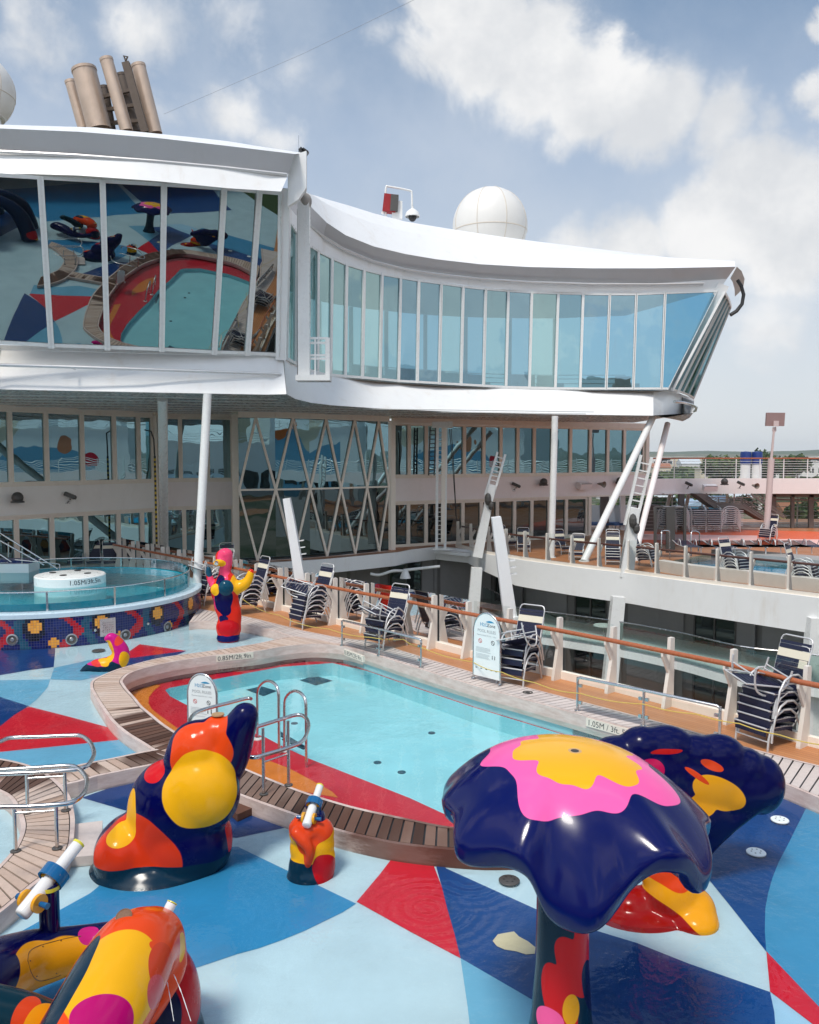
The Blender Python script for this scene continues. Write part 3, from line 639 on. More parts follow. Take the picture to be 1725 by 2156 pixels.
# soffit lights, cameras, horn speakers and boxes on the walls -----------------
def camera_thing(pl, u, z, label, kind):
    p = pl.p(pl.t(u), z, .10); t = thing('security_camera' if kind != 'box' else 'loudspeaker', label, 'camera' if kind in ('cam', 'dome') else 'loudspeaker', p)
    n = pl.n
    if kind == 'dome':
        mb = MB(); mb.beam(p, p+n*.35, .07, .07); build(mb, 'bracket', DGREY, t); mb = MB(); mb.ell(p+n*.34+UP*.10, (.22, .22, .22), 16); mb.lathe([(.25, -.10), (.25, -.04), (.1, 0)], p+n*.34, 16); build(mb, 'housing', DGREY, t, 40)
    elif kind == 'cam':
        mb = MB(); mb.beam(p-UP*.18, p+n*.22-UP*.05, .06, .06); mb.tube([p-UP*.2, p-UP*.24], .1, 10); build(mb, 'bracket', STEEL, t); mb = MB(); q = p+n*.2+UP*.10; dd = (pl.d*.55+n*.6-UP*.35).normalized(); mb.beam(q-dd*.22, q+dd*.22, .16, .16); mb.tube([q+dd*.22, q+dd*.27], .07, 10); build(mb, 'housing', DGREY, t)
    elif kind == 'horn':
        mb = MB(); mb.beam(p, p+n*.2, .05, .05); build(mb, 'bracket', DGREY, t); dd = (n+pl.d*.2-UP*.1).normalized(); mb = MB(); mb.lathe([(.07, 0), (.10, .2), (.19, .40), (.17, .39), (.06, .2)], p+n*.12, 16, dd); build(mb, 'horn', paint('horn_grey', (.25, .21, .17), .5), t, 40)
    else:
        mb = MB(); c = p+n*.25-UP*.02; mb.box(c, (.85, .4, .34), pl.d, None, (UP*.9+n*.35)); mb.k = 1; mb.box(c+n*.20, (.78, .02, .28), pl.d, None, (UP*.9+n*.35)); build(mb, 'cabinet', [PINKW, paint('speaker_grille', (.33, .30, .29), .6)], t)
    return t
camera_thing(plL, 24, 2.95, 'round dark camera on the left deckhouse panel, farther from the leaning columns', 'dome')
camera_thing(plL, 138, 2.95, 'small angled camera on the left deckhouse panel, nearer to the leaning columns', 'cam')
camera_thing(plW, 1080, 2.98, 'small dark angled camera on the pinkish panel just right of the tall ladders', 'cam')
camera_thing(plW, 1135, 3.12, 'round dark camera on the pinkish panel just left of the thin white column', 'dome')
camera_thing(plW, 1222, 2.98, 'white box loudspeaker with grille on the pinkish panel right of the thin column', 'box')
camera_thing(plW, 1256, 3.05, 'tan horn on the pinkish panel between the box loudspeaker and a round camera', 'horn')
camera_thing(plW, 1295, 3.12, 'round dark camera on the pinkish panel close to the leaning white strut', 'dome')
plB = Plane(gp(1420, 52.2), gp(1800, 52.8))
camera_thing(plB, 1447, 2.85, 'small dark angled camera on the walkway beam, farthest from the mast', 'cam')
camera_thing(plB, 1491, 2.72, 'white box loudspeaker with grille on the walkway beam over the open deck', 'box')
camera_thing(plB, 1520, 2.98, 'round dark camera on the walkway beam above the chair stacks', 'dome')
camera_thing(plB, 1556, 2.88, 'small dark lamp box on the walkway beam next to the tan horn', 'cam')
camera_thing(plB, 1583, 2.85, 'tan horn on the walkway beam next to the tall pink mast', 'horn')

# ---------------------------------------------------------------- bridge lounge above: traced at its known heights
ZS, ZG0, ZG1, ZF0, ZF1 = 6.6, 7.93, 12.3, 12.95, 13.45
br = thing('bridge_lounge', 'curved white glass lounge bridging the ship above both decks, with outward leaning windows', 'building', (0, 32, ZS))
# left block: (bottom u,v) (top u,v) of each mullion
LM = [(Z1(-330, 1250), Z1(-380, 545)), (Z1(-70, 1275), Z1(-110, 553)), (Z1(217, 1292), Z1(170, 570)), (Z1(452, 1300), Z1(431, 585)), (Z1(680, 1308), Z1(690, 600)), (Z1(901, 1320), Z1(943, 617)), (Z1(1040, 1324), Z1(1091, 630)), (Z1(1172, 1330), Z1(1182, 638))]
_b = [gz(*p[0], ZG0) for p in LM]; _a, _c = _b[1], _b[-1]; _d = (_c-_a); _d.z = 0; _d.normalize()
_n = V((_d.y, -_d.x, 0)); LEAN = math.radians(23.3); _N = (_n*math.cos(LEAN)-UP*math.sin(LEAN)).normalized()     # outward normal of the leaning glass
def lean(u, v): r = ray(u, v); return V((0, 0, H))+r*((_a-V((0, 0, H))).dot(_N)/r.dot(_N))
lb = [lean(*p[0]) for p in LM]; lt = [lean(*p[1]) for p in LM]
for P in lb: P.z = P.z
# right block
RT = [Z12(12, 530), Z12(58, 560), Z12(107, 640), Z12(150, 700)]+[Z2(*p) for p in [(120, 287), (165, 310), (212, 330), (268, 347), (325, 361), (385, 372), (443, 382), (515, 391), (585, 401), (657, 409), (730, 415), (805, 420), (890, 423), (970, 425), (1055, 426), (1140, 426), (1232, 422), (1400, 416)]]
RB = [Z12(-2, 1480), Z12(38, 1510), Z12(101, 1545), Z12(150, 1575)]+[Z2(*p) for p in [(118, 687), (160, 692), (207, 696), (262, 700), (318, 705), (378, 711), (438, 714), (508, 718), (578, 722), (650, 726), (722, 730), (797, 732), (880, 734), (960, 735), (1043, 735), (1130, 735), (1220, 735), (1240, 735)]]
rb = [gz(*p, ZG0) for p in RB]; rt = [gy(*q, b.y) for q, b in zip(RT, rb)]
def dR(u):                               # distance of the curved glass at picture column u
    us = [(p[0]+q[0])/2 for p, q in zip(RB, RT)]
    if u <= us[0]: return rb[0].y
    for i in range(len(us)-1):
        if u <= us[i+1]: return lerp(rb[i].y, rb[i+1].y, (u-us[i])/(us[i+1]-us[i]))
    return rb[-1].y
def onR(u, v, k=0.): return gy(u, v, dR(u)+k)
ET = [ZE(878, 455), ZE(905, 515), ZE(935, 575), ZE(955, 640)]; EB = [ZE(210, 1722), ZE(270, 1742), ZE(335, 1762), ZE(410, 1790), ZE(475, 1830)]
eb = [gz(*p, ZG0) for p in EB]
e_t = [gy(*ZE(*q), b.y-1.) for q, b in zip([(878, 455), (905, 500), (928, 545), (945, 590), (960, 640)], eb)]
def paneset(B, T, glass, fw=.13, bulge=0.):
    for i in range(len(B)-1):
        b0, b1, t0, t1 = B[i], B[i+1], T[i], T[i+1]
        ex = (b1-b0).normalized(); n = ex.cross(t0-b0).normalized(); n = -n if n.y > 0 else n; n_ = n
        fmb = MB(); h = fw/2
        sb = min(h, (b1-b0).length*.2); st = min(h, (t1-t0).length*.2)
        q = [b0+ex*sb, b1-ex*sb, t1-(t1-t0).normalized()*st, t0+(t1-t0).normalized()*st]
        # four slim bars round the pane
        for a, b in ((b0, t0), (b1, t1)): fmb.beam(a+n*(.02+bulge*.8), b+n*(.02+bulge*.8), min(fw*1.0, .16) if a is b0 else .02, .12+bulge, n)
        fmb.beam(b0+UP*.06, b1+UP*.06, .10, .14, n); fmb.beam(t0-UP*.05, t1-UP*.05, .10, .12, n)
        f = build(fmb, 'window', WHITE2, br)
        g = MB()
        if bulge:                        # curved glass: steeper at the foot, flatter at the head
            K_ = 10; A_ = [b0.lerp(t0, k/K_)+n*(4*bulge*(k/K_)*(1-k/K_)) for k in range(K_+1)]; B_ = [b1.lerp(t1, k/K_)+n*(4*bulge*(k/K_)*(1-k/K_)) for k in range(K_+1)]; g.loft(A_, B_)
        else: g.quad(b0, b1, t1, t0)
        build(g, 'pane', glass[i % len(glass)] if isinstance(glass, list) else glass, f, 180 if bulge else None)
paneset(lb, lt, BRGD, .17, .075); paneset(rb, rt, [BRG2, BRG2, BRG2, BRG2, BRG2, BRG2, BRG2, BRG2, BRG, BRG3, BRG3, BRG, BRG3, BRG, BRG3, BRG2, BRG, BRG3, BRG3, BRG3, BRG4, BRG4, BRG4], .12)
# inside the lounge: floor, ceiling, rear posts, low white seating
bk_ = [V((-2.6, 7.5, 0))]*len(rb); inn = MB(); inn.loft([p-UP*.06 for p in rb], [p+d-UP*.06 for p, d in zip(rb, bk_)]); build(inn, 'lounge_floor', paint('lounge_floor_wood', (.30, .22, .16), .5), br)
inn = MB(); inn.loft([p+V((0, .05, .02)) for p in rt], [p+d+UP*.02 for p, d in zip(rt, bk_)]); build(inn, 'lounge_ceiling', paint('lounge_ceiling', (.45, .46, .46), .5), br)
ri = random.Random(8)
for i in range(3, len(rb)-1, 2):
    p = rb[i]+bk_[i]; inn = MB(); inn.beam(p, V((p.x, p.y, rt[i].z)), .22, .22, V((0, -1, 0))); build(inn, 'rear_post', WHITE2, br)
for i in range(5, len(rb)-2):
    if i == 5 or ri.random() < .7:
        c = rb[i].lerp(rb[i+1], .5)+V((-.6, 1.4+ri.random(), 0)); x = (rb[i+1]-rb[i]).normalized(); inn = MB(); inn.box(c+UP*.22, (ri.uniform(.7, 1.3), .7, .44), x); inn.box(c+UP*.55+V((-.1, .3, 0)), (ri.uniform(.7, 1.3), .16, .6), x); build(inn, 'seat', paint('lounge_seat', (.70, .70, .68), .5) if i == 5 else bpy.data.materials['lounge_seat'], br)
inn = MB()
for z in (.35, .6, .85, 1.05): inn.tube([p+V((-1.2, 3.4, z)) for p in rb[8:]], .02, 5)
build(inn, 'inner_railing', WHITE2, br); paneset(eb, e_t, FAC, .05)
# bars at the ends: corner frames
mb = MB(); mb.beam(lb[-1]+V((.10, .02, -.1)), lt[-1]+V((.12, .02, .1)), .34, .25, V((0, -1, 0))); build(mb, 'corner_frame', WHITE, br); mb = MB()
sl0 = gz(*Z2(1258, 742), ZG0); sl1 = onR(*Z2(1418, 398))
mb.beam(sl0, sl1, .55, .35, V((0, -1, .3)))
build(mb, 'corner_frame', WHITE, br)
# bulwark below the glass
def zl(pts, z): return [gz(*p, z) for p in pts]
sof = zl([Z1(-400, 1440), Z1(-100, 1458), (0, 820), (300, 826), (560, 831), (603, 830)], ZS)
sofR = zl([(603, 832), (622, 840), (655, 848), (700, 853.5), (787, 859.5), (860, 863), (919, 865.5), (1020, 869), (1116, 871.5), (1248, 873.6), (1376, 875.2), (1420, 883), (1438, 887), (1452, 880), (1460, 870)], ZS)
silL = [p for p in lb]; 
def up(P, z): return [V((p.x, p.y, z)) for p in P]
bul = MB()
LBot = sof; Ltop = [gz(*p, ZG0-.02) for p in [Z1(-400, 1262), Z1(-100, 1280), (0, 736), (300, 744), (560, 750), (596, 752)]]
bul.loft(LBot, Ltop)
Rtop = [gz(*p, ZG0-.02) for p in [(598, 756), (612, 766), (640, 779), (680, 791), (787, 803), (860, 808.5), (919, 812), (1020, 816.5), (1116, 819.5), (1248, 822.5), (1376, 823.5), (1412, 826), (1438, 836), (1455, 842), (1462, 845)]]
bul.loft(sofR, Rtop)
bul.k = 1
bul.loft([p+V((0, -.03, 0)) for p in Ltop], [p+V((0, -.03, .14)) for p in Ltop]); bul.loft([p+V((0, -.03, 0)) for p in Rtop], [p+V((0, -.03, .12)) for p in Rtop])
build(bul, 'bulwark', [WHITE, WHITE2], br, 30)
# soffit
sf = MB(); pts = [(p.x, p.y) for p in sof]+[(p.x, p.y) for p in sofR[1:]]+[(13.0, 48.5), (9, 47.5), (-1, 43.5), (-4, 41), (-8, 40.5), (-13, 40), (-28, 33)]
sf.sheet(pts, ZS+.01); build(sf, 'soffit', SOFFIT, br)
sf = MB()
for k in range(7):
    y = 27.5+k*1.6; sf.beam(V((-26, y-4, ZS-.03)), V((-4.5 if k < 3 else 8, y+1.0+(0 if k < 3 else 3), ZS-.03)), .05, .03)
build(sf, 'soffit_strip', paint('soffit_strip', (.62, .62, .6), .4), br)
# header band, fascia and roof
def onl(pts, k): return [onR(*p, k) for p in pts]
hl = zl([(-200, 312), (0, 318), (165, 325), (330, 336), (480, 350), (608, 366)], ZF0); hl0 = [gz(*p, ZG1) for p in [(-200, 358), (0, 364), (165, 369), (330, 381), (480, 396), (592, 403)]]
hr = onl([Z12(58, 470), Z12(105, 530)]+[Z2(*p) for p in [(90, 200), (140, 240), (200, 278), (300, 320), (400, 345), (500, 360), (640, 376), (800, 386), (1000, 392), (1200, 394), (1430, 380)]], -.05)
hr0 = [onR(*p) for p in [Z12(20, 540), Z12(85, 612)]+[Z2(*p) for p in [(90, 268), (140, 298), (200, 325), (300, 356), (400, 374), (500, 388), (640, 406), (800, 419), (1000, 425), (1200, 424), (1408, 414)]]]
hd = MB(); hd.loft(hl0, hl); hd.loft(hr0, hr); build(hd, 'header_band', WHITE, br, 30)
fl1 = zl([(-200, 264), (0, 270), (165, 277), (330, 290), (480, 307), (622, 324)], ZF1)
fr1 = onl([Z12(150, 402), Z12(192, 455)]+[Z2(*p) for p in [(100, 150), (150, 200), (210, 240), (300, 276), (400, 300), (500, 317), (640, 333), (800, 342), (1000, 346), (1200, 346), (1458, 341)]], -.55)
fa = MB(); fa.loft(hl, fl1); fa.loft(hr, fr1)
_y = rb[-1].y
endF = [gy(*ZE(1040, 135), _y-.55), gy(*ZE(1100, 190), _y+.6), gy(*ZE(1140, 290), _y+2.2), gy(*ZE(1120, 420), _y+4)]
endG = [gy(*ZE(955, 285), _y-.05), gy(*ZE(985, 330), _y+.8), gy(*ZE(1010, 420), _y+2.2), gy(*ZE(1015, 520), _y+4)]
fa.loft(endG, endF)
build(fa, 'fascia', GREY, br, 30)
rl = zl([(-200, 258), (0, 262), (200, 268), (400, 288), (480, 297), (560, 310), (640, 322)], 13.9)
rf = MB(); rf.loft(fl1+[fl1[-1]], rl)
rc = onl([(640, 400), (648, 412)]+[Z2(*p) for p in [(105, 112), (160, 128), (220, 145), (300, 170), (400, 196), (520, 216), (660, 238), (820, 260), (1000, 282), (1200, 306), (1450, 338)]], 2.0)
mid = [a.lerp(b, .5)+UP*.25 for a, b in zip(fr1, rc)]
rf.loft(fr1, mid); rf.loft(mid, rc)
rf.loft(rl, [p+V((-5, 9, 0)) for p in rl]); rf.loft(rc, [p+V((-2, 10, -.2)) for p in rc])
build(rf, 'roof', WHITE, br, 60)
# wall of the left block's end and backing inside
bk = MB(); fx = lb[-1].y-2.2; bk.plate([gy(u, v, fx) for u, v in [(620, 326), (645, 317), (645, 395), (628, 420), (606, 434), (606, 368)]], V((0, .2, 0))); build(bk, 'end_wall', WHITE, br)
bk = MB(); bk.loft(hr, [gz(*p, ZF0) for p in [Z12(50, 455), Z12(100, 520)]]*0+[p+V((0, .02, .0)) for p in hr])
# drain pipes under the eaves
def pipe(pts, z, r, off, name='rain_pipe'):
    f_ = (lambda p: gz(*p, z)) if z is not None else (lambda p: onR(*p)); mb = MB(); mb.tube([f_(p)+off for p in pts], r, 8)
    for p in pts[::2]: q = f_(p)+off; mb.beam(q, q+V((0, .4, -.02)), .05, .05)
    build(mb, name, STEEL if r < .05 else ALU, br, 40)
pipe([(-150, 316), (0, 321), (165, 329), (330, 341), (480, 355), (606, 369)], ZF0, .05, V((0, -.22, -.05)))
pipe([Z2(*p) for p in [(95, 205), (140, 245), (200, 283), (300, 324), (400, 350), (500, 365), (640, 380), (800, 391), (1000, 397), (1200, 397), (1350, 394)]], None, .05, V((0, -.22, -.05)))
pipe([(-150, 760), (0, 769), (150, 773), (330, 779), (592, 788)], 7.3, .05, V((0, -.1, 0)))
mb = MB(); mb.tube([gz(*ZE(x, y), 7.2)+V((.05, -.1, 0)) for x, y in [(215, 1870), (330, 1880), (440, 1910), (500, 1945), (490, 1985), (410, 2010)]], .07, 8); build(mb, 'rain_pipe', STEEL, br, 40)
mb = MB(); mb.tube([gy(*ZE(x, y), _y-.2)+V((.1, -.1, 0)) for x, y in [(1010, 310), (1060, 390), (1090, 500), (1070, 620), (1000, 710), (920, 760)]], .09, 8); build(mb, 'hose', BLACK, br, 40)
# ---------------------------------------------------------------- roof equipment
def radome(label, u, v, rpx, Y, zb):
    c = gy(u, v, Y); R = rpx*Y/F; t = thing('radome', label, 'radome', (c.x, Y, zb))
    mb = MB(); prof = [(R*math.cos(a), R*math.sin(a)) for a in [math.radians(x) for x in range(-42, 91, 4)]]
    prof = [(R*.72, -R*.70), (R*.72, -R*.69)]+prof
    mb.lathe(prof, c, 48); build(mb, 'dome', RAD, t, 60)
    mb = MB(); z = -R*.16; rr = math.sqrt(R*R-z*z); mb.lathe([(rr, z-.03), (rr+.02, z), (rr, z+.03)], c, 48)
    for k in range(8):
        a = 2*math.pi*k/8+.35; mb.tube([c+V((math.cos(a)*math.cos(b), math.sin(a)*math.cos(b), math.sin(b)))*(R+.004) for b in [math.radians(x) for x in range(-40, 86, 9)]], .02, 5)
    build(mb, 'seam', paint('radome_seam', (.62, .55, .46), .5), t)
    mb = MB(); mb.lathe([(R*.62, zb-c.z), (R*.62, -R*.69), (R*.72, -R*.69)], c, 32); build(mb, 'pedestal', WHITE2, t)
RAD = paint('radome_shell', (.74, .72, .68), .4, var=.03)
radome('big white radome dome standing on the curved roof, whole in view', 1032, 476, 77, 46, 14.6)
radome('white radome cut off by the picture edge beside the exhaust pipes', -52, 190, 75, 42, 13.5)
ex = thing('exhaust_funnel', 'cluster of tilted brownish metal exhaust pipes on the roof', 'funnel', gy(240, 290, 46))
EXM = paint('heat_stained_pipe', (.58, .44, .34), .42, metal=.45, var=.25, scale=1.2, grime=(.16, .09, .05), gamt=.6)
EXD = paint('sooty_pipe', (.12, .09, .07), .5, metal=.5, var=.3)
for a, b, r, Y, mt in [((296, 172), (352, 375), 11, 47, EXM), ((353, 122), (420, 380), 24, 46, EXM), ((447, 78), (535, 385), 13, 45.4, EXM), ((582, 104), (655, 395), 14, 46.2, EXM), ((437, 195), (470, 380), 9, 48, EXD), ((510, 145), (575, 390), 12, 48, EXD), ((505, 185), (540, 390), 12, 48.5, EXD)]:
    p = gy(*Z1(*a), Y); q = gy(*Z1(*b), Y); R = r*Y/F; ax = (p-q)
    mb = MB(); L = ax.length; mb.lathe([(R, 0), (R, L-.15), (R*1.05, L-.14), (R*1.05, L), (R*.86, L), (R*.86, L-.5), (0, L-.5)], q, 24, ax); build(mb, 'exhaust_pipe', mt, ex, 40)
p = gy(*Z1(530, 95), 45.3); q = gy(*Z1(612, 390), 45.3); mb = MB(); mb.beam(q, p, .38, .3, V((0, -1, 0))); mb.tube([p+UP*(.1), p+UP*.3+V((.1, 0, 0)), p+UP*.35-V((.1, 0, 0)), p+UP*.1], .05, 8); build(mb, 'ladder_rail', EXD, ex)
mb = MB()
for k in range(3): mb.beam(gy(*Z1(430+k*10, 240+k*55), 47.5), gy(*Z1(590, 200+k*70), 47.5), .18, .18)
build(mb, 'cross_brace', EXD, ex)
# corner light post with its little service platform
t = thing('service_mast', 'white vertical post with lamps and a small railed platform at the corner of the lounge', 'mast', gy(640, 800, lb[-1].y-.35))
pb = gz(641, 800, 8.0); 
def on(u, v): return gy(u, v, lb[-1].y-.35)
mb = MB(); mb.beam(on(641, 802), on(640, 425), .38, .3, V((0, -1, 0))); build(mb, 'post', WHITE2, t)
mb = MB(); mb.box(on(661, 797), (1.1, .7, .18)); build(mb, 'platform', WHITE2, t)
mb = MB()
for v in (712, 722, 748, 755): mb.beam(on(632, v), on(691, v), .05, .07)
for u, w in ((634, .1), (690, .14), (664, .05)): mb.beam(on(u, 711), on(u, 797), w, .08, V((0, -1, 0)))
build(mb, 'guard_rail', WHITE2, t)
mb = MB(); mb.ell(on(644, 424), (.2, .2, .26), 14); mb.ell(on(635, 400), (.16, .2, .3), 12); mb.beam(on(628, 418), on(630, 392), .16, .2); mb.beam(on(630, 430), on(646, 436), .1, .1); build(mb, 'lamp', paint('lamp_body', (.30, .27, .24), .4), t, 50)
mb = MB(); mb.beam(on(634, 322), on(640, 316), .2, .22); mb.beam(on(641, 322), on(645, 316), .2, .2); build(mb, 'sensor', BLACK, t)
mb = MB(); mb.tube([on(638, 322), on(634, 345), on(632, 370), on(628, 400), on(630, 440), on(634, 455)], .022, 6); mb.tube([on(627, 440), on(627, 790)], .02, 6); build(mb, 'cable', BLACK, t)
mb = MB(); mb.tube([on(629, 320), on(629, 285)], .014, 6); build(mb, 'antenna', STEEL, t)

# red covered device under a white hoop, with a dome camera
pz = lambda x, y: gy(*Z12(x, y), 40.5)
t = thing('roof_device', 'red covered instrument under a white pipe hoop on the curved roof', 'instrument', pz(750, 560))
mb = MB(); mb.beam(pz(735, 515), pz(748, 400), .62, .5, V((0, -1, 0)), .62, .5); build(mb, 'red_cover', paint('red_cloth', (.30, .015, .02), .8, var=.3, scale=6, bump=.5), t)
mb = MB(); mb.beam(pz(768, 515), pz(775, 405), .36, .56, V((0, -1, 0))); build(mb, 'cabinet', DGREY, t)
mb = MB(); mb.tube(smoothline([pz(712, 540), pz(712, 400), pz(716, 345), pz(735, 340), pz(870, 366), pz(888, 385), pz(890, 470)], 4), .05, 8); build(mb, 'hoop', WHITE2, t, 40)
mb = MB(); mb.beam(pz(690, 525), pz(712, 470), .12, .12); mb.beam(pz(790, 560), pz(790, 440), .5, .2, V((0, -1, 0))); build(mb, 'bracket', WHITE2, t)
t = thing('dome_camera', 'white dome camera hanging from the pipe hoop on the roof', 'camera', pz(893, 530))
c = pz(893, 545); mb = MB(); mb.lathe([(.33, 0), (.36, .03), (.30, .22), (.16, .34), (.06, .4), (.06, .5), (0, .5)], c, 24); build(mb, 'housing', WHITE2, t, 40)
mb = MB(); mb.ell(c, (.2, .2, .22), 16); build(mb, 'lens_bubble', BLACK, t, 60)
mb = MB(); mb.tube([on(880, 0), on(881, 0)], .01, 4) if False else None
# ---------------------------------------------------------------- columns and struts under the bridge
def column(label, base, top, r, mat=WHITE2, name='column', cat='column', r2=None, pads=True):
    t = thing(name, label, cat, base); mb = MB(); mb.tube([base, top], [r, r2 or r], 20); build(mb, 'shaft', mat, t, 40)
    mb = MB(); d = (V(top)-V(base)).normalized(); mb.tube([V(base), V(base)+UP*.03], r*1.45, 20); build(mb, 'base_plate', mat, t, 40); return t
column('thick white leaning column right beside the mosaic tub, nearest to the camera', gz(413, 1272, 0), gz(437, 829, ZS), .135)
column('white column behind the tub, with a yellow and black cable along its side', gz(347, 1182, 0), gz(342, 838, ZS), .165)
column('thin white upright column on the far deck in front of the deckhouse', gz(1161, 1174, 0), gy(1169, 876, gz(1161, 1174, 0).y+.2), .15)
tp = gz(1384, 876, ZS); column('white strut leaning strongly from the far deck up to the lounge tip', gz(1230, 1182, 0), tp+V((-.1, .3, 0)), .165, cat='strut', name='strut')
tp2 = gz(1408, 893, ZS-.1); column('second pinkish strut from the lounge tip down to the white mast by the railing', gz(1335, 1180, 0), gy(1406, 892, 41.5), .14, cat='strut', name='strut', mat=PINKW)
mb = MB(); c = V(gz(347, 1182, 0)); 
pts = [gy(u, v, 35.2) for u, v in [(331, 1180), (330, 1120), (328, 1060), (326, 1000), (326, 960)]]
cab = MB()
for i in range(44):
    a = pts[0].lerp(pts[-1], i/44); b = pts[0].lerp(pts[-1], (i+1)/44); cab.k = i % 2; cab.tube([a, b], .045, 6)
cab.k = 1; cab.tube([pts[-1], gy(324, 925, 35.2), gy(318, 908, 35.2), gy(305, 905, 35.4)], .03, 6)
build(cab, 'marker_cable', [YELC := paint('cable_yellow', (.6, .42, .03), .5), BLACK], label='yellow and black striped cable hanging beside the white column behind the tub', cat='cable')
# access ladders on the right facade
t = thing('wall_ladder', 'tall white caged wall ladder standing before the deckhouse corner', 'ladder', gz(928, 1158, 0))
lp = lambda x, y: gy(*Z11(x, y), 41.0)
mb = MB(); 
for x in (45, 118): mb.beam(lp(x-5, 1110), lp(x+3, 60), .13, .13, V((0, -1, 0)))
build(mb, 'stile', WHITE2, t)
mb = MB()
for k in range(26): y = 110+k*38; mb.tube([lp(48, y), lp(115, y)], .018, 6)
build(mb, 'rungs', WHITE2, t)
mb = MB(); mb.beam(lp(95, 1060), lp(102, 60), .2, .2, V((0, -1, 0))); build(mb, 'backing_pipe', BEIGE, t); mb = MB(); mb.box(lp(85, 1110), (.95, .4, .08)); mb.box(lp(90, 40), (1., .3, .3)); build(mb, 'foot_bracket', WHITE2, t)
t = thing('dark_ladder', 'narrow dark ladder fixed to the glass left of the tall white ladder', 'ladder', gy(*Z4(255, 360), 43)); mb = MB()
for x in (258, 279): mb.beam(gy(*Z4(x, 358), 42.6), gy(*Z4(x+6, 175), 42.6), .07, .07)
for k in range(11): mb.tube([gy(*Z4(259+k*.5, 350-k*16), 42.6), gy(*Z4(281+k*.5, 350-k*16), 42.6)], .025, 6)
build(mb, 'ladder_frame', DGREY, t)
for i, (xa, xb) in enumerate([((155, 80), (205, 830)), ((165, 80), (215, 830))]): pass
mb = MB(); mb.tube([lp(152, 78), lp(172, 300), lp(196, 640), lp(206, 830)], .02, 6); mb.tube([lp(166, 78), lp(186, 350), lp(212, 860)], .02, 6); build(mb, 'hanging_cable', BLACK, label='pair of thin black cables hanging in front of the far windows right of the ladder', cat='cable')

mb = MB(); mb.tube([gy(895, -12, 30), gy(640, 112, 38), gy(345, 240, 46)], .007, 5); build(mb, 'rigging_wire', paint('wire_grey', (.30, .32, .36), .5), label='thin dark rigging wire running from the exhaust pipes across the sky', cat='wire')
Z10 = zoom(500, 1200, 600); t = thing('deck_lamp', 'white bell lamp on a bent pipe under the white deck edge at the inner corner', 'lamp', gy(*Z10(1475, 680), 39)); w = lambda x, y: gy(*Z10(x, y), 39)
mb = MB(); mb.tube(smoothline([w(1225, 674), w(1290, 682), w(1380, 655), w(1440, 652), w(1480, 655)], 4), .07, 8); mb.tube([w(1470, 648), w(1725, 620)], .07, 8); build(mb, 'pipe', WHITE2, t, 60)
mb = MB(); mb.lathe([(.26, -.22), (.24, -.15), (.14, .12), (.08, .22), (0, .22)], w(1476, 672), 16); build(mb, 'bell', WHITE2, t, 60)
# ---------------------------------------------------------------- the far deck, its slab edge, and the cabin side below
SE = [gz(u, v, 0) for u, v in [(985, 1159), (1021, 1167), (1060, 1174), (1099, 1180.5), (1146, 1187), (1198, 1194), (1255, 1201), (1327, 1209), (1376, 1216), (1437, 1224.5), (1504, 1233), (1575, 1242), (1655, 1252)]]
dd = (SE[-1]-SE[-5]).normalized()
for k in range(8): SE.append(SE[-1]+dd*1.3)
SEs = smoothline(SE, 3)
W0 = plW.p(plW.t(822), 0); slabL = [V((DC[i][0], DC[i][1], 0))+V((.35, -1.0, 0)) for i in range(6)]
left = [V((-8.6, 35.6, 0))]+slabL+[gz(860, 1159, 0)+V((0, 0, 0)), gz(919, 1152.5, 0)]
slab = [p for p in left]+SEs
sl = MB()
outer = [(p.x, p.y) for p in slab]; back = [(30, 12), (40, 20), (40, 60), (10, 60), (10, 50), (-9, 42)]
sl.sheet([(p.x, p.y) for p in slab]+[(26, 16), (44, 16), (44, 62), (12, 62), (10, 47.5), (-1, 43), (-9, 40)], 0.)
build(sl, 'far_deck', DECKR, kind='structure')
t = thing('deck_edge', 'curving white edge beam of the far deck seen across the gap', 'deck edge', (slab[20].x, slab[20].y, -1.2))
mb = MB(); S0 = [p+V((0, 0, .03)) for p in slab]; S1 = [V((p.x, p.y, -.62)) for p in left]+[V((p.x, p.y, -.62-min(1, i/8)*.55)) for i, p in enumerate(SEs)]
mb.loft(S1, S0); inw = [p+E2*.25+V((0, .1, 0)) for p in S0]; mb.loft(S0, inw); mb.loft(S1, [V((p.x, p.y, p.z))+E2*2.4+V((0, .8, 0)) for p in S1])
build(mb, 'fascia', WHITE, t, 30)
mb = MB(); mb.beam(gz(925, 1160, -.15), gz(990, 1166, -.15)+V((0, -.2, 0)), .7, .16); build(mb, 'bracket_shelf', WHITE, t)
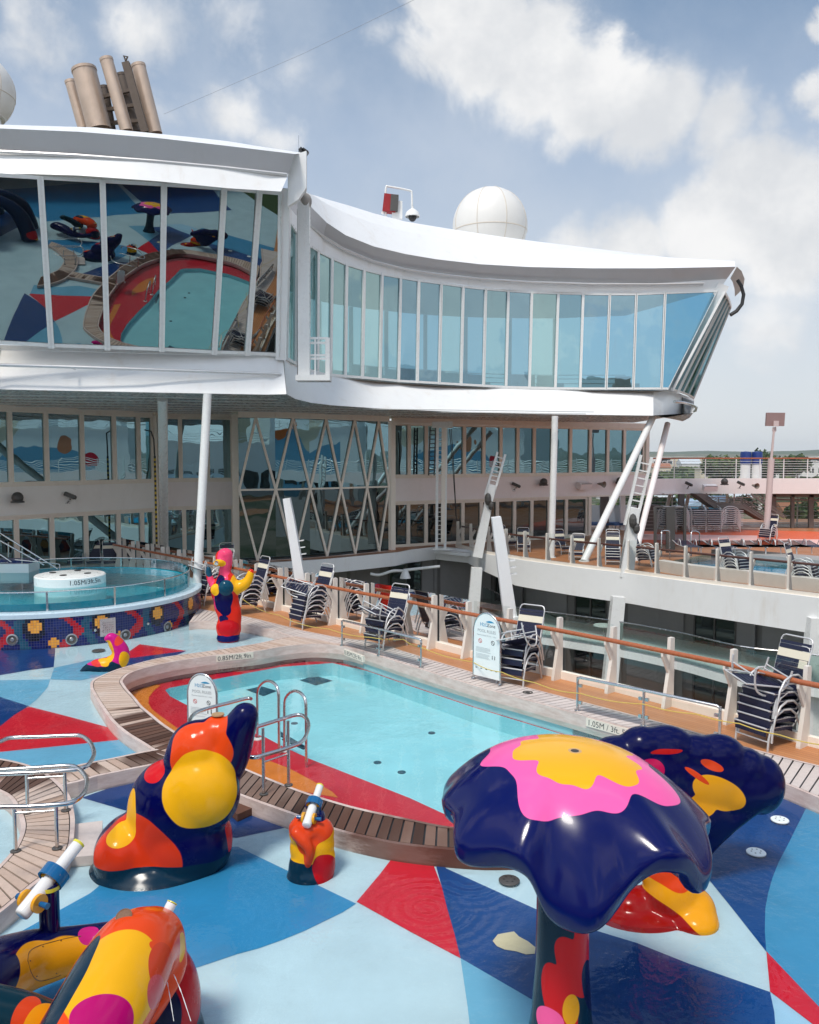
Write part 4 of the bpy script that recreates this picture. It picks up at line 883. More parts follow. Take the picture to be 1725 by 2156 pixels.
# cabin wall under it
wl = [p+E2*1.9+V((0, 1.2, 0)) for p in SEs]
wl = [V((-9, 41, 0)), V((-3, 41.5, 0)), V((2.0, 43.2, 0))]+[p for p in wl if p.x > 4.2]
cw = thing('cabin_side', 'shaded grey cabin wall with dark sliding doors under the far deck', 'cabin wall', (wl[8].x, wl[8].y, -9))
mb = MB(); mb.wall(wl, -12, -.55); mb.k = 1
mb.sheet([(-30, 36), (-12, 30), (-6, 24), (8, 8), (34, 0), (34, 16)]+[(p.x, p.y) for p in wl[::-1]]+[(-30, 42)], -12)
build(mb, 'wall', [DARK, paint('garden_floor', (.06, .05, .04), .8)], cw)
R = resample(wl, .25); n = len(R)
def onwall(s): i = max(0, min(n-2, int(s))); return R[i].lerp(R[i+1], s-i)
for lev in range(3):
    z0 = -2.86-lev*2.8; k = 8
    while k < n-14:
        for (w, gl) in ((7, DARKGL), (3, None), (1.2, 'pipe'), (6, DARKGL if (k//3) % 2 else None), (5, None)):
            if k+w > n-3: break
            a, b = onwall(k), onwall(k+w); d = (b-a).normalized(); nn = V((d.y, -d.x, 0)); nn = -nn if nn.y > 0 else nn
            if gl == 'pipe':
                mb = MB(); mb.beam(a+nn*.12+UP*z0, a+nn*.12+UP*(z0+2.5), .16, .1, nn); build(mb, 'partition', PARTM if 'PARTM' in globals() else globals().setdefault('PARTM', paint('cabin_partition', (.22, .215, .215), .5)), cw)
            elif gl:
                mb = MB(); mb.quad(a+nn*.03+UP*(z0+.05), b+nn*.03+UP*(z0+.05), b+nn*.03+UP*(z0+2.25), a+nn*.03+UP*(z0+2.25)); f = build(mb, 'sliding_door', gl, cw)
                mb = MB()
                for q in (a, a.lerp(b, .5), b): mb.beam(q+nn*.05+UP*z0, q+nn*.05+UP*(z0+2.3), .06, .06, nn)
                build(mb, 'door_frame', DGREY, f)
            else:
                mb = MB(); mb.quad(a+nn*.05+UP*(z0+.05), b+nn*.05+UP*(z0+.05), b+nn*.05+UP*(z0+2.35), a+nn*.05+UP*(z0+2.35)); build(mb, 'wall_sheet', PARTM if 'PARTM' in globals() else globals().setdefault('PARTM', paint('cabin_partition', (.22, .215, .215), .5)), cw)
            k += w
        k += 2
# curved glass balconies one and two decks down
for lev, (lab) in enumerate(['curved balcony with green glass rail just below the far deck', 'lower curved balcony half hidden behind the near railing glass']):
    zf = -2.85-lev*2.8
    B = [gz(u, v, -1.75) for u, v in [(985, 1262), (1020, 1270), (1083, 1278), (1190, 1293), (1310, 1310), (1436, 1333), (1560, 1361), (1711, 1378)]]
    B = [V((3.6, 40.6, 0)), V((4.2, 38.2, 0))]+[V((p.x, p.y, 0)) for p in B[2:]]; d = (B[-1]-B[-3]).normalized(); B += [B[-1]+d*2, B[-1]+d*5]
    B = smoothline(B, 5)
    t = thing('balcony', lab, 'balcony', (B[12].x, B[12].y, zf), 'curved cabin balconies')
    mb = MB(); mb.loft([V((p.x, p.y, zf-.28)) for p in B], [V((p.x, p.y, zf)) for p in B]); mb.loft([V((p.x, p.y, zf)) for p in B], [V((p.x, p.y, zf))+E2*3.2+V((0, 1, 0)) for p in B]); mb.loft([V((p.x, p.y, zf-.28)) for p in B], [V((p.x, p.y, zf-.28))+E2*3.2+V((0, 1, 0)) for p in B])
    build(mb, 'slab', WHITE2, t)
    mb = MB(); mb.loft([V((p.x, p.y, zf+.05)) for p in B], [V((p.x, p.y, zf+1.08)) for p in B]); build(mb, 'glass_rail', CLEARG, t)
    mb = MB(); mb.tube([V((p.x, p.y, zf+1.1)) for p in B], .03, 6); build(mb, 'top_rail', STEEL, t)
    if lev == 0:
        for i, (u, v) in enumerate([(1118, 1303), (1272, 1316)]):
            p = gy(u, v, [36.3, 33.6][i]); q = thing('cafe_table', ['small round glass table on the balcony, nearer the white pylon', 'small round white table on the balcony by the green glass, nearer the thick post'][i], 'table', (p.x, p.y, zf), 'round balcony tables')
            mb = MB(); mb.lathe([(.42, p.z-.03), (.42, p.z), (0, p.z)], (p.x, p.y, 0), 24); build(mb, 'table_top', [TINTG, WHITE2][i], q)
            mb = MB(); mb.lathe([(.03, zf+.02), (.03, p.z-.03)], (p.x, p.y, 0), 10); mb.lathe([(.22, zf), (.22, zf+.03), (0, zf+.03)], (p.x, p.y, 0), 16); build(mb, 'pedestal', STEEL, q)
# posts and pylons in the gap -------------------------------------------------
def strutbox(label, p, q, w, h, name, cat, w2=None, mat=WHITE2, up=V((0, -1, 0))):
    t = thing(name, label, cat, p); mb = MB(); mb.beam(p, q, w, h, up, w2 or w, h); build(mb, 'shaft', mat, t); return t
def down(label, u0, v0, u1, v1, Y, w, w2):
    return strutbox(label, gy(u1, v1, Y), gy(u0, v0, Y), w2, .4, 'support_post', 'post', w)
t = down('white tapered post under the far deck edge, near the inner corner', 1004, 1195, 988, 1395, 38.5, .5, .6)
t = down('white tapered post under the far deck edge, below the big white mast', 1302, 1256, 1280, 1480, 32.0, .48, .58)
t = down('white tapered post at the right picture border under the far deck', 1722, 1300, 1708, 1560, 27.0, .6, .85)
# leaning white light pylons just outside the near railing
def pylon(label, u0, v0, u1, v1, Y, w, w2, fins):
    t = thing('light_pylon', label, 'pylon', gy(u1, v1, Y)); P, Q = gy(u1, v1, Y), gy(u0, v0, Y-.2); d = (Q-P).normalized(); L = (Q-P).length
    x = d.cross(V((0, -1, 0))).normalized(); x = -x if x.x < 0 else x; y = V((0, 1, 0))
    pts = [P-x*w/2, P+x*w/2, P+x*w2*.5+d*L*.86-x*0, P+x*w2*.36+d*L, P-x*w2*.62+d*L, P-x*w2*.66+d*L*.7]
    mb = MB(); mb.plate([p-y*.14 for p in pts], y*.28); build(mb, 'shaft', WHITE, t)
    for f in fins:
        mb = MB(); c = P+d*L*f+x*(lerp(w, w2, f)*.5+.08); mb.beam(c-x*.10, c+x*.07, .12, .025); build(mb, 'light_fin', WHITE2, t)
    mb = MB(); c = P+d*L*.30+x*w*.22; mb.box(c-y*.16, (.2, .1, .24), x, None, d); build(mb, 'service_box', WHITE2, t)
    return t
pylon('white leaning pylon with side fins between the bird figure and the lattice window', 606, 1049, 650, 1330, 24.0, .34, .20, (.68, .63, .58))
pylon('white leaning pylon with side fins behind the free standing pool rules board', 1047, 1088, 1088, 1400, 18.9, .33, .21, (.70, .655, .61))
def pylon_far(label, a, b, c, Y, w):
    t = thing('light_pylon', label, 'pylon', gy(*a, Y)); mb = MB(); mb.beam(gy(*a, Y), gy(*b, Y), w, .4, V((0, -1, 0)), w*.7); build(mb, 'shaft', WHITE2, t)
    mb = MB(); d = (gy(*c, Y)-gy(*b, Y)); r = V((d.z, 0, -d.x)).normalized()*w*.42
    p0 = gy(*a, Y).lerp(gy(*b, Y), .55)
    for s in (-1, 1): mb.beam(gy(*b, Y)+r*s-d*.35, gy(*c, Y)+r*s, .10, .12, V((0, -1, 0)))
    for k in range(7): q = gy(*b, Y)+d*(k/7); mb.beam(q-r, q+r, .05, .05)
    build(mb, 'ladder_frame', WHITE2, t)
    mb = MB(); q = gy(*a, Y).lerp(gy(*b, Y), .75); mb.ell(q+V((-.05, -.3, .2)), (.16, .16, .3), 10); mb.ell(q+V((.1, -.3, -.1)), (.14, .14, .22), 10); build(mb, 'lamp_cluster', DGREY, t); return t
pylon_far('slim leaning pylon with a ladder frame at the inner end of the far railing', Z11(390, 1180), Z11(520, 560), Z11(600, 285), 39.2, .46)
pylon_far('big white leaning mast with a ladder frame rising from the far deck edge', (1318, 1215), Z9(270, 850), Z9(365, 440), 33.0, .52)
# ---------------------------------------------------------------- railings with tapered posts
def rail_run(name, label, pts, inner, lab_hand=None, hand=VARN, glass=CLEAR, zh=1.08, hz=1.30, kerb=BEIGE, postm=None, brackets=True):
    t = thing(name, label, 'railing', pts[len(pts)//2]); N = len(pts); hp = []
    for i, p in enumerate(pts):
        d = (pts[min(N-1, i+1)]-pts[max(0, i-1)]).normalized(); n = V((-d.y, d.x, 0)); n = n if n.dot(inner) > 0 else -n
        mb = MB(); pr = [(0, 0), (.30, 0), (.30, .03), (.16, .66), (.13, hz), (.02, hz), (0, hz-.02)]
        mb.plate([p+n*a+UP*z-d*.035 for a, z in pr], d*.07); build(mb, 'post', postm or BEIGEL, t)
        if brackets:
            mb = MB(); mb.plate([p+n*a+UP*z-d*.02 for a, z in [(.15, .62), (.36, .98), (.36, 1.04), (.27, 1.04), (.13, .80)]], d*.04); build(mb, 'bracket', postm or BEIGEL, t)
        hp.append(p+n*.31+UP*zh)
        if i < N-1:
            a, b = p+d*.07-n*.03, pts[i+1]-d*.07-n*.03
            mb = MB(); mb.quad(a+UP*.16, b+UP*.16, b+UP*(hz+.02), a+UP*(hz+.02)); build(mb, 'glass_panel', glass, t)
    mb = MB(); mb.tube(hp, .045, 10); build(mb, 'handrail', hand, t, 60)
    mb = MB()
    for a, b in zip(pts, pts[1:]): mb.beam(a+UP*.08, b+UP*.08, .12, .16)
    build(mb, 'kerb', kerb, t); return t
BEIGEL = paint('ivory_post', (.74, .69, .62), .4, var=.05, grime=(.5, .4, .3), gamt=.25, gscale=4)
KERBM = BEIGE
rail_run('deck_railing', 'near glass railing with ivory tapered posts and orange wooden handrail along the pool deck', [V((p.x, p.y, -.02)) for p in rail_pts], -E2)
RP = [gz(u, v, 0) for u, v in [(958, 1152), (985, 1159), (1022, 1167.5), (1099, 1180.5)]]
RP = RP[:3]+[RP[2].lerp(RP[3], .5)]+[gz(u, v, 0) for u, v in [(1099, 1180.5), (1146, 1187), (1198, 1194), (1255, 1201), (1318, 1208), (1376, 1216), (1437, 1224.5), (1504, 1233), (1575, 1242), (1655, 1252)]]
d = (RP[-1]-RP[-4]).normalized(); RP += [RP[-1]+d*1.3, RP[-1]+d*2.6, RP[-1]+d*3.9]
RP = [p+E2*.12 for p in RP]
rail_run('deck_railing', 'far glass railing with ivory posts and dark handrail along the curved far deck edge', RP, E2, hand=DARKV if 'DARKV' in globals() else paint('dark_handrail', (.10, .035, .025), .35), zh=1.05, hz=1.32, postm=BEIGEL)
# near deck glass exit plate on the post
p = gz(1015, 1388, 0)+V((0, -.1, 0)); c = gy(1026, 1308, p.y)
t = thing('exit_plate', 'small green exit arrow plate with a white frame on the railing behind the rules board', 'sign', c)
mb = MB(); mb.box(c, (.42, .03, .22), E1*-1); build(mb, 'frame', WHITE2, t); mb = MB(); mb.box(c+V((0, -.02, -.01)), (.38, .02, .14), E1*-1); build(mb, 'face', paint('exit_green', (.02, .10, .02), .4), t)
mb = MB(); x = -E1; o = c-E2*.034; y = UP
for a, b, w in [((-.15, -.03), (-.09, .02), .018), ((-.09, .02), (-.05, -.02), .018), ((-.11, .04), (-.07, .045), .03), ((.06, .0), (.15, 0), .022), ((.11, .03), (.15, 0), .02), ((.11, -.03), (.15, 0), .02)]: mb.beam(o+x*a[0]+y*a[1], o+x*b[0]+y*b[1], w, .006, E2)
build(mb, 'pictogram', SIGNW, t)
# ---------------------------------------------------------------- raised round tub with mosaic wall
TC = V((-10.4, 24.6, 0)); TR = 4.05
tub = thing('whirlpool_tub', 'raised round pool tub with a navy and red mosaic wall, pale rim and glass rail', 'pool tub', (TC.x, TC.y, -.22))
def mosaic():
    m, t, out = newmat('mosaic_tiles'); P = t.pos(); d = t.vec('SUBTRACT', P, tuple(TC)); s = t.node('ShaderNodeSeparateXYZ'); t.l.new(d, s.inputs[0])
    a = t.math('ARCTAN2', s.outputs[1], s.outputs[0]); arc = t.math('MULTIPLY', a, TR); z = t.math('ADD', s.outputs[2], .22)
    T = .066; ia = t.math('FLOOR', t.math('DIVIDE', arc, T)); iz = t.math('FLOOR', t.math('DIVIDE', z, T))
    fa = t.math('FRACT', t.math('DIVIDE', arc, T)); fz = t.math('FRACT', t.math('DIVIDE', z, T))
    g = t.math('MAXIMUM', t.math('LESS_THAN', fa, .12), t.math('LESS_THAN', fz, .12))
    qa, qz = t.math('MULTIPLY', ia, T), t.math('MULTIPLY', iz, T)
    per = 1.62; ph = t.math('MULTIPLY', t.math('FRACT', t.math('DIVIDE', t.math('ADD', qa, 100*per+.35), per)), per)
    wav = t.math('ADD', .62, t.math('MULTIPLY', t.math('SINE', t.math('ADD', t.math('MULTIPLY', qz, 6.4), -.9)), .20))
    red = t.math('LESS_THAN', t.math('ABSOLUTE', t.math('SUBTRACT', ph, wav)), t.math('ADD', .13, t.math('MULTIPLY', t.math('SINE', t.math('MULTIPLY', qz, 9)), .03)))
    wav2 = t.math('ADD', 1.10, t.math('MULTIPLY', t.math('SINE', t.math('ADD', t.math('MULTIPLY', qz, 5.5), 2.3)), .12)); teal = t.math('LESS_THAN', t.math('ABSOLUTE', t.math('SUBTRACT', ph, wav2)), .12)
    ex = t.math('DIVIDE', t.math('SUBTRACT', ph, 1.40), .26); ez = t.math('DIVIDE', t.math('SUBTRACT', qz, .50), .34); bl = t.math('LESS_THAN', t.math('ADD', t.math('MULTIPLY', ex, ex), t.math('MULTIPLY', ez, ez)), 1)
    wn = t.node('ShaderNodeTexWhiteNoise', noise_dimensions='2D'); cv = t.node('ShaderNodeCombineXYZ'); t.l.new(ia, cv.inputs[0]); t.l.new(iz, cv.inputs[1]); t.l.new(cv.outputs[0], wn.inputs['Vector']); r = wn.outputs[0]
    c = t.mix(r, (.004, .008, .07), (.008, .016, .13)); c = t.mix(teal, c, t.mix(r, (.008, .06, .11), (.015, .09, .15))); c = t.mix(bl, c, t.mix(r, (.004, .006, .012), (.010, .014, .03))); c = t.mix(red, c, t.mix(r, (.34, .006, .014), (.50, .012, .02)))
    def cross(c0, cz, big):
        dx = t.math('ABSOLUTE', t.math('SUBTRACT', ph, c0)); dz = t.math('ABSOLUTE', t.math('SUBTRACT', qz, cz)); w, n = (.17, .10) if big else (.12, .05)
        A = t.math('MULTIPLY', t.math('LESS_THAN', dx, w), t.math('LESS_THAN', dz, n)); B = t.math('MULTIPLY', t.math('LESS_THAN', dx, n), t.math('LESS_THAN', dz, w)); return t.math('MAXIMUM', A, B)
    c = t.mix(t.math('MAXIMUM', cross(1.40, .52, True), cross(.22, .10, False)), c, t.mix(r, (.72, .28, .03), (.85, .40, .06)))
    c = t.mix(g, c, t.mix(.5, (.07, .07, .12), c)); b = principled(t, out, c, t.math('ADD', .12, t.math('MULTIPLY', g, .5)), 0, .5, 0, t.bump(t.math('SUBTRACT', 1, g), .4, .004)); return m
mb = MB(); mb.lathe([(TR, -.25), (TR, .58)], TC, 128); build(mb, 'mosaic_wall', mosaic(), tub, 40)
mb = MB(); mb.lathe([(TR+.02, .55), (TR+.03, .66), (TR-.02, .68), (3.70, .68), (3.66, .64), (3.66, .2)], TC, 96); build(mb, 'rim', paint('tub_rim', (.55, .68, .75), .3, var=.06), tub, 50)
mb = MB(); mb.lathe([(3.66, .85), (0, .85)], TC, 96); build(mb, 'tub_water', water('tub_water_surface', (.74, .97, .985), 3.2, .30, [(gz(*ZT(1390, 300), .85), 1.2), (gz(*ZT(930, 250), .85), .8)]), tub)
mb = MB(); mb.lathe([(3.66, .22), (3.66, .86)], TC, 96); mb.lathe([(3.66, .25), (0, .25)], TC, 64); build(mb, 'shell', paint('tub_lining', (.02, .50, .64), .3), tub, 60)
mb = MB(); mb.lathe([(3.72, .68), (3.72, 1.16)], TC, 96); build(mb, 'glass_rail', clear_glass('tub_glass', (.72, .90, .92), 1.45, .02), tub)
mb = MB(); mb.tube([TC+V((3.72*math.cos(a), 3.72*math.sin(a), 1.17)) for a in [2*math.pi*k/96 for k in range(96)]], .018, 8, True); build(mb, 'top_rail', STEEL, tub)
for k in range(14):
    a = math.radians(-104+k*360/14+6); p = TC+V((3.73*math.cos(a), 3.73*math.sin(a), 0)); mb = MB(); mb.beam(p+UP*.67, p+UP*1.17, .05, .02, V((math.cos(a), math.sin(a), 0))); build(mb, 'rail_post', STEEL, tub)
# speakers / jets in the wall, perforated plate
def wallpt(x, y):
    r = ray(*ZT(x, y)); o = V((0, 0, H)); dx, dy = r.x, r.y; cx, cy = -TC.x, -TC.y; A = dx*dx+dy*dy; B = 2*(dx*cx+dy*cy); C_ = cx*cx+cy*cy-TR*TR; k = (-B-math.sqrt(max(0, B*B-4*A*C_)))/(2*A); return o+r*k
for x, y in [(107, 860), (617, 856), (1080, 818), (1442, 748)]:
    p = wallpt(x, y); n = V((p.x-TC.x, p.y-TC.y, 0)).normalized(); mb = MB(); mb.lathe([(.145, 0), (.145, .02), (.115, .03)], p, 28, n); mb.k = 1; mb.lathe([(.115, .028), (.06, .012)], p, 28, n); mb.k = 0; mb.lathe([(.055, .012), (.04, .028), (0, .028)], p, 20, n)
    build(mb, 'wall_jet', [paint('jet_rim_grey', (.33, .34, .36), .3, metal=.6), DGREY], tub, 40)
p = wallpt(928, 750); n = V((p.x-TC.x, p.y-TC.y, 0)).normalized(); x = V((-n.y, n.x, 0)); mb = MB(); mb.box(p+n*.015, (.40, .03, .46), x, None, UP); mb.k = 1
for i in range(6):
    for j in range(5): mb.box(p+n*.032+x*(-.12+i*.05)+UP*(-.12+j*.06), (.016, .004, .016), x, None, UP)
build(mb, 'perforated_plate', [paint('plate_grey', (.52, .50, .49), .3, metal=.5), BLACK], tub)
for q in [(820, 777), (1275, 722)]: p = wallpt(*q); n = V((p.x-TC.x, p.y-TC.y, 0)).normalized(); mb = MB(); mb.lathe([(.035, 0), (.035, .02), (0, .03)], p, 12, n); build(mb, 'spout', STEEL, tub, 40)
# island
ic = gz(*ZT(606, 293), 1.12); ic = V((ic.x, ic.y, 0))
t = thing('tub_island', 'white round island seat in the tub water, with black depth lettering on its side', 'island', (ic.x, ic.y, .5))
mb = MB(); mb.lathe([(1.0, .3), (1.0, 1.09), (.97, 1.12), (.80, 1.12), (.78, 1.13), (0, 1.13)], ic, 64); build(mb, 'drum', paint('island_white', (.80, .82, .80), .3, var=.03), t, 40)
for x, y in [(455, 283), (545, 306), (755, 288), (670, 265)]:
    p = gz(*ZT(x, y), 1.13); mb = MB(); mb.lathe([(.10, .135), (.10, .15), (0, .15)], p-UP*.13, 18); build(mb, 'cup_hole', BLACK, t)
mb = MB(); vs, fs, w = textmesh('1.05M/3ft.5in.'); sc = .19; out_ = []
for v in vs:
    a = -1.23+(v[0]*sc)/1.003; out_.append(ic+V((1.004*math.cos(a), 1.004*math.sin(a), .92+v[1]*sc)))
mb.add(out_, fs); build(mb, 'depth_lettering', INK, t)
# wall block and stair at the left of the tub
t = thing('tub_entry_step', 'white block with blue top in the tub water at the left picture border', 'step', gz(-60, 1213, .6))
a, b = gz(*ZT(-150, 285), .85), gz(*ZT(243, 283), .85); mb = MB(); c = (a+b)/2+V((0, .45, 0)); mb.box(V((c.x, c.y, .83)), ((b-a).length, .9, .62), b-a); build(mb, 'block', G_WHITE, t); mb = MB(); mb.box(V((c.x, c.y+.1, 1.19)), ((b-a).length-.02, .6, .10), b-a); build(mb, 'top', paint('mosaic_edge_blue', (.006, .02, .12), .3), t)
t = thing('stair_railing', 'steel stair handrail sloping down to the tub at the left picture border', 'handrail', gz(60, 1200, .7))
Ys = 27.0; mb = MB()
for (a, b) in [((-80, -110), (500, 250)), ((-80, -40), (380, 215)), ((-80, 70), (100, 190))]: mb.tube([gy(*ZT(*a), Ys), gy(*ZT(*b), Ys)], .028, 8)
build(mb, 'rails', STEEL, t, 60); mb = MB()
for x, y0, y1 in [(72, 20, 150), (190, 70, 200)]: mb.tube([gy(*ZT(x, y0), Ys), gy(*ZT(x, y1), Ys)], .024, 8)
mb.tube([gy(*ZT(130, 170), Ys), gy(*ZT(500, 205), Ys-.2), gy(*ZT(515, 210), Ys-.2), gy(*ZT(515, 260), Ys-.2)], .018, 6); build(mb, 'posts', STEEL, t, 60)
# ---------------------------------------------------------------- handrails, ladders, signs, glass screens, rope
def railing_tube(name, label, tubes, cat='handrail', group=None, z=0., flanges=()):
    t = thing(name, label, cat, tubes[0][1][0] if tubes else (0, 0, 0), group)
    for part, pts, r in tubes: mb = MB(); mb.tube(smoothline(pts, 4) if part != 'post' else pts, r, 10); build(mb, part, STEEL, t, 80)
    for p in flanges: mb = MB(); mb.lathe([(.06, 0), (.06, .012), (.03, .02)], p, 16); build(mb, 'flange', DGREY, t, 40)
    return t
HR = .92
def zr(x, y, z=HR): return gz(*Z5(x, y), z)
# looped rail across the left ring, front one
def ringrail(label, top, posts, mids):
    tubes = [('rail', [zr(*p) for p in top], .026)]
    fl_ = []
    for (xt, yt, xb, yb) in posts:
        b = gz(*Z5(xb, yb), 0); tp = gy(*Z5(xt, yt), b.y); tubes.append(('post', [b, V((b.x, b.y, tp.z))], .022)); fl_.append(b)
    for (a, b) in mids: pa, pb = fl_[a], fl_[b]; tubes.append(('mid_rail', [pa+UP*.46, pb+UP*.46], .014))
    return railing_tube('handrail', label, tubes, flanges=fl_, group='looped steel handrails')
ringrail('looped steel handrail on the curved walkway, the nearer one with four posts', [(-120, 556), (0, 547), (150, 538), (290, 530), (335, 545), (365, 585), (362, 625), (340, 660), (300, 684), (230, 694), (100, 702), (0, 704), (-120, 712)], [(110, 548, 117, 728), (275, 532, 277, 718), (58, 702, 66, 890), (235, 692, 241, 878)], [(0, 1), (2, 3)])
ringrail('looped steel handrail over the red floor patch, the farther one at the left border', [(-60, 450), (0, 428), (45, 412), (150, 408), (300, 402), (345, 405), (380, 432), (396, 475), (380, 515), (345, 540), (250, 552), (100, 560), (-60, 566)], [], [])
# looped rails across the coping beside the pool rules board
t = railing_tube('handrail', 'looped steel handrail rising behind the orange head of the tall figure', [('rail', [zr(*p) for p in [(806, 372), (800, 340), (818, 312), (860, 292), (960, 266), (1040, 246), (1058, 248)]], .026)], group='looped steel handrails')
tubes = [('rail', [zr(*p) for p in [(960, 400), (1080, 366), (1170, 338), (1245, 316), (1282, 322), (1300, 352), (1292, 395), (1268, 430), (1200, 458), (1120, 482), (1075, 494), (1040, 488), (1025, 470)]], .026)]
fl_ = []
for xt, yt, xb, yb in [(1110, 488, 1111, 650), (1215, 455, 1216, 612)]:
    b = gz(*Z5(xb, yb), 0); tubes.append(('post', [b, V((b.x, b.y, HR))], .022)); fl_.append(b)
tubes.append(('mid_rail', [fl_[0]+UP*.45, fl_[1]+UP*.45], .014))
railing_tube('handrail', 'looped steel handrail with two posts on the dark boards, right of the tall figure', tubes, flanges=fl_, group='looped steel handrails')
# pool ladder hoops standing in the water
def hoop(label, pts, b0, b1):
    p0 = gz(*Z5(*b0), BZ); p1 = gz(*Z5(*b1), -.1); 
    def q(x, y, s): Y = lerp(p0.y, p1.y, s); return gy(*Z5(x, y), Y)
    P = [p0]+[q(x, y, (x-b0[0])/(b1[0]-b0[0])) for x, y in pts]+[V((p1.x, p1.y, -.5))]
    t = thing('pool_ladder_rail', label, 'ladder rail', p0, 'pool grab rails'); mb = MB(); mb.tube(smoothline(P, 4), .025, 10); build(mb, 'hoop', STEEL, t, 80)
    mb = MB(); mb.lathe([(.09, 0), (.09, .015), (.04, .04)], p0, 18); build(mb, 'flange', G_WHITE, t, 40)
hoop('arched steel pool grab rail, left one of the pair, nearer the rules board', [(1085, 300), (1085, 225), (1094, 195), (1115, 176), (1135, 173), (1158, 185), (1172, 215), (1175, 300)], (1085, 418), (1175, 395))
hoop('arched steel pool grab rail, right one of the pair, base lower in the water', [(1199, 360), (1199, 270), (1206, 240), (1225, 220), (1248, 215), (1272, 228), (1287, 258), (1290, 340)], (1198, 468), (1290, 445))
# depth signs on the coping face
def depth(label, txt, a, b, z0, z1, zoff=-.0):
    pa, pb = gz(*a, 0), gz(*b, 0); x = (pb-pa).normalized(); n = V((x.y, -x.x, 0)); n = n if n.y < 0 else -n
    t = thing('depth_sign', label, 'sign', pa, 'pool depth signs'); L = (pb-pa).length
    mb = MB(); mb.box((pa+pb)/2+n*.02+UP*(z0+z1)/2, (L, .05, z1-z0), x); build(mb, 'plate', paint('depth_plate', (.74, .66, .56), .4), t)
    vs, fs, w = textmesh(txt); sc = L*.93/w; mb = MB(); mb.text(txt, pa+n*.0465+x*(L*.03)+UP*(z0+(z1-z0-.70*sc)*.5), x, UP, sc); build(mb, 'lettering', INK, t)
def depth_curved(label, txt, u0, u1, path, z0, z1):
    L = [p for p in path if u0-2 <= pj(V((p.x, p.y, 0)))[0] <= u1+2 and p.y > 17]; L = sorted(L, key=lambda p: pj(V((p.x, p.y, 0)))[0]); L = resample(L, .04); t = thing('depth_sign', label, 'sign', (L[0].x, L[0].y, z0), 'pool depth signs')
    def off(i, d): a, b = L[max(0, i-1)], L[min(len(L)-1, i+1)]; x = (b-a).normalized(); n = V((x.y, -x.x, 0)); n = n if n.y < 0 else -n; return V((L[i].x, L[i].y, 0))+n*d
    N_ = len(L); A_ = [off(i, .012) for i in range(N_)]; mb = MB(); mb.loft([p+UP*z0 for p in A_], [p+UP*z1 for p in A_]); mb.loft([p+UP*z1 for p in A_], [off(i, -.02)+UP*z1 for i in range(N_)]); build(mb, 'plate', paint('depth_plate_long', (.74, .64, .53), .4), t)
    vs, fs, w = textmesh(txt); tot = .04*(N_-1); sc = tot*.93/w; mb = MB(); out_ = []
    for v in vs:
        q_ = min(N_-1.001, max(0, (v[0]*sc+tot*.035)/tot*(N_-1))); i = int(q_); p = off(i, .016).lerp(off(i+1, .016), q_-i); out_.append(p+UP*(z0+(z1-z0-.70*sc)*.5+v[1]*sc))
    mb.add(out_, fs); build(mb, 'lettering', INK, t)
depth_curved('depth sign reading 0.85M/2ft.9in. on the coping behind the red pool end', '0.85M/2ft.9in.', 453, 536, rA, -.165, -.01)
depth('small depth sign reading 0.85M/2ft.9in. at the start of the straight coping', '0.85M/2ft.9in.', Z8(403, 668), Z8(522, 712), -.15, -.005)
depth('depth sign reading 1.05M / 3ft. 5in. on the coping behind the scalloped fan', '1.05M / 3ft. 5in.', Z6(750, 322), Z6(952, 378), -.16, -.01)
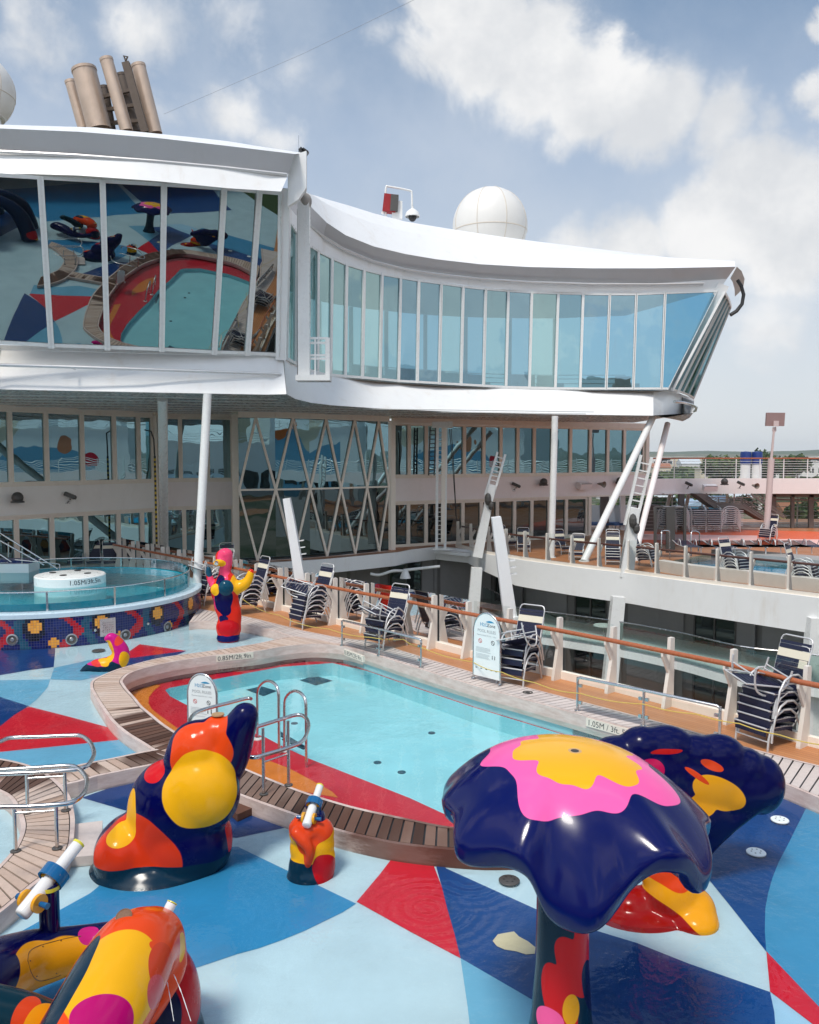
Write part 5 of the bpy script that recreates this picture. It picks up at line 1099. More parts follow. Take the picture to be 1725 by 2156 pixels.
# pool rules boards
def board(label, P0, P1, hgt, full=True, tilt=0.):
    x = (P1-P0).normalized(); L = (P1-P0).length; n = V((x.y, -x.x, 0)); n = n if n.y < 0 else -n; C0 = (P0+P1)/2
    t = thing('pool_rules_board', label, 'sign board', C0, 'pool rules boards')
    z0 = .10; hr = L*.62; zr_ = hgt-hr
    pr = [(-L/2, z0), (L/2, z0), (L/2, zr_)]+[(L/2*math.cos(a), zr_+hr*math.sin(a)) for a in [math.pi*k/20 for k in range(1, 20)]]+[(-L/2, zr_)]
    mb = MB(); mb.plate([C0+x*a+UP*b-n*.012 for a, b in pr], n*.024); build(mb, 'panel', SIGNW, t)
    mb = MB(); mb.tube([C0+x*(-L/2-.01)+UP*0]+[C0+x*(a*1.02)+UP*(b+.01) for a, b in pr[2:][::-1]]+[C0+x*(L/2+.01)], .02, 8); build(mb, 'frame', STEEL, t, 60)
    for s in (-1, 1): mb = MB(); mb.lathe([(.055, 0), (.05, .03), (.022, .05)], C0+x*s*(L/2+.01), 14); build(mb, 'foot', STEEL, t, 40)
    o = C0+n*.015; k = L/.62
    def put(name, txt, y, size, m, al='CENTER', dx=0.): mb = MB(); mb.text(txt, o+x*dx*k+UP*y*1., x, UP, size*k, al); build(mb, name, m, t)
    put('logo_lettering', 'H', hgt-.235*k, .10, INKB, 'LEFT', -.155); put('logo_lettering', '2O', hgt-.235*k, .085, INKB, 'LEFT', -.085); put('logo_lettering', 'Zone', hgt-.235*k, .088, INK, 'LEFT', .015)
    mb = MB(); W = [o+x*(-.02+.20*s)*k+UP*(hgt-.235*k+.085*k+.030*k*math.sin(s*3.0)) for s in [i/10 for i in range(11)]]; W2 = [p-UP*(.035*k*math.sin(math.pi*i/10)+.002) for i, p in enumerate(W)]; mb.loft(W, W2); build(mb, 'logo_wave', INKB, t)
    put('title_lettering', 'POOL RULES', hgt-.345*k, .076, INKG); put('subtitle_lettering', 'Maximum Depth 3ft. 5in. / 1.05m', hgt-.41*k, .034, INKG)
    if full:
        for s, m in ((-1, INKC), (1, INK)):
            mb = MB(); c = o+x*s*.15*k+UP*(hgt-.51*k); R = .042*k
            ring = [c+x*R*math.cos(a)+UP*R*math.sin(a) for a in [2*math.pi*i/24 for i in range(24)]]; ring2 = [c+(p-c)*.78 for p in ring]; mb.loft(ring, ring2, True); mb.beam(c-x*R*.55+UP*R*.55, c+x*R*.55-UP*R*.55, .008, .004, n); build(mb, 'pictogram', m, t)
        mb = MB(); rnd = random.Random(5); y = hgt-.63*k
        while y > .42:
            w = rnd.uniform(.40, .50)*k; mb.beam(o-x*.25*k+UP*y, o-x*.25*k+x*w*(1 if y > .75 else .72)+UP*y, .004, .0015, n) if rnd.random() > .15 else None; y -= .022
        build(mb, 'small_print', INKG, t)
        mb = MB(); c = o+x*.17*k+UP*.50
        for dx in (-.035, .03): mb.beam(c+x*dx, c+x*dx+UP*.05, .016, .002, n); mb.add([c+x*(dx+.012*math.cos(a))+UP*(.066+.012*math.sin(a)) for a in [i*.785 for i in range(8)]], [tuple(range(8))])
        for dx in (-.24, -.12, 0., .12, .23): q = o+x*dx*k+UP*.27; mb.beam(q-x*.022, q+x*.022, .014, .002, n)
        build(mb, 'pictogram', INK, t)
    return t
s = zoom(1150, 1500, 250)
board('free standing pool rules board with arched top on the far coping beside stacked loungers', gz(*s(240, 1362), 0), gz(*s(690, 1478), 0), 1.42)
pb = gz(*Z5(797, 400), 0); p0 = gy(*Z5(797, 400), 14.4); p0 = gz(*Z5(797, 425), 0); p1 = p0+V((.46, -.33, 0))
board('arched pool rules board before the red pool end, partly behind the tall figure', p0, p0+V((.50, -.20, 0)), 1.12)
# low glass screens along the coping
def screen(label, P, z=.62):
    P = [gz(*p, 0) for p in P]; t = thing('glass_screen', label, 'glass screen', P[0], 'low steel and glass screens')
    top = [p+UP*z for p in P]; x = (P[-1]-P[0]).normalized(); mb = MB(); mb.tube([P[0]-x*.0+UP*(z-.10), P[0]+UP*(z-.03), P[0]+x*.05+UP*z]+top[1:-1]+[P[-1]-x*.05+UP*z, P[-1]+UP*(z-.03), P[-1]+UP*(z-.10)], .026, 10); build(mb, 'top_rail', STEEL, t, 80)
    for p in P: mb = MB(); mb.tube([p, p+UP*z], .024, 10); mb.lathe([(.06, 0), (.06, .012), (.03, .02)], p, 14); build(mb, 'post', STEEL, t, 60)
    for a, b in zip(P, P[1:]):
        d = (b-a).normalized(); mb = MB(); mb.quad(a+d*.07+UP*.08, b-d*.07+UP*.08, b-d*.07+UP*(z-.07), a+d*.07+UP*(z-.07)); build(mb, 'glass_panel', CLEAR, t)
        for q in (a+d*.06, b-d*.06):
            for zz in (.16, z-.15): mb = MB(); mb.box(q+UP*zz, (.06, .05, .05), d); build(mb, 'clamp', STEEL, t)
screen('low steel framed glass screen at the pool corner by the small depth sign', [Z8(383, 648), Z8(612, 710), Z8(870, 785)])
screen('low steel framed glass screen behind the scalloped fan by the big depth sign', [Z6(707, 297), Z6(985, 362), Z6(1305, 440)])
# yellow rope sagging from chair to chair
def rope(label, P):
    pts = []
    for a, b in zip(P, P[1:]):
        for k in range(10): s_ = k/10; pts.append(a.lerp(b, s_)-UP*(.10*math.sin(math.pi*s_)*min(1, (b-a).length/3)))
    pts.append(P[-1]); mb = MB(); mb.tube(pts, .008, 6)
    for i in range(0, len(pts)-1):
        for k in range(3): q = pts[i].lerp(pts[i+1], (k+.5)/3); mb.ell(q, (.013, .013, .010), 6)
    o = build(mb, 'yellow_rope', ROPE, label=label, cat='rope'); return o
rp = lambda q, z: gz(*q, z)
rope('yellow rope strung along the teak deck in front of the stacked loungers', [gz(*Z3(830, 780), .75), gz(*ZB(840, 1080), .5), gz(*Z8(0, 465), .5), gz(*Z8(300, 548), .48), gz(*Z8(560, 600), .42), gz(*Z8(760, 612), .42), gz(*Z8(880, 665), .45), gz(*Z8(1185, 750), .35), gz(*Z8(1370, 815), .42), gz(*Z6(530, 180), .35), gz(*Z6(720, 225), .48), gz(*Z6(985, 270), .55), gz(*Z6(1210, 312), .55), gz(*Z6(1390, 352), .5), gz(*Z6(1560, 400), .45), gz(*Z6(1760, 445), .45)])
# flush hatch ring on the coping
p = gz(*s(1170, 1592), .006); mb = MB(); mb.lathe([(.10, 0), (.10, .006), (.075, .006)], p, 20); mb.lathe([(.05, .004), (0, .004)], p, 14); build(mb, 'deck_socket', DGREY, label='small round deck socket on the coping right of the pool rules board', cat='deck fitting')
# ---------------------------------------------------------------- stacking loungers
def chair_parts(root, navy=NAVYF):
    W = .60
    mb = MB()
    for s in (-1, 1):
        x = s*W/2
        mb.tube([V((x, y, z)) for y, z in [(-.42, 0), (-.40, .20), (-.34, .40), (-.22, .55), (-.05, .615), (.12, .60), (.26, .50), (.37, .30), (.46, 0)]], .019, 7)
        mb.tube([V((x*.94, y, z)) for y, z in [(-.46, .36), (.0, .34), (.22, .31), (.30, .40), (.50, .98), (.52, 1.05)]], .015, 7)
    mb.tube([V((-W/2*.94, .52, 1.05)), V((-W/2*.86, .535, 1.10)), V((-W/2*.7, .54, 1.12)), V((W/2*.7, .54, 1.12)), V((W/2*.86, .535, 1.10)), V((W/2*.94, .52, 1.05))], .015, 7)
    for y, z in [(-.46, .37), (-.41, .15)]: mb.tube([V((-W/2, y, z)), V((W/2, y, z))], .014, 7)
    build(mb, 'frame', ALU, root, 80)
    mb = MB()
    for i in range(9):
        y = -.43+i*.072; z = .362-.055*(i/9)+.008; mb.box((0, y, z), (W*.97, .068, .010), (1, 0, 0))
        for s in (-1, 1): mb.box((s*W*.48, y, z-.02), (.014, .068, .07), (1, 0, 0))
    mb.box((0, -.452, .30), (W*.95, .012, .125)); mb.box((0, .2, .27), (W*.95, .012, .10)); build(mb, 'seat', navy, root)
    mb = MB(); b0, b1 = V((0, .30, .40)), V((0, .50, .98)); d = (b1-b0).normalized()
    for i in range(9):
        if i in (6, 7): continue
        mb.box(b0.lerp(b1, .02+i*.115)-V((0, .014, 0)), (W*.93, .012, .067), (1, 0, 0), None, d)
    mb.box(b0.lerp(b1, 1.05)-V((0, .014, 0)), (W*.93, .012, .05), (1, 0, 0), None, d)
    build(mb, 'backrest', navy, root)
    mb = MB(); mb.box(b0.lerp(b1, .76)-V((0, .016, 0)), (W*.94, .012, .135), (1, 0, 0), None, d); build(mb, 'white_band', CREAMF, root)
proto = None
def chair(label, loc, rz, group, rot=None, sc=1.):
    global proto
    if proto is None:
        proto = thing('lounge_chair', label, 'lounge chair', (0, 0, 0), group); chair_parts(proto); o = proto
    else: o = dup(proto)
    o['label'] = label; o['group'] = group; o.location = loc; o.rotation_euler = rot if rot else (0, 0, rz); o.scale = (sc, sc, sc); return o
fproto = None
def footrest(label, loc, rot):
    global fproto
    if fproto is None:
        fproto = thing('footrest', label, 'footrest', (0, 0, 0), 'upturned footrests'); o = fproto; mb = MB(); W = .56
        for s_ in (-1, 1):
            x = s_*W/2; mb.tube(smoothline([V((x, -.34, 0)), V((x, -.32, .22)), V((x, -.20, .40)), V((x, .02, .45)), V((x, .22, .38)), V((x, .32, .2)), V((x, .36, 0))], 3), .017, 8)
            mb.tube([V((x*.95, -.45, .30)), V((x*.95, .45, .27))], .016, 7)
        for y, z in [(-.45, .30), (.45, .27), (-.33, .12), (.335, .13), (-.33, .2)]: mb.tube([V((-W/2, y, z)), V((W/2, y, z))], .014, 7)
        mb.tube([V((-W/2, -.4, .3)), V((W/2, .3, .06))], .012, 6); build(mb, 'frame', ALU, o, 80)
        mb = MB()
        for i in range(10): mb.box((0, -.38+i*.082, .31), (W*.95, .066, .010))
        build(mb, 'straps', NAVYF, o)
    else: o = dup(fproto)
    o['label'] = label; o.location = loc; o.rotation_euler = rot
ORD = ['bottom', 'second', 'third', 'fourth', 'fifth', 'sixth', 'seventh', 'eighth', 'ninth', 'tenth', 'eleventh', 'twelfth']
def stack(desc, p, rz, n, group, dz=.135, top=None, sc=1.):
    rnd = random.Random(int(p.x*100)); f = V((math.sin(rz), -math.cos(rz), 0))       # seat opens along -y of the chair
    for i in range(n):
        w = ORD[i]+' lowest' if 0 < i < n-1 else ('bottom' if i == 0 else 'top')
        chair(f'{w} navy lounge chair of {desc}', (p.x+rnd.uniform(-.015, .015)+f.x*-.03*i, p.y+rnd.uniform(-.015, .015)-f.y*.03*i*-1*-1, p.z+i*dz*sc), rz+rnd.uniform(-.03, .03), group, None, sc)
    if top:
        dx, dy, dz2, rot = top; footrest(f'upturned footrest lying on {desc}', (p.x+dx+f.x*.12, p.y+dy+f.y*.12, p.z+(n-1)*dz*sc+.36+dz2), rot)
NG = 'stacked lounge chairs on the pool deck'
RZ = math.atan2(E2.y, E2.x)-math.pi/2            # chairs face the pool
def sp(u, v): return gz(u, v, -.02)
stack('the stack nearest the right picture border', sp(1620, 1562), RZ-.18, 5, NG, top=(-.06, 0, .42, (math.radians(172), math.radians(10), RZ-.45)))
stack('the stack right beside the free standing pool rules board', sp(1092, 1434), RZ+.25, 3, NG, .19, top=(.0, 0, .42, (math.radians(165), math.radians(-16), RZ+.35)))
stack('the stack behind the low screen at the pool corner', sp(812, 1362), RZ+.12, 3, NG, .18, top=(.0, 0, .42, (math.radians(166), math.radians(16), RZ+.2)))
stack('the stack right of the leaning pylon behind the bird', sp(652, 1318), RZ+.02, 5, NG, top=(-.12, 0, .44, (math.radians(165), math.radians(20), RZ-1.0)))
stack('the stack directly behind the bird figure', sp(520, 1290), RZ-.05, 5, NG, .13, top=(-.15, 0, .44, (math.radians(165), math.radians(-10), RZ-.4)))
stack('the stack between the white column and the bird', sp(447, 1270), RZ+.0, 5, NG, .14, top=(-.05, 0, .44, (math.radians(165), math.radians(12), RZ+.4)))
# row behind the tub along the glass
for i, u in enumerate([95, 130, 163, 201, 237, 267]):
    p = gz(u-4, 1196, -.02); chair(f'navy lounge chair back showing behind the tub, {["leftmost", "second from the left", "third from the left", "third from the right", "second from the right", "rightmost"][i]} of its row', p, math.radians(22), 'chairs along the deckhouse glass')
p = gz(478, 1204, 0); chair('navy lounge chair with its pale band showing at the glass left of the lattice window', p, .2, 'chairs along the deckhouse glass')
# far deck
FG = 'lounge chairs on the far deck'
RF = RZ+math.pi
def fz(x, y): return gz(*Z9(x, y), 0)
stack('the far stack left of the big white mast', fz(100, 1290), -.25, 4, FG, .11)
stack('the far stack just right of the big white mast', fz(360, 1305), .85, 4, FG, .11)
stack('the far stack in front of the raised pool', fz(1075, 1415), .50, 5, FG, .11)
stack('the far stack at the right picture border', fz(1610, 1480), .85, 5, FG, .11)
stack('the lone stack on orange stripes beside the tall mast', fz(1320, 1110), -.85, 4, FG, .11)
for i, (x, y, a) in enumerate([(640, 1100, .2), (790, 1130, -.1), (1130, 1150, .1), (1250, 1200, -.2)]):
    chair('navy lounge chair on the far deck, ' + ['first left of the thin column', 'second left of the thin column', 'between thin column and leaning strut', 'close to the foot of the leaning strut'][i], gz(*Z11(x, y), 0), .1+a*2, FG)
# long row of chair stacks by the back rail
BG = 'chair stacks along the back rail of the far deck'
for i, (x, a) in enumerate([(500, -1.5), (610, -1.7), (745, .15), (860, .1), (1000, -1.55)]):
    p = gz(*Z9(x, 1035), 0); D_ = ['the leftmost back rail stack', 'the second back rail stack from the left', 'the middle back rail stack', 'the second back rail stack from the right', 'the rightmost back rail stack with bold arches'][i]
    for k in range(9):
        footrest('x', (p.x, p.y, p.z+k*.115), (0, 0, a+random.uniform(-.03, .03))); o = [q for q in COL.objects if q.get('label') == 'x'][0]; o.name = 'stacked_seat'; o['group'] = BG; o['category'] = 'stacking chair'; o.scale = (1.75, 1.75, 1.5)
        o['label'] = (ORD[k]+' lowest' if 0 < k < 8 else ('bottom' if k == 0 else 'top'))+' arched seat of '+D_
# ---------------------------------------------------------------- far deck pool, stairs, mast, rails, striped floor
ST_OR = paint('stripe_orange', (.72, .12, .04), .5); ST_PK = paint('stripe_pink', (.86, .50, .44), .5)
fd = MB(); 
def fq(pts): fd.sheet([(q.x, q.y) for q in [gz(*Z9(*p), 0) for p in pts]], .012+.004*fd.k)
fd.k = 0; fq([(280, 1020), (1100, 1018), (1800, 1040), (1900, 1160), (650, 1150), (280, 1120)])
fd.k = 1; fq([(310, 1055), (1240, 1068), (1240, 1145), (1100, 1135), (700, 1108), (330, 1100)]); fq([(1400, 1095), (1800, 1100), (1900, 1150), (1400, 1150)])
build(fd, 'striped_floor', [ST_OR, ST_PK], kind='structure')
# raised pool
A = [gz(*Z9(*p), .45) for p in [(455, 1262), (700, 1300), (900, 1322), (1200, 1352), (1500, 1388), (1800, 1420)]]
d = E2*4.6+V((0, .5, 0))
t = thing('far_pool', 'raised blue pool with a pale wall on the far deck', 'pool', (A[2].x, A[2].y, 0))
mb = MB(); mb.loft([V((p.x, p.y, 0)) for p in A], A); mb.loft(A, [p+E2*.45 for p in A]); build(mb, 'wall', paint('pool_wall_pale', (.62, .56, .50), .5, grime=(.4, .3, .25), gamt=.3), t)
mb = MB(); mb.loft([p+E2*.45-UP*.12 for p in A], [p+d-UP*.12 for p in A]); build(mb, 'pool_water', water('far_water', (.5, .9, .95), 2.5, .2), t)
mb = MB(); mb.loft([p+E2*.45-UP*.42 for p in A], [p+d-UP*.42 for p in A]); build(mb, 'pool_floor', paint('far_pool_blue', (.03, .36, .56), .4), t)
mb = MB(); mb.loft([p+d-UP*.4 for p in A], [p+d+UP*.05 for p in A]); mb.loft([p+d+UP*.05 for p in A], [p+d+E2*1.5+UP*.05 for p in A]); build(mb, 'back_edge', paint('grey_edge_board', (.40, .36, .34), .5), t)
# low loungers on the pool's back edge
lg = None
LG = 'low navy loungers along the far pool'
for i, x in enumerate([760, 885, 1010, 1150, 1265, 1385, 1505, 1630]):
    p = gz(*Z9(x, 1200), .5)
    if lg is None:
        lg = thing('sun_lounger', '', 'sun lounger', p, LG)
        mb = MB()
        for s in range(7): mb.box(p+V((0, -.55+s*.16, .30)), (1.3, .13, .012), (1, 0, 0))
        for s in range(5): mb.box(p+V((0, .58+s*.14, .32+s*.02)), (1.3, .13, .012), (1, 0, 0))
        build(mb, 'straps', NAVYF, lg)
        mb = MB()
        for s in (-1, 1): mb.tube([p+V((s*.66, -.65, .29)), p+V((s*.66, .5, .29)), p+V((s*.66, 1.2, .42))], .018, 6); mb.tube([p+V((s*.66, -.5, 0)), p+V((s*.66, -.45, .28))], .018, 6); mb.tube(smoothline([p+V((s*.66, .05, .3)), p+V((s*.68, .1, .5)), p+V((s*.68, .3, .55)), p+V((s*.66, .45, .3))], 3), .016, 6)
        build(mb, 'frame', ALU, lg, 80); o = lg
    else: o = dup(lg); o.location = p
    o['label'] = 'low navy lounger on the edge of the far pool, ' + ['leftmost of the row', 'second from the left', 'third from the left', 'just right of the far stack', 'fifth from the left', 'third from the right', 'second from the right', 'rightmost of the row'][i]
# ladder rails of the far pool and smoked glass screen
for i, pts in enumerate([[(485, 1040), (490, 1090), (515, 1110), (500, 1070), (495, 1030), (540, 1030), (548, 1060), (550, 1250)], [(718, 1045), (715, 1080), (745, 1110), (742, 1190), (725, 1060), (740, 1032), (775, 1040), (785, 1070), (775, 1190)]]):
    Y = 37.; P = [gy(*Z9(*p), Y) for p in pts[-4:]]+[] ; P = [gy(*Z9(pts[0][0], 1230), Y-.3)]+[gy(*Z9(pts[0][0], pts[0][1]+10), Y-.2)]+P
    t = thing('pool_ladder_rail', ['steel ladder rail at the left end of the far pool, before the smoked screen', 'steel ladder rail at the far pool right of the smoked screen'][i], 'ladder rail', P[0]); mb = MB(); mb.tube(smoothline(P, 3), .03, 8); build(mb, 'hoop', STEEL, t, 80)
Y = 38.; t = thing('smoked_screen', 'tall smoked glass screen between steel posts on the far deck', 'screen', gy(*Z9(550, 1190), Y)); q = lambda x, y: gy(*Z9(x, y), Y)
for x0, x1 in ((440, 545), (568, 665)): mb = MB(); mb.quad(q(x0, 1180), q(x1, 1180), q(x1, 850), q(x0, 845)); build(mb, 'glass_panel', TINTG, t)
mb = MB()
for x in (435, 555, 668): mb.beam(q(x, 1200), q(x, 840), .12 if x != 555 else .4, .1, V((0, -1, 0)))
mb.tube([q(435, 842), q(668, 848)], .04, 6); build(mb, 'post', DGREY, t)
# tall mast with square panel
Y = 46.; q = lambda x, y: gy(*Z9(x, y), Y)
t = thing('panel_mast', 'tall pinkish mast carrying a square flat panel above the far deck', 'mast', q(1310, 1010)); PKM = paint('mast_pink', (.60, .50, .49), .4, var=.06)
R = 24*.2676*Y/F; mb = MB(); mb.tube([q(1312, 1020), q(1350, 460)], R, 24); build(mb, 'column', PKM, t, 40)
mb = MB(); mb.tube([q(1350, 460), q(1371, 225)], [R*.45, R*.32], 14); build(mb, 'upper_tube', PKM, t, 40)
mb = MB(); c = q(1379, 152); mb.box(c, (152*.2676*Y/F, .12, 104*.2676*Y/F), V((1, .12, 0)), None, V((.04, 0, 1))); build(mb, 'panel', paint('panel_rose_grey', (.30, .20, .19), .5), t)
mb = MB(); mb.box(q(1378, 186)+V((0, -.12, 0)), (.28, .12, .30)); mb.tube([q(1366, 215), q(1362, 240), q(1372, 255), q(1384, 238), q(1380, 212)], .05, 8); build(mb, 'mount', PKM, t)
# two blue-capped vents beyond the walkway rail
for i, x in enumerate((1143, 1232)):
    Y = 55.; q = lambda x, y: gy(*Z9(x, y), Y); t = thing('roof_vent', ['blue-capped white vent drum behind the walkway rail, the one farther from the mast', 'blue-capped white vent drum behind the walkway rail, the one nearer the mast'][i], 'vent', q(x, 620)); w = 38*.2676*Y/F
    mb = MB(); mb.lathe([(w, 0), (w*.97, q(x, 505).z-q(x, 640).z)], q(x, 640), 24); build(mb, 'drum', WHITE2, t, 40); z = q(x, 505).z-q(x, 640).z
    mb = MB(); mb.lathe([(w*1.06, z), (w*1.08, z+.72), (w*.98, z+.82), (0, z+.86)], q(x, 640), 24); build(mb, 'cap', paint('cap_blue', (.012, .04, .20), .4), t, 40)
# stairs going down behind the beam
Y = 51.5; q = lambda x, y, dy=0.: gy(*Z9(x, y), Y+dy)
t = thing('deck_stairs', 'dark grey steel stairs with a landing under the walkway beam', 'stairs', q(1300, 950)); STG = paint('stair_grey', (.14, .12, .11), .5)
mb = MB(); mb.plate([q(750, 738), q(835, 738), q(930, 815), q(1150, 820), q(1290, 905), q(1290, 950), q(1135, 858), q(905, 852)], V((0, 1.4, 0))); build(mb, 'stringer', STG, t)
mb = MB()
for k in range(4):
    mb.tube([q(835, 735+k*14), q(935, 785+k*10), q(1110, 770+k*13), q(1290, 870+k*22)], .03, 6)
for x, y in [(935, 815), (1020, 816), (1110, 818), (1200, 850)]: mb.tube([q(x, y), q(x, y-50)], .03, 6)
mb.beam(q(1190, 740), q(1450, 925), .12, .12); mb.beam(q(1230, 740), q(1470, 920), .06, .06); mb.beam(q(1150, 740), q(1420, 940), .06, .06); build(mb, 'handrail', STG, t)
# window screens at the right end under the beam
t = thing('wind_screen', 'dark framed tall glass wind screen at the right under the walkway beam', 'screen', gy(*Z9(1550, 1040), 54)); q = lambda x, y: gy(*Z9(x, y), 54)
mb = MB()
for x in (1365, 1515, 1660, 1800): mb.beam(q(x, 1030), q(x, 745), .3 if x != 1515 else .2, .2, V((0, -1, 0)))
mb.beam(q(1360, 782), q(1820, 788), .12, .12); mb.beam(q(1360, 748), q(1820, 752), .2, .2); build(mb, 'frame', STG, t)
mb = MB(); mb.quad(q(1365, 1020), q(1800, 1020), q(1800, 750), q(1365, 748)); build(mb, 'glass', clear_glass('screen_glass', (.72, .78, .76)), t)
# dark posts carrying the beam, slim slanted white poles
for i, (x, w, m, nm) in enumerate([(35, .5, STG, 'dark post under the walkway beam, behind the leaning strut'), (640, .35, STG, 'dark post under the walkway beam above the smoked screen'), (178, .3, PINKW, 'pale upright post under the beam near the big white mast')]):
    t = thing('support_post', nm, 'post', q(x, 1020)); mb = MB(); mb.beam(gy(*Z9(x, 1030), 52.6), gy(*Z9(x, 735), 52.6), w, .3, V((0, -1, 0))); build(mb, 'shaft', m, t)
for i, (a, b) in enumerate([((385, 830), (408, 740)), ((530, 840), (553, 738)), ((675, 870), (700, 735)), ((835, 850), (850, 815))]):
    t = thing('slanted_pole', 'thin slanted white pole under the walkway beam, ' + ['leftmost of four', 'second from the left of four', 'right of the dark post', 'shortest, beside the stairs'][i], 'pole', gy(*Z9(*a), 56), 'slanted poles behind the deck'); mb = MB(); mb.tube([gy(*Z9(a[0]-20, a[1]+90), 56), gy(*Z9(*b), 56)], .12, 10); build(mb, 'shaft', WHITE2, t)
# outer ship rail behind the chair stacks
t = thing('outer_railing', 'white horizontal bar ship railing behind the chair stacks', 'railing', gz(*Z9(900, 1020), 0)); RA = [gy(*Z9(x, 1028), 55.) for x in (-200, 330, 800, 1300, 1800)]; RA = [V((p.x, p.y, 0)) for p in RA]
mb = MB()
for k in range(8): mb.tube([p+UP*(.15+k*.30) for p in RA], .022, 6)
for a, b in zip(RA, RA[1:]):
    n = max(1, int((b-a).length/1.9))
    for i in range(n): p = a.lerp(b, i/n); mb.beam(p, p+UP*2.3, .07, .07)
build(mb, 'bars', WHITE2, t, 60); mb = MB(); mb.tube([p+UP*2.55 for p in RA], .05, 8); build(mb, 'handrail', VARN, t, 60)
# white loungers at the far left end, seen through the passage
WL = None; WG = 'white padded loungers at the passage'
for i, (x, y) in enumerate([(95, 955), (215, 950), (-20, 965)]):
    p = gz(*Z9(x, y+20), 0); p = V((p.x, 53.5, 0)); p = gy(*Z9(x, y), 53.5)
    if WL is None:
        WL = thing('padded_lounger', '', 'sun lounger', (p.x, 53.5, 0), WG); mb = MB(); b = V((p.x, 53.5, 0)); mb.box(b+V((0, .3, .9)), (1.5, .12, 1.3), (1, 0, 0), None, V((0, .5, .85))); build(mb, 'backrest', WHITE, WL); mb = MB(); mb.box(b+V((0, -.55, .38)), (1.6, 1.3, .14)); build(mb, 'seat', paint('lounger_blue', (.06, .13, .30), .6), WL)
        mb = MB()
        for s in (-.7, .7): mb.tube([b+V((s, -1.1, 0)), b+V((s, -1.1, .32)), b+V((s, .2, .32)), b+V((s, .2, 0))], .03, 6)
        build(mb, 'frame', ALU, WL); o = WL
    else: o = dup(WL); o.location = (p.x, 53.5, 0)
    o['label'] = ['white padded lounger behind the leaning strut at the passage', 'white padded lounger nearest the big white mast at the passage', 'white padded lounger beside the dark doors at the passage'][i]
# dark counter beside the mast
mb = MB(); Y = 48; q = lambda x, y: gy(*Z9(x, y), Y); mb.plate([q(335, 1030), q(435, 1030), q(435, 860), q(500, 850), q(500, 832), q(335, 828)], V((0, 1.2, 0))); mb.k = 1
for k in range(6): mb.beam(q(340, 1010-k*28), q(432, 1010-k*28), .05, .05)
build(mb, 'deck_counter', [paint('counter_brown', (.05, .03, .025), .5), STG], label='dark brown slatted counter on the far deck right of the big white mast', cat='counter')
# ---------------------------------------------------------------- play sculptures
def EL(mb, uv, Y, ru, rv, rd=None, turn=0., n=28):
    c = gy(uv[0], uv[1], Y); k = Y/F; rot = Matrix.Rotation(turn, 3, 'Y') if turn else None
    mb.ell(c, (ru*k, (rd if rd else min(ru, rv))*k, rv*k), n, rot)
def TU(mb, pts, n=18):          # pts: (u, v, Y, radius in picture units)
    P = [gy(a, b, y) for a, b, y, r in pts]; R = [r*y/F for a, b, y, r in pts]
    Q = smoothline(P, 5); RR = []
    for i in range(len(R)-1): RR += [lerp(R[i], R[i+1], k/5) for k in range(5)]
    RR.append(R[-1]); mb.tube(Q, RR, n); mb.ell(P[0], R[0], n); mb.ell(P[-1], R[-1], n)
def gun(parent, base, yaw, pitch, k=1., post=True, plug=True):
    """white water cannon: barrel, blue hoop, amber discs, blue grips"""
    fx = V((math.cos(yaw)*math.cos(pitch), math.sin(yaw)*math.cos(pitch), math.sin(pitch))); sx = V((-math.sin(yaw), math.cos(yaw), 0)); ux = fx.cross(sx)
    if ux.z < 0: ux = -ux
    b = V(base); r = .070*k
    mb = MB(); mb.tube([b-fx*.33*k, b-fx*.32*k, b-fx*.30*k, b-fx*.05*k, b+fx*.02*k, b+fx*.025*k, b+fx*.44*k, b+fx*.455*k], [r*.8, r*.98, r*1.05, r*1.05, r*1.05, r*.86, r*.86, r*.8], 20)
    build(mb, 'barrel', G_WHITE, parent, 40)
    mb = MB(); mb.tube([b+fx*.441*k, b+fx*.465*k], r*.9, 20); mb.tube([b+fx*.466*k, b+fx*.468*k], r*.6, 16); build(mb, 'muzzle_ring', G_YG, parent, 40)
    mb = MB(); R = .135*k
    mb.lathe([(R, -.06*k), (R, .06*k), (R*.86, .06*k), (R*.86, -.06*k), (R, -.06*k)], b+fx*.10*k-ux*.01*k, 32, fx); build(mb, 'hoop', G_BLUE, parent, 40)
    for s in (-1, 1):
        mb = MB(); mb.tube([b+fx*.10*k+sx*s*r*.8, b+fx*.10*k+sx*s*R*.9], .05*k, 14); build(mb, 'hoop_mount', G_YEL, parent, 40)
        mb = MB(); c = b-fx*.18*k+sx*s*(r*1.02); mb.tube([c, c+sx*s*.035*k], .085*k, 24); build(mb, 'side_disc', G_YEL, parent, 40)
        mb = MB(); mb.tube([c+sx*s*.036*k, c+sx*s*.13*k], [.024*k, .03*k], 12); build(mb, 'grip', G_BLUE, parent, 40)
    return fx, sx, ux
def sculpt(name, label, mb, mat, voxel=.03, it=10, parts=None, cat='sculpture'):
    c = V((0, 0, 0))
    q = fuse(mb, name, voxel, it); xs = [p for p in q.v]
    c = V((sum(p.x for p in xs)/len(xs), sum(p.y for p in xs)/len(xs), -.22))
    return q, c
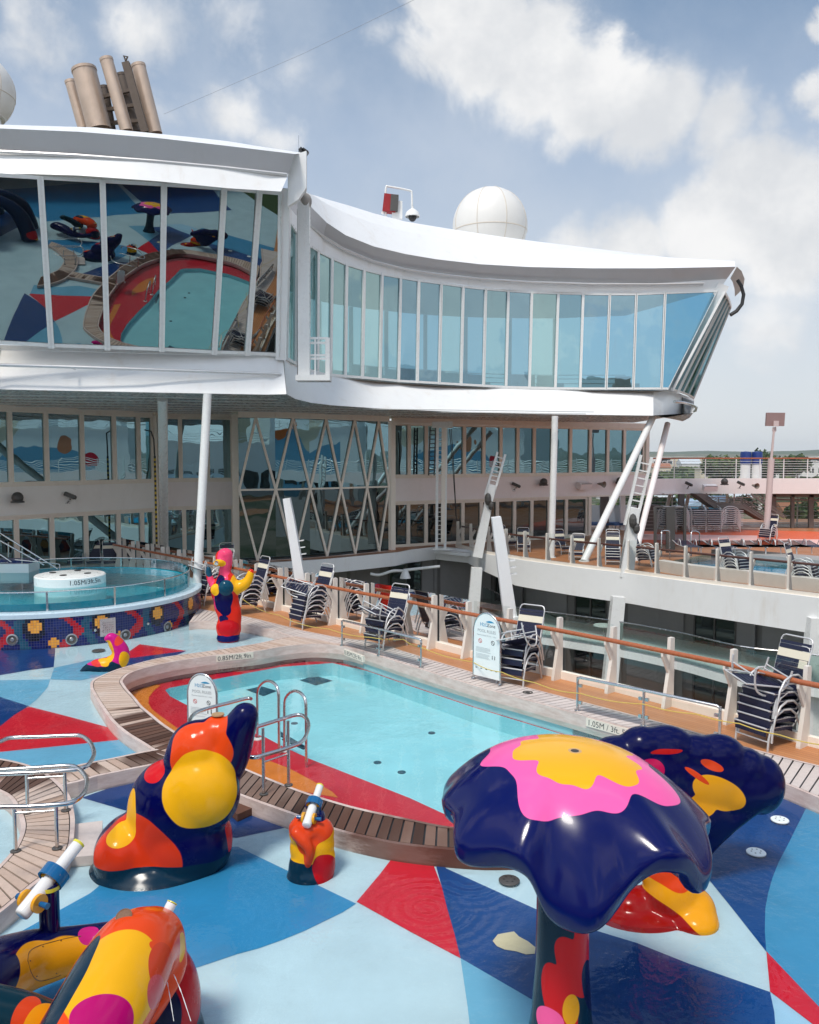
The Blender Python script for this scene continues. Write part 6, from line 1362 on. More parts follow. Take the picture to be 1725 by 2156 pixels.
# --- tall bear-like figure in navy, orange and yellow
Y = 9.6; m = MB()
EL(m, (325, 1832), Y, 146, 40, 128); EL(m, (325, 1822), Y, 128, 52, 112)
EL(m, (300, 1795), Y, 103, 92, 90); EL(m, (388, 1770), Y, 105, 108, 88); EL(m, (345, 1735), Y, 75, 90, 80); EL(m, (255, 1800), Y-.25, 58, 62, 60)
EL(m, (375, 1700), Y, 108, 112, 88); EL(m, (425, 1670), Y-.15, 84, 86, 62); EL(m, (322, 1690), Y, 46, 70, 66); EL(m, (300, 1740), Y, 32, 60, 40, -.1); EL(m, (262, 1748), Y-.12, 28, 36, 40, .5)
EL(m, (418, 1578), Y, 66, 64, 58); EL(m, (385, 1585), Y-.05, 36, 52, 44, .5); EL(m, (440, 1590), Y, 48, 60, 50); EL(m, (455, 1542), Y, 36, 38, 40)
TU(m, [(440, 1640, Y, 62), (478, 1590, Y, 50), (500, 1540, Y-.05, 40), (516, 1508, Y-.08, 31)])
q = fuse(m, 'tall_sculpture', .035, 9); T = bvh(q)
pat = [P_(T, 275, 1790, 88, 76, (.62, .035, .008), -.25), P_(T, 300, 1818, 88, 66, (.62, .035, .008)), P_(T, 240, 1830, 60, 50, (.62, .035, .008)),
       P_(T, 257, 1757, 32, 28, YEL, .7), P_(T, 275, 1705, 18, 58, YEL, .12, 30), P_(T, 325, 1620, 60, 26, RED, -.9, 30),
       P_(T, 422, 1578, 72, 56, ORANGE, -.35), P_(T, 390, 1605, 36, 40, ORANGE, .3), P_(T, 455, 1528, 28, 36, ORANGE), P_(T, 420, 1668, 86, 86, YEL), 
       P_(T, 505, 1738, 12, 60, RED, 0, 20), ((gy(325, 1840, Y).x, Y, -.2), (3, 3, .17), DTEAL)]
t = thing('abstract_sculpture', 'tall abstract figure in navy, orange and yellow blobs standing in front of the pool coping', 'sculpture', (gy(325, 1880, Y).x, Y, -.2))
build(q, 'body', patchmat('tall_figure_skin', NAVY, pat, warp=.025, wscale=2.5), t, 180)
mb = MB(); mb.lathe([(.075, 0), (.075, .015), (.03, .02), (0, .01)], gy(459, 1504, Y)+V((0, 0, -.01)), 20); build(mb, 'nozzle', paint('nozzle_tan', (.45, .28, .14), .4), t, 40)
mb = MB(); mb.lathe([(.012, 0), (.006, .5)], (0, 0, 0), 6)
# --- small water-cannon figure
Y = 9.33; m = MB(); ZG = zoom(600, 1900, 350)
def zg(x, y): return ZG(x, y)
u0 = zg(870, 1500)
EL(m, zg(860, 1470), Y, 54, 26, 50); EL(m, zg(860, 1420), Y, 50, 34, 46); EL(m, zg(800, 1330), Y, 36, 50, 36); EL(m, zg(1000, 1250), Y, 32, 60, 34); EL(m, zg(900, 1200), Y, 46, 62, 36); EL(m, zg(940, 1030), Y, 40, 42, 34); EL(m, zg(760, 1080), Y, 26, 40, 26); EL(m, zg(740, 880), Y, 24, 34, 30); EL(m, zg(860, 830), Y, 46, 26, 34); EL(m, zg(1000, 900), Y, 29, 34, 30)
TU(m, [(*zg(700, 900), Y-.16, 14), (*zg(790, 1000), Y-.2, 14), (*zg(855, 1120), Y-.22, 10), (*zg(840, 1290), Y-.2, 5)])
q = fuse(m, 'gun_sculpture', .018, 6); T = bvh(q)
O2 = (.66, .055, .012)
pat = [((gy(*zg(860, 1500), Y).x, Y, -.2), (1, 1, .20), DTEAL), P_(T, *zg(700, 1480), 26, 26, DTEAL), P_(T, *zg(860, 800), 62, 40, O2, 0, 60), P_(T, *zg(760, 900), 32, 30, O2), P_(T, *zg(850, 950), 26, 46, O2, -.45), P_(T, *zg(850, 1120), 14, 48, O2, -.12), P_(T, *zg(1075, 1380), 28, 42, (.42, .006, .012), .5)]
base = gy(*u0, Y); t = thing('water_cannon_sculpture', 'small orange and yellow figure with a white water cannon on top, beside the pool coping', 'sculpture', (base.x, Y, -.2))
build(q, 'body', patchmat('small_figure_skin', YEL, pat, warp=.012, wscale=4), t, 180)
top = gy(*zg(960, 780), Y); mb = MB(); mb.lathe([(.085, -.12), (.085, .1), (.07, .13), (0, .13)], top, 24); build(mb, 'post', G_NAVY, t, 40)
b = gy(*zg(890, 600), Y); gun(t, b, math.radians(78), math.radians(28), .72)
# --- mushroom shower: lobed cap on a stem
Y = 6.2; C = gy(1192, 1760, Y); K = Y/F
SUN_AX = V((-.10, .16, 1)).normalized()
APZ = 2.37
def a2(a): return math.atan2(math.sin(a), math.cos(a))
def gs(a, c, w): d = math.atan2(math.sin(a-c), math.cos(a-c)); return math.exp(-abs(d/w)**2.8)
mb = MB(); NA, NR = 260, 34; vs = []; fs = []
for i in range(NR+1):
    s = i/NR
    for k in range(NA):
        a = 2*math.pi*k/NA; lob = .050*math.sin(7*a+.6)+.028*math.sin(12*a+1.3)
        R = 1.01+.06*math.cos(a)+lob*s**4-.06*gs(a, -1.7, .5)
        rr = R*(s/.9)**.94 if s <= .9 else R*(1-(s-.9)**2*2.)
        q = min(s/.9, 1)
        drop = .46*q**2.7+(0 if s <= .9 else (s-.9)*1.05)
        box = 1/(1+math.exp(-(a2(a)+1.97)/.035))*1/(1+math.exp((a2(a)+1.30)/.045)); drop += q**5*(.035*math.sin(7*a+.6)+box*(.24-.10*max(0, min(1, (a2(a)+1.80)/.40)))-.17*gs(a, -.98, .20)+.05*gs(a, -.58, .18)-.05*gs(a, -.1, .3)+.03*gs(a, 3.3, .5))
        x, y = rr*math.cos(a), rr*math.sin(a)
        vs.append(V((C.x+x, C.y+y*.98, APZ-drop+.05*y-.085*x*q)))
for i in range(NR):
    for k in range(NA): k2 = (k+1) % NA; fs.append((i*NA+k, (i+1)*NA+k, (i+1)*NA+k2, i*NA+k2))
# rolled lip and underside
o0 = len(vs); NLIP = 6
for j in range(1, NLIP+1):
    an = math.pi*j/NLIP
    for k in range(NA):
        p = vs[NR*NA+k]; d = V((p.x-C.x, p.y-C.y, 0)).normalized(); vs.append(p-UP*(.06*math.sin(an))-d*(.065*(1-math.cos(an))))
o = len(vs)
for i in range(1, 9):
    s = 1-i/9
    for k in range(NA):
        p = vs[o0+(NLIP-1)*NA+k]; q0 = V((C.x, C.y, APZ-.16)); vs.append(V((lerp(q0.x, p.x, s), lerp(q0.y, p.y, s), lerp(q0.z, p.z, s**.6))))
rows = [NR*NA]+[o0+i*NA for i in range(NLIP)]+[o+i*NA for i in range(8)]
for r0, r1 in zip(rows, rows[1:]):
    for k in range(NA): k2 = (k+1) % NA; fs.append((r0+k, r1+k, r1+k2, r0+k2))
fs.append(tuple(rows[-1]+k for k in range(NA)))
cap = MB().add(vs, fs); T = bvh(cap); apex = V((C.x+.06, C.y, APZ-.01))
def cap_skin():
    m, t, out = newmat('mushroom_cap_skin'); P = t.pos(); d = t.vec('SUBTRACT', P, tuple(apex)); s = t.node('ShaderNodeSeparateXYZ'); t.l.new(d, s.inputs[0]); x, y = s.outputs[0], s.outputs[1]
    a = t.math('ARCTAN2', y, x); r = t.math('SQRT', t.math('ADD', t.math('MULTIPLY', x, x), t.math('MULTIPLY', y, y)))
    def lob(n, ph, am): return t.math('MULTIPLY', t.math('SINE', t.math('MULTIPLY_ADD', a, n, ph)), am)
    wob = t.math('ADD', t.math('ADD', lob(9, .4, .035), lob(5, 2.0, .045)), lob(14, 1., .016))
    wob2 = t.math('ADD', t.math('ADD', lob(7, 1.4, .05), lob(4, .3, .06)), lob(13, 2., .018))
    rx = t.math('ADD', t.math('ADD', r, wob), t.math('MULTIPLY', x, -.05)); rx2 = t.math('ADD', r, wob2)
    c = t.mix(t.rng(rx2, .660, .666), (.85, .11, .36), (.001, .004, .075)); c = t.mix(t.rng(rx, .455, .460), YEL, c)
    c = t.mix(t.rng(r, .030, .034), (.02, .012, .008), t.mix(t.rng(r, .05, .053), (.55, .32, .12), c))
    n = t.noise(P, 3, 5); principled(t, out, c, t.rng(n, .3, .75, .10, .24), 0, .22, .10, t.bump(t.noise(P, 3, 2), .06, .03)); return m
sx0 = gy(1183, 2100, Y)
t = thing('mushroom_shower', 'navy mushroom shower with a pink and yellow lobed cap and a red striped stem', 'sculpture', (sx0.x, Y, -.2))
build(cap, 'cap', cap_skin(), t, 180)
mb = MB(); prof = [(.33, -.22), (.30, -.1), (.235, .25), (.205, .7), (.20, 1.2), (.21, 1.6), (.27, 1.95)]
mb.lathe(prof, (sx0.x, Y, 0), 40)
T = bvh(mb)
pat = [P_(T, 1238, 1975, 40, 85, RED, .05, 60), P_(T, 1212, 2040, 34, 80, RED, .45, 60), P_(T, 1178, 2110, 36, 85, RED, .28, 60), P_(T, 1240, 2075, 20, 66, (.002, .004, .045), .25, 30), P_(T, 1203, 2128, 20, 34, (.78, .33, .008), 0, 40), P_(T, 1155, 2152, 34, 32, PINK, 0, 40)]
build(mb, 'stem', patchmat('mushroom_stem_skin', DTEAL, pat, warp=.02), t, 60)
# front lobe of the cap runs down onto the stem
# --- scallop fan with its wide orange foot
Y = 9.1; m = MB()
for u, v, r1, r2 in [(1300, 1594, 62, 46), (1352, 1572, 50, 44), (1402, 1577, 66, 52), (1512, 1590, 60, 46), (1465, 1585, 44, 40), (1600, 1652, 54, 66), (1570, 1618, 44, 46)]: EL(m, (u, v), Y+.12, r1, r2, 44)
for u, v, r1, r2 in [(1380, 1640, 100, 70), (1500, 1650, 110, 66), (1470, 1720, 90, 70), (1570, 1670, 70, 48), (1440, 1780, 66, 60), (1400, 1700, 80, 80)]: EL(m, (u, v), Y, r1, r2, 30)
TU(m, [(1590, 1690, Y, 22), (1520, 1745, Y, 22), (1455, 1810, Y, 24)])
q = fuse(m, 'fan', .03, 8); T = bvh(q)
pat = [P_(T, 1515, 1672, 62, 34, (.72, .31, .01), -.45), P_(T, 1480, 1695, 30, 26, (.72, .31, .01)), P_(T, 1500, 1612, 26, 10, (.60, .05, .01), -.35), P_(T, 1468, 1634, 30, 6, (.60, .05, .01), -.62), P_(T, 1370, 1622, 30, 24, (.45, .006, .07)), P_(T, 1405, 1583, 36, 6, (.45, .01, .01), .06)]
b = gy(1420, 1930, 8.75)
t = thing('shell_sculpture', 'navy scalloped fan sculpture with an orange and yellow foot, standing behind the mushroom shower', 'sculpture', (b.x, 8.75, -.2))
build(q, 'fan', patchmat('fan_skin', (.001, .002, .05), pat, warp=.02), t, 180)
Y = 8.5; m = MB()
EL(m, (1350, 1940), Y, 120, 34, 84); EL(m, (1460, 1935), Y-.1, 54, 36, 64); EL(m, (1415, 1880), Y+.05, 62, 74, 56); EL(m, (1400, 1830), Y+.1, 56, 60, 50); EL(m, (1462, 1915), Y, 46, 48, 56); EL(m, (1330, 1905), Y+.1, 56, 40, 50); EL(m, (1280, 1955), Y+.1, 80, 36, 60); EL(m, (1400, 1780), Y+.3, 40, 70, 40)
q = fuse(m, 'foot', .028, 10); T = bvh(q)
def bands(t, W, c):
    """two wavy boundaries that follow the foot: dark red below, amber between, orange above"""
    sp3 = t.node('ShaderNodeSeparateXYZ'); t.l.new(W, sp3.inputs[0])
    def bound(px):
        P = [gy(u, v, 8.2) for u, v in px]; x0, x1 = P[0].x, P[-1].x; fc = t.node('ShaderNodeFloatCurve'); t.l.new(t.math('DIVIDE', t.math('SUBTRACT', sp3.outputs[0], x0), x1-x0, clamp=True), fc.inputs['Value']); cu = fc.mapping.curves[0]
        pts = [((p.x-x0)/(x1-x0), min(1, max(0, (p.z+.6)/2.))) for p in P]
        cu.points[0].location = pts[0]; cu.points[1].location = pts[-1]
        for a in pts[1:-1]: cu.points.new(*a)
        fc.mapping.update(); z = t.math('SUBTRACT', t.math('MULTIPLY', fc.outputs[0], 2.), .6); return t.rng(t.math('SUBTRACT', sp3.outputs[2], z), -.006, .006)
    c = t.mix(bound([(1230, 1945), (1265, 1936), (1300, 1934), (1325, 1916), (1362, 1906), (1400, 1914), (1440, 1938), (1475, 1962), (1530, 1978)]), c, (.74, .31, .008))
    return t.mix(bound([(1230, 1870), (1330, 1858), (1360, 1866), (1400, 1878), (1440, 1892), (1462, 1886), (1530, 1840)]), c, (.66, .05, .008))
build(q, 'foot', patchmat('foot_skin', (.27, .005, .004), [P_(T, 1245, 1960, 22, 30, (.35, .004, .12))], warp=.01, extra=bands), t, 180)
# --- foreground creature
Yb = 5.9; m = MB()
TU(m, [(318, 1985, 6.35, 74), (282, 2010, 6.1, 92), (245, 2075, 5.8, 104), (205, 2150, 5.5, 108), (150, 2260, 5.2, 112), (120, 2390, 5.1, 118)], 26)
TU(m, [(340, 1975, 6.4, 50), (358, 2030, 6.35, 38), (335, 2085, 6.25, 34), (300, 2130, 6.1, 40)], 20)
q = fuse(m, 'creature', .03, 10); T = bvh(q); plate_at = hit(T, 261, 1930)
pat = [P_(T, 245, 2050, 118, 108, YEL, -.6, 130), P_(T, 240, 2120, 90, 70, YEL, -.5), P_(T, 322, 1992, 10, 10, ORANGE), P_(T, 345, 2050, 26, 66, (.62, .05, .012), .25, 60), P_(T, 330, 2090, 18, 40, (.60, .08, .09), .5), P_(T, 232, 2152, 90, 50, (.45, .004, .13), -.15, 60), P_(T, 140, 2085, 22, 95, DTEAL, -.40, 170), P_(T, 385, 1985, 8, 60, YEL, -.2, 20)]
base = gz(330, 2300, -.2)
t = thing('creature_sculpture', 'big yellow and orange hump-backed creature sculpture close by, cut off by the bottom edge', 'sculpture', (base.x, base.y, -.2))
build(q, 'body', patchmat('creature_skin', ORANGE, pat, warp=.02), t, 180)
m = MB()
TU(m, [(-170, 2150, 5.9, 100), (-60, 2085, 6.3, 92), (40, 2030, 6.8, 66), (120, 2008, 7.05, 54), (200, 1988, 7.2, 42), (290, 1975, 7.2, 40)], 22)
q = fuse(m, 'arm', .03, 8); T = bvh(q)
pat = [P_(T, 130, 2036, 135, 50, (.72, .30, .008), -.22, 90), P_(T, 62, 2050, 60, 56, (.72, .30, .008), .2, 90), P_(T, 0, 2040, 52, 66, (.001, .002, .05), .1), P_(T, 185, 1968, 22, 22, (.50, .01, .16), .2)]
hatch = [hit(T, *ZF(x, y)) for x, y in [(213, 930), (222, 870), (262, 832), (340, 802), (460, 770), (560, 748), (625, 740), (600, 800), (540, 900), (470, 1040), (400, 1066), (318, 1086), (268, 1066), (236, 1010)]]; screws = [hit(T, *ZF(x, y)) for x, y in [(233, 930), (470, 775), (612, 744), (284, 1050), (435, 1028), (330, 820)]]
mb = MB(); mb.tube(smoothline(hatch[:7], 5), .0035, 5); mb.tube(smoothline(hatch[9:]+hatch[:1], 5), .0035, 5)
for p_ in screws: mb.ell(p_, .007, 8)
build(mb, 'hatch_seam', paint('hatch_seam_brown', (.14, .06, .005), .5), t)
build(q, 'arm', patchmat('creature_arm_skin', (.001, .002, .05), pat, warp=.02), t, 180)
m = MB()
TU(m, [(-120, 2110, 5.4, 60), (-20, 2138, 5.5, 62), (60, 2165, 5.6, 66), (140, 2220, 5.7, 80)], 20)
q = fuse(m, 'limb', .03, 8); T = bvh(q)
pat = [P_(T, 52, 2150, 24, 60, (.66, .06, .012), .0, 60), P_(T, 95, 2170, 46, 60, (.76, .33, .008), .0, 60)]
build(q, 'limb', patchmat('creature_limb_skin', (.003, .028, .045), pat, warp=.015), t, 180)
m = MB()
c = gy(366, 2090, 6.45); m.ell(gy(330, 2120, 6.6), (.36, .40, .56), 30); m.ell(gy(330, 2200, 6.6), (.40, .44, .4), 30)
q = fuse(m, 'basin', .03, 8); T = bvh(q)
cc = gy(345, 2140, 6.25)
pat = [(gy(312, 2140, 6.3), (102*6.3/F, 3, 128*6.3/F), (.45, .006, .012)), (gy(308, 2150, 6.3), (74*6.3/F, 3, 92*6.3/F), (.002, .003, .035))]
build(q, 'basin', patchmat('creature_basin_skin', (.002, .022, .035), pat, warp=.012), t, 180)
mb = MB(); mb.tube([gy(350, 1925, 6.5), gy(362, 1902, 6.55)], .042, 18); build(mb, 'spout', G_WHITE, t, 40)
mb = MB(); mb.tube([gy(362, 1902, 6.55), gy(363, 1900, 6.555)], .044, 18); build(mb, 'spout_ring', G_YG, t, 40)
T = None
for j in ([(352, 2066), (358, 2100), (366, 2150)], [(366, 2052), (382, 2090), (402, 2150)]):
    mb = MB(); P = smoothline([gy(u, v, 6.05-.004*(v-2050)) for u, v in j], 8); rj = random.Random(3)
    mb.tube(P, [rj.choice((.0012, .002, .0045, .003)) for _ in P], 5)
    build(mb, 'water_jet', paint('spray_white', (.8, .85, .88), .2), t)
bq = None
mb = MB(); mb.lathe([(.062, .0), (.062, .006), (.052, .008), (.05, .006), (0, .006)], plate_at, 24, V((-.05, -.5, .86))); build(mb, 'round_plate', paint('plate_bronze', (.20, .10, .05), .35, var=.6, scale=60), t, 40)
# water cannon on its navy post
Yg = 7.05; pb = gy(106, 1985, Yg); t = thing('water_cannon', 'white water cannon with blue hoop on a navy post above the creature arm', 'water cannon', (pb.x, Yg, pb.z))
mb = MB(); r = 21*Yg/F; ptop = gy(104, 1868, Yg); mb.lathe([(r*1.04, -.02), (r, .02), (r, ptop.z-pb.z), (r*.8, ptop.z-pb.z+.02), (0, ptop.z-pb.z+.02)], pb, 28); build(mb, 'post', G_NAVY, t, 40)
mb = MB(); mb.lathe([(r*1.03, 0), (r*1.03, .035)], ptop+V((0, 0, -.015)), 28); build(mb, 'post_ring', G_YG, t, 40)
mb = MB(); mb.lathe([(r*1.05, -.012), (r*1.1, .0), (r*1.02, .012)], pb+V((0, 0, .01)), 28); build(mb, 'sealant_ring', G_WHITE, t, 40)
gun(t, gy(97, 1862, Yg), math.radians(64), math.radians(30), .92)
# --- bird figure
m = MB(); Y = 21.6
EL(m, ZB(650, 1830), Y, 25, 13, 22); EL(m, ZB(660, 1650), Y, 27, 30, 20); EL(m, ZB(640, 1380), Y, 22, 32, 18); EL(m, ZB(740, 1450), Y, 18, 44, 16); EL(m, ZB(620, 1200), Y, 27, 40, 19); EL(m, ZB(570, 1000), Y, 27, 30, 22); EL(m, ZB(620, 880), Y, 24, 30, 19); EL(m, ZB(610, 920), Y-.16, 18, 19, 18); EL(m, ZB(420, 960), Y-.1, 11, 14, 13); EL(m, ZB(590, 680), Y, 13, 24, 12); EL(m, ZB(610, 480), Y, 14, 24, 14); EL(m, ZB(600, 330), Y, 16, 14, 15); EL(m, ZB(560, 380), Y, 17, 17, 15); EL(m, ZB(640, 400), Y, 11, 18, 14)
TU(m, [(*ZB(560, 450), Y-.1, 9), (*ZB(480, 480), Y-.18, 8), (*ZB(435, 492), Y-.24, 7)], 12)
TU(m, [(*ZB(760, 930), Y, 17), (*ZB(900, 890), Y, 13), (*ZB(1010, 790), Y, 10), (*ZB(1060, 640), Y, 7)], 14)
TU(m, [(*ZB(400, 900), Y, 9), (*ZB(340, 800), Y, 8), (*ZB(310, 700), Y+.02, 7.5), (*ZB(295, 580), Y+.04, 5.5)], 12)
q = fuse(m, 'bird', .03, 7); T = bvh(q); B = lambda x, y, a, b, c, *k: P_(T, *ZB(x, y), a*.1172, b*.1172, c, *k)
pat = [B(600, 380, 150, 200, (.80, .06, .16), 0, 250), B(580, 600, 110, 140, (.80, .06, .16)), B(590, 760, 60, 70, (.80, .06, .16)), B(330, 810, 70, 100, (.80, .06, .16), 0, 40), B(400, 1230, 70, 200, (.70, .04, .16), -.45, 60), B(310, 630, 80, 105, TEAL, 0, 80), B(480, 490, 115, 66, (.85, .42, .01), -.15, 200), B(940, 850, 250, 230, (.85, .42, .01), -.7, 150), B(830, 960, 60, 130, (.85, .42, .01), 0, 60), B(500, 800, 100, 110, (.001, .002, .06), .4), B(560, 1150, 170, 240, (.001, .002, .06), -.2), B(600, 1330, 105, 110, (.001, .002, .06)), B(560, 1490, 95, 70, (.001, .004, .07)), B(610, 940, 150, 165, TEAL), B(410, 965, 85, 115, (.85, .45, .01)), B(650, 1850, 400, 60, (.001, .003, .08), 0, 400), B(640, 1660, 200, 150, (.50, .006, .012), 0, 60)]
b = gy(*ZB(650, 1900), Y); t = thing('bird_sculpture', 'red and navy bird figure with a pink head and raised yellow arm', 'sculpture', (b.x, Y, -.2))
build(q, 'body', patchmat('bird_skin', (.66, .022, .010), pat, warp=.015, wscale=3), t, 180)
mb = MB(); c = gy(*ZB(437, 492), Y-.36); mb.tube([c+V((0, -.02, -.01)), c+V((0, .05, .02))], .05, 14); build(mb, 'nozzle', STEEL, t, 40)
# --- curled seal by the coping
m = MB(); Y = 18.6
TU(m, [(*ZT(690, 1170), Y-.1, 6), (*ZT(760, 1110), Y, 11), (*ZT(860, 1090), Y, 17), (*ZT(960, 1080), Y+.05, 21), (*ZT(1030, 1030), Y+.08, 20), (*ZT(1040, 960), Y+.08, 18), (*ZT(1000, 890), Y+.05, 16), (*ZT(960, 845), Y, 12), (*ZT(925, 850), Y-.05, 7)], 16)
for p in [(670, 1185), (710, 1195), (755, 1190)]: EL(m, ZT(*p), Y-.15, 9, 3.5, 7, -.4)
EL(m, ZT(820, 1050), Y, 14, 5, 8, -.4)
q = fuse(m, 'seal', .025, 6); T = bvh(q); B = lambda x, y, a, b, c, *k: P_(T, *ZT(x, y), a*.2441, b*.2441, c, *k)
pat = [B(900, 1165, 420, 62, DTEAL, -.12, 420), B(1000, 1120, 110, 60, DTEAL, -.6), B(935, 960, 46, 110, YEL, .08), B(890, 1050, 60, 36, YEL, -.5), B(1075, 1040, 42, 82, YEL, .15), B(1030, 860, 34, 60, (.75, .06, .03), -.4), B(820, 1060, 60, 26, (.65, .04, .03), -.4)]
b = gy(*ZT(900, 1170), Y); t = thing('seal_sculpture', 'magenta and yellow curled seal sculpture resting at the bend of the coping', 'sculpture', (b.x, Y, -.2))
build(q, 'body', patchmat('seal_skin', (.55, .008, .20), pat, warp=.012, wscale=4), t, 180)
# ---------------------------------------------------------------- land, town and trees beyond the ship
LZ = -18.
gr = MB(); N = 40; vs = []; fs = []
def land_z(x, y):
    d = math.hypot(x, y); return LZ+max(0, (d-420)/900)*6+math.sin(x*.011+1)*math.sin(y*.007)*1.6*min(1, d/500)+(18*max(0, min(1, (d-1500)/2500)))
xs = [-5000, -2500, -1500, -900, -500, -250, -100, 0, 60, 120, 180, 240, 300, 380, 460, 560, 700, 900, 1200, 1600, 2200, 3200, 5000]; ys = [-1900, -700, -300, -100, 70, 130, 200, 260, 320, 400, 500, 620, 760, 950, 1200, 1500, 1900, 2500, 3300, 4500, 6000]
for y in ys:
    for x in xs: vs.append(V((x, y, land_z(x, y))))
nx = len(xs)
for j in range(len(ys)-1):
    for i in range(nx-1): fs.append((j*nx+i, j*nx+i+1, (j+1)*nx+i+1, (j+1)*nx+i))
def land_mat():
    m, t, out = newmat('town_ground'); P = t.pos(); n = t.noise(P, .02, 8, .6); n2 = t.noise(P, .15, 5)
    c = t.mix(t.rng(n, .42, .58), (.04, .07, .025), (.22, .19, .14)); c = t.mix(t.math('MULTIPLY', n2, .5), c, (.03, .05, .02)); principled(t, out, c, .9, 0, .2); return m
build(gr.add(vs, fs), 'ground', land_mat(), smooth=180, kind='structure')
# far ridges
def ridge(name, d, h, var, mat, a0, a1, seed):
    rnd = random.Random(seed); mb = MB(); A = []; Bk = []
    n = 90
    for i in range(n+1):
        a = math.radians(lerp(a0, a1, i/n)); r = d*(1+.03*math.sin(i*.7)); z = h+var*(.5*math.sin(i*.31+seed)+.3*math.sin(i*.83)+.35*(rnd.random()-.5)); A.append((a, r, z))
    P = [V((r*math.sin(a), r*math.cos(a), LZ-2)) for a, r, z in A]; Q = [V((r*1.03*math.sin(a), r*1.03*math.cos(a), z)) for a, r, z in A]; R = [V((r*1.25*math.sin(a), r*1.25*math.cos(a), LZ-4)) for a, r, z in A]
    mb.loft(P, Q); mb.loft(Q, R); build(mb, name, mat, smooth=180, kind='structure')
WOODM = paint('far_woods', (.045, .075, .03), .9, var=.5, scale=.05)
ridge('hills', 1150, 4.5, 3.5, WOODM, -25, 60, 3); ridge('hills', 3600, 34, 10, paint('far_hills', (.06, .085, .05), .9, var=.3, scale=.01), -30, 65, 9)
# houses
WALLS = [paint('house_cream', (.68, .60, .45), .7), paint('house_white', (.72, .70, .66), .7), paint('house_blue', (.16, .38, .55), .7), paint('house_ochre', (.62, .45, .20), .7)]
ROOFS = [paint('roof_tin', (.52, .56, .58), .4), paint('roof_bluegrey', (.30, .40, .50), .5), paint('roof_tile', (.32, .13, .07), .7), paint('roof_pale', (.66, .64, .60), .5)]
WIN = glossy_glass('house_window', (.5, .6, .62), (.02, .03, .03), .2)
def cl(t_): return t_
def house_at(u, v, Y, w, d, h, wall, roof, rz, label, flat=False):
    p = gy(u, v, Y); z0 = p.z-h; t = thing('town_house', label, 'house', (p.x, p.y, z0), 'town houses beyond the ship', rz)
    L = lambda x, y, z: V((p.x+x, p.y+y, z0+z))
    mb = MB(); mb.box(L(0, 0, h/2-2), (w, d, h+4)); build(mb, 'wall', wall, t)
    mb = MB()
    if flat: mb.box(L(0, 0, h+.2), (w*1.05, d*1.05, .4))
    else:
        e, g = .6, w*.24; a = [L(-w/2-e, -d/2-e, h), L(w/2+e, -d/2-e, h), L(w/2+e, d/2+e, h), L(-w/2-e, d/2+e, h)]; r0, r1 = L(-w/2-e, 0, h+g), L(w/2+e, 0, h+g)
        mb.add(a+[r0, r1], [(0, 1, 5, 4), (2, 3, 4, 5), (0, 4, 3), (1, 2, 5), (0, 3, 2, 1)])
    build(mb, 'roof', roof, t)
    for i in range(3):
        x = (-.3+.3*i)*w; m2 = MB(); m2.box(L(x, -d/2-.02, h*.55), (w*.13, .1, h*.35)); f = build(m2, 'window', WHITE2, t); m3 = MB(); m3.box(L(x, -d/2-.08, h*.55), (w*.10, .04, h*.29)); build(m3, 'pane', WIN, f)
    return t
zz = lambda x, y: Z9(x, y)
HS = [((880, 800), 250, 14, 12, 6, 0, 1, 0, 'cream house front with a pale blue roof seen under the walkway beam, nearest the stairs'), ((620, 830), 210, 13, 11, 6, 0, 1, .3, 'cream gabled house under the walkway beam between the slanted poles'), ((480, 810), 290, 20, 12, 5, 1, 0, -.1, 'long white house with a tin roof behind the big white mast'), ((800, 830), 190, 10, 14, 7, 2, 1, 1.35, 'bright blue gabled house under the walkway beam'), ((1040, 790), 300, 22, 12, 5, 1, 0, .1, 'white house with a grey tin roof seen through the stairs'), ((1220, 830), 260, 18, 12, 5, 1, 3, .1, 'pale house behind the steps of the dark stairs'), ((1570, 880), 200, 18, 14, 5, 3, 2, 0, 'house with a brown tiled roof through the wind screen at the right'), ((1440, 800), 340, 16, 12, 7, 1, 3, .2, 'white house right of the tall mast under the beam'), ((110, 690), 330, 22, 12, 6, 1, 2, .1, 'white house with a brown roof left of the leaning strut under the beam'), ((30, 660), 380, 16, 12, 7, 1, 3, 0, 'tall white house seen past the leaning strut'),
      ((900, 540), 420, 30, 16, 9, 0, 3, 0, 'long cream building with a pale roof above the walkway rail'), ((1030, 545), 400, 26, 14, 8, 0, 3, .1, 'cream building left of the blue-capped vents above the walkway rail'), ((700, 500), 600, 26, 16, 10, 1, 0, .1, 'white building beyond the walkway rail, left of the long cream one'), ((1650, 490), 430, 20, 14, 12, 1, 3, 0, 'white block building above the walkway rail at the right'), ((560, 500), 700, 30, 18, 9, 1, 2, 0, 'far white building with a brown roof beyond the walkway rail'), ((1480, 470), 520, 26, 16, 12, 1, 3, .2, 'pale building just right of the tall mast on the skyline'), ((1300, 560), 380, 18, 12, 6, 1, 2, 0, 'white house between the vents and the tall mast'), ((470, 530), 500, 20, 14, 8, 0, 2, 0, 'cream house with a brown roof beyond the rail near the lounge tip')]
HS += [((420, 452), 620, 40, 20, 12, 1, 3, 0, 'pale low block on the far skyline nearest the lounge tip'), ((640, 448), 620, 60, 20, 12, 0, 3, 0, 'long pale block on the far skyline left of the highest tree'), ((1150, 452), 620, 44, 20, 12, 1, 3, 0, 'pale block on the far skyline above the blue-capped vents'), ((1560, 442), 620, 56, 20, 14, 1, 3, 0, 'long white block on the far skyline right of the mast'), ((1690, 452), 620, 36, 20, 12, 0, 3, 0, 'cream block on the far skyline at the right border')]
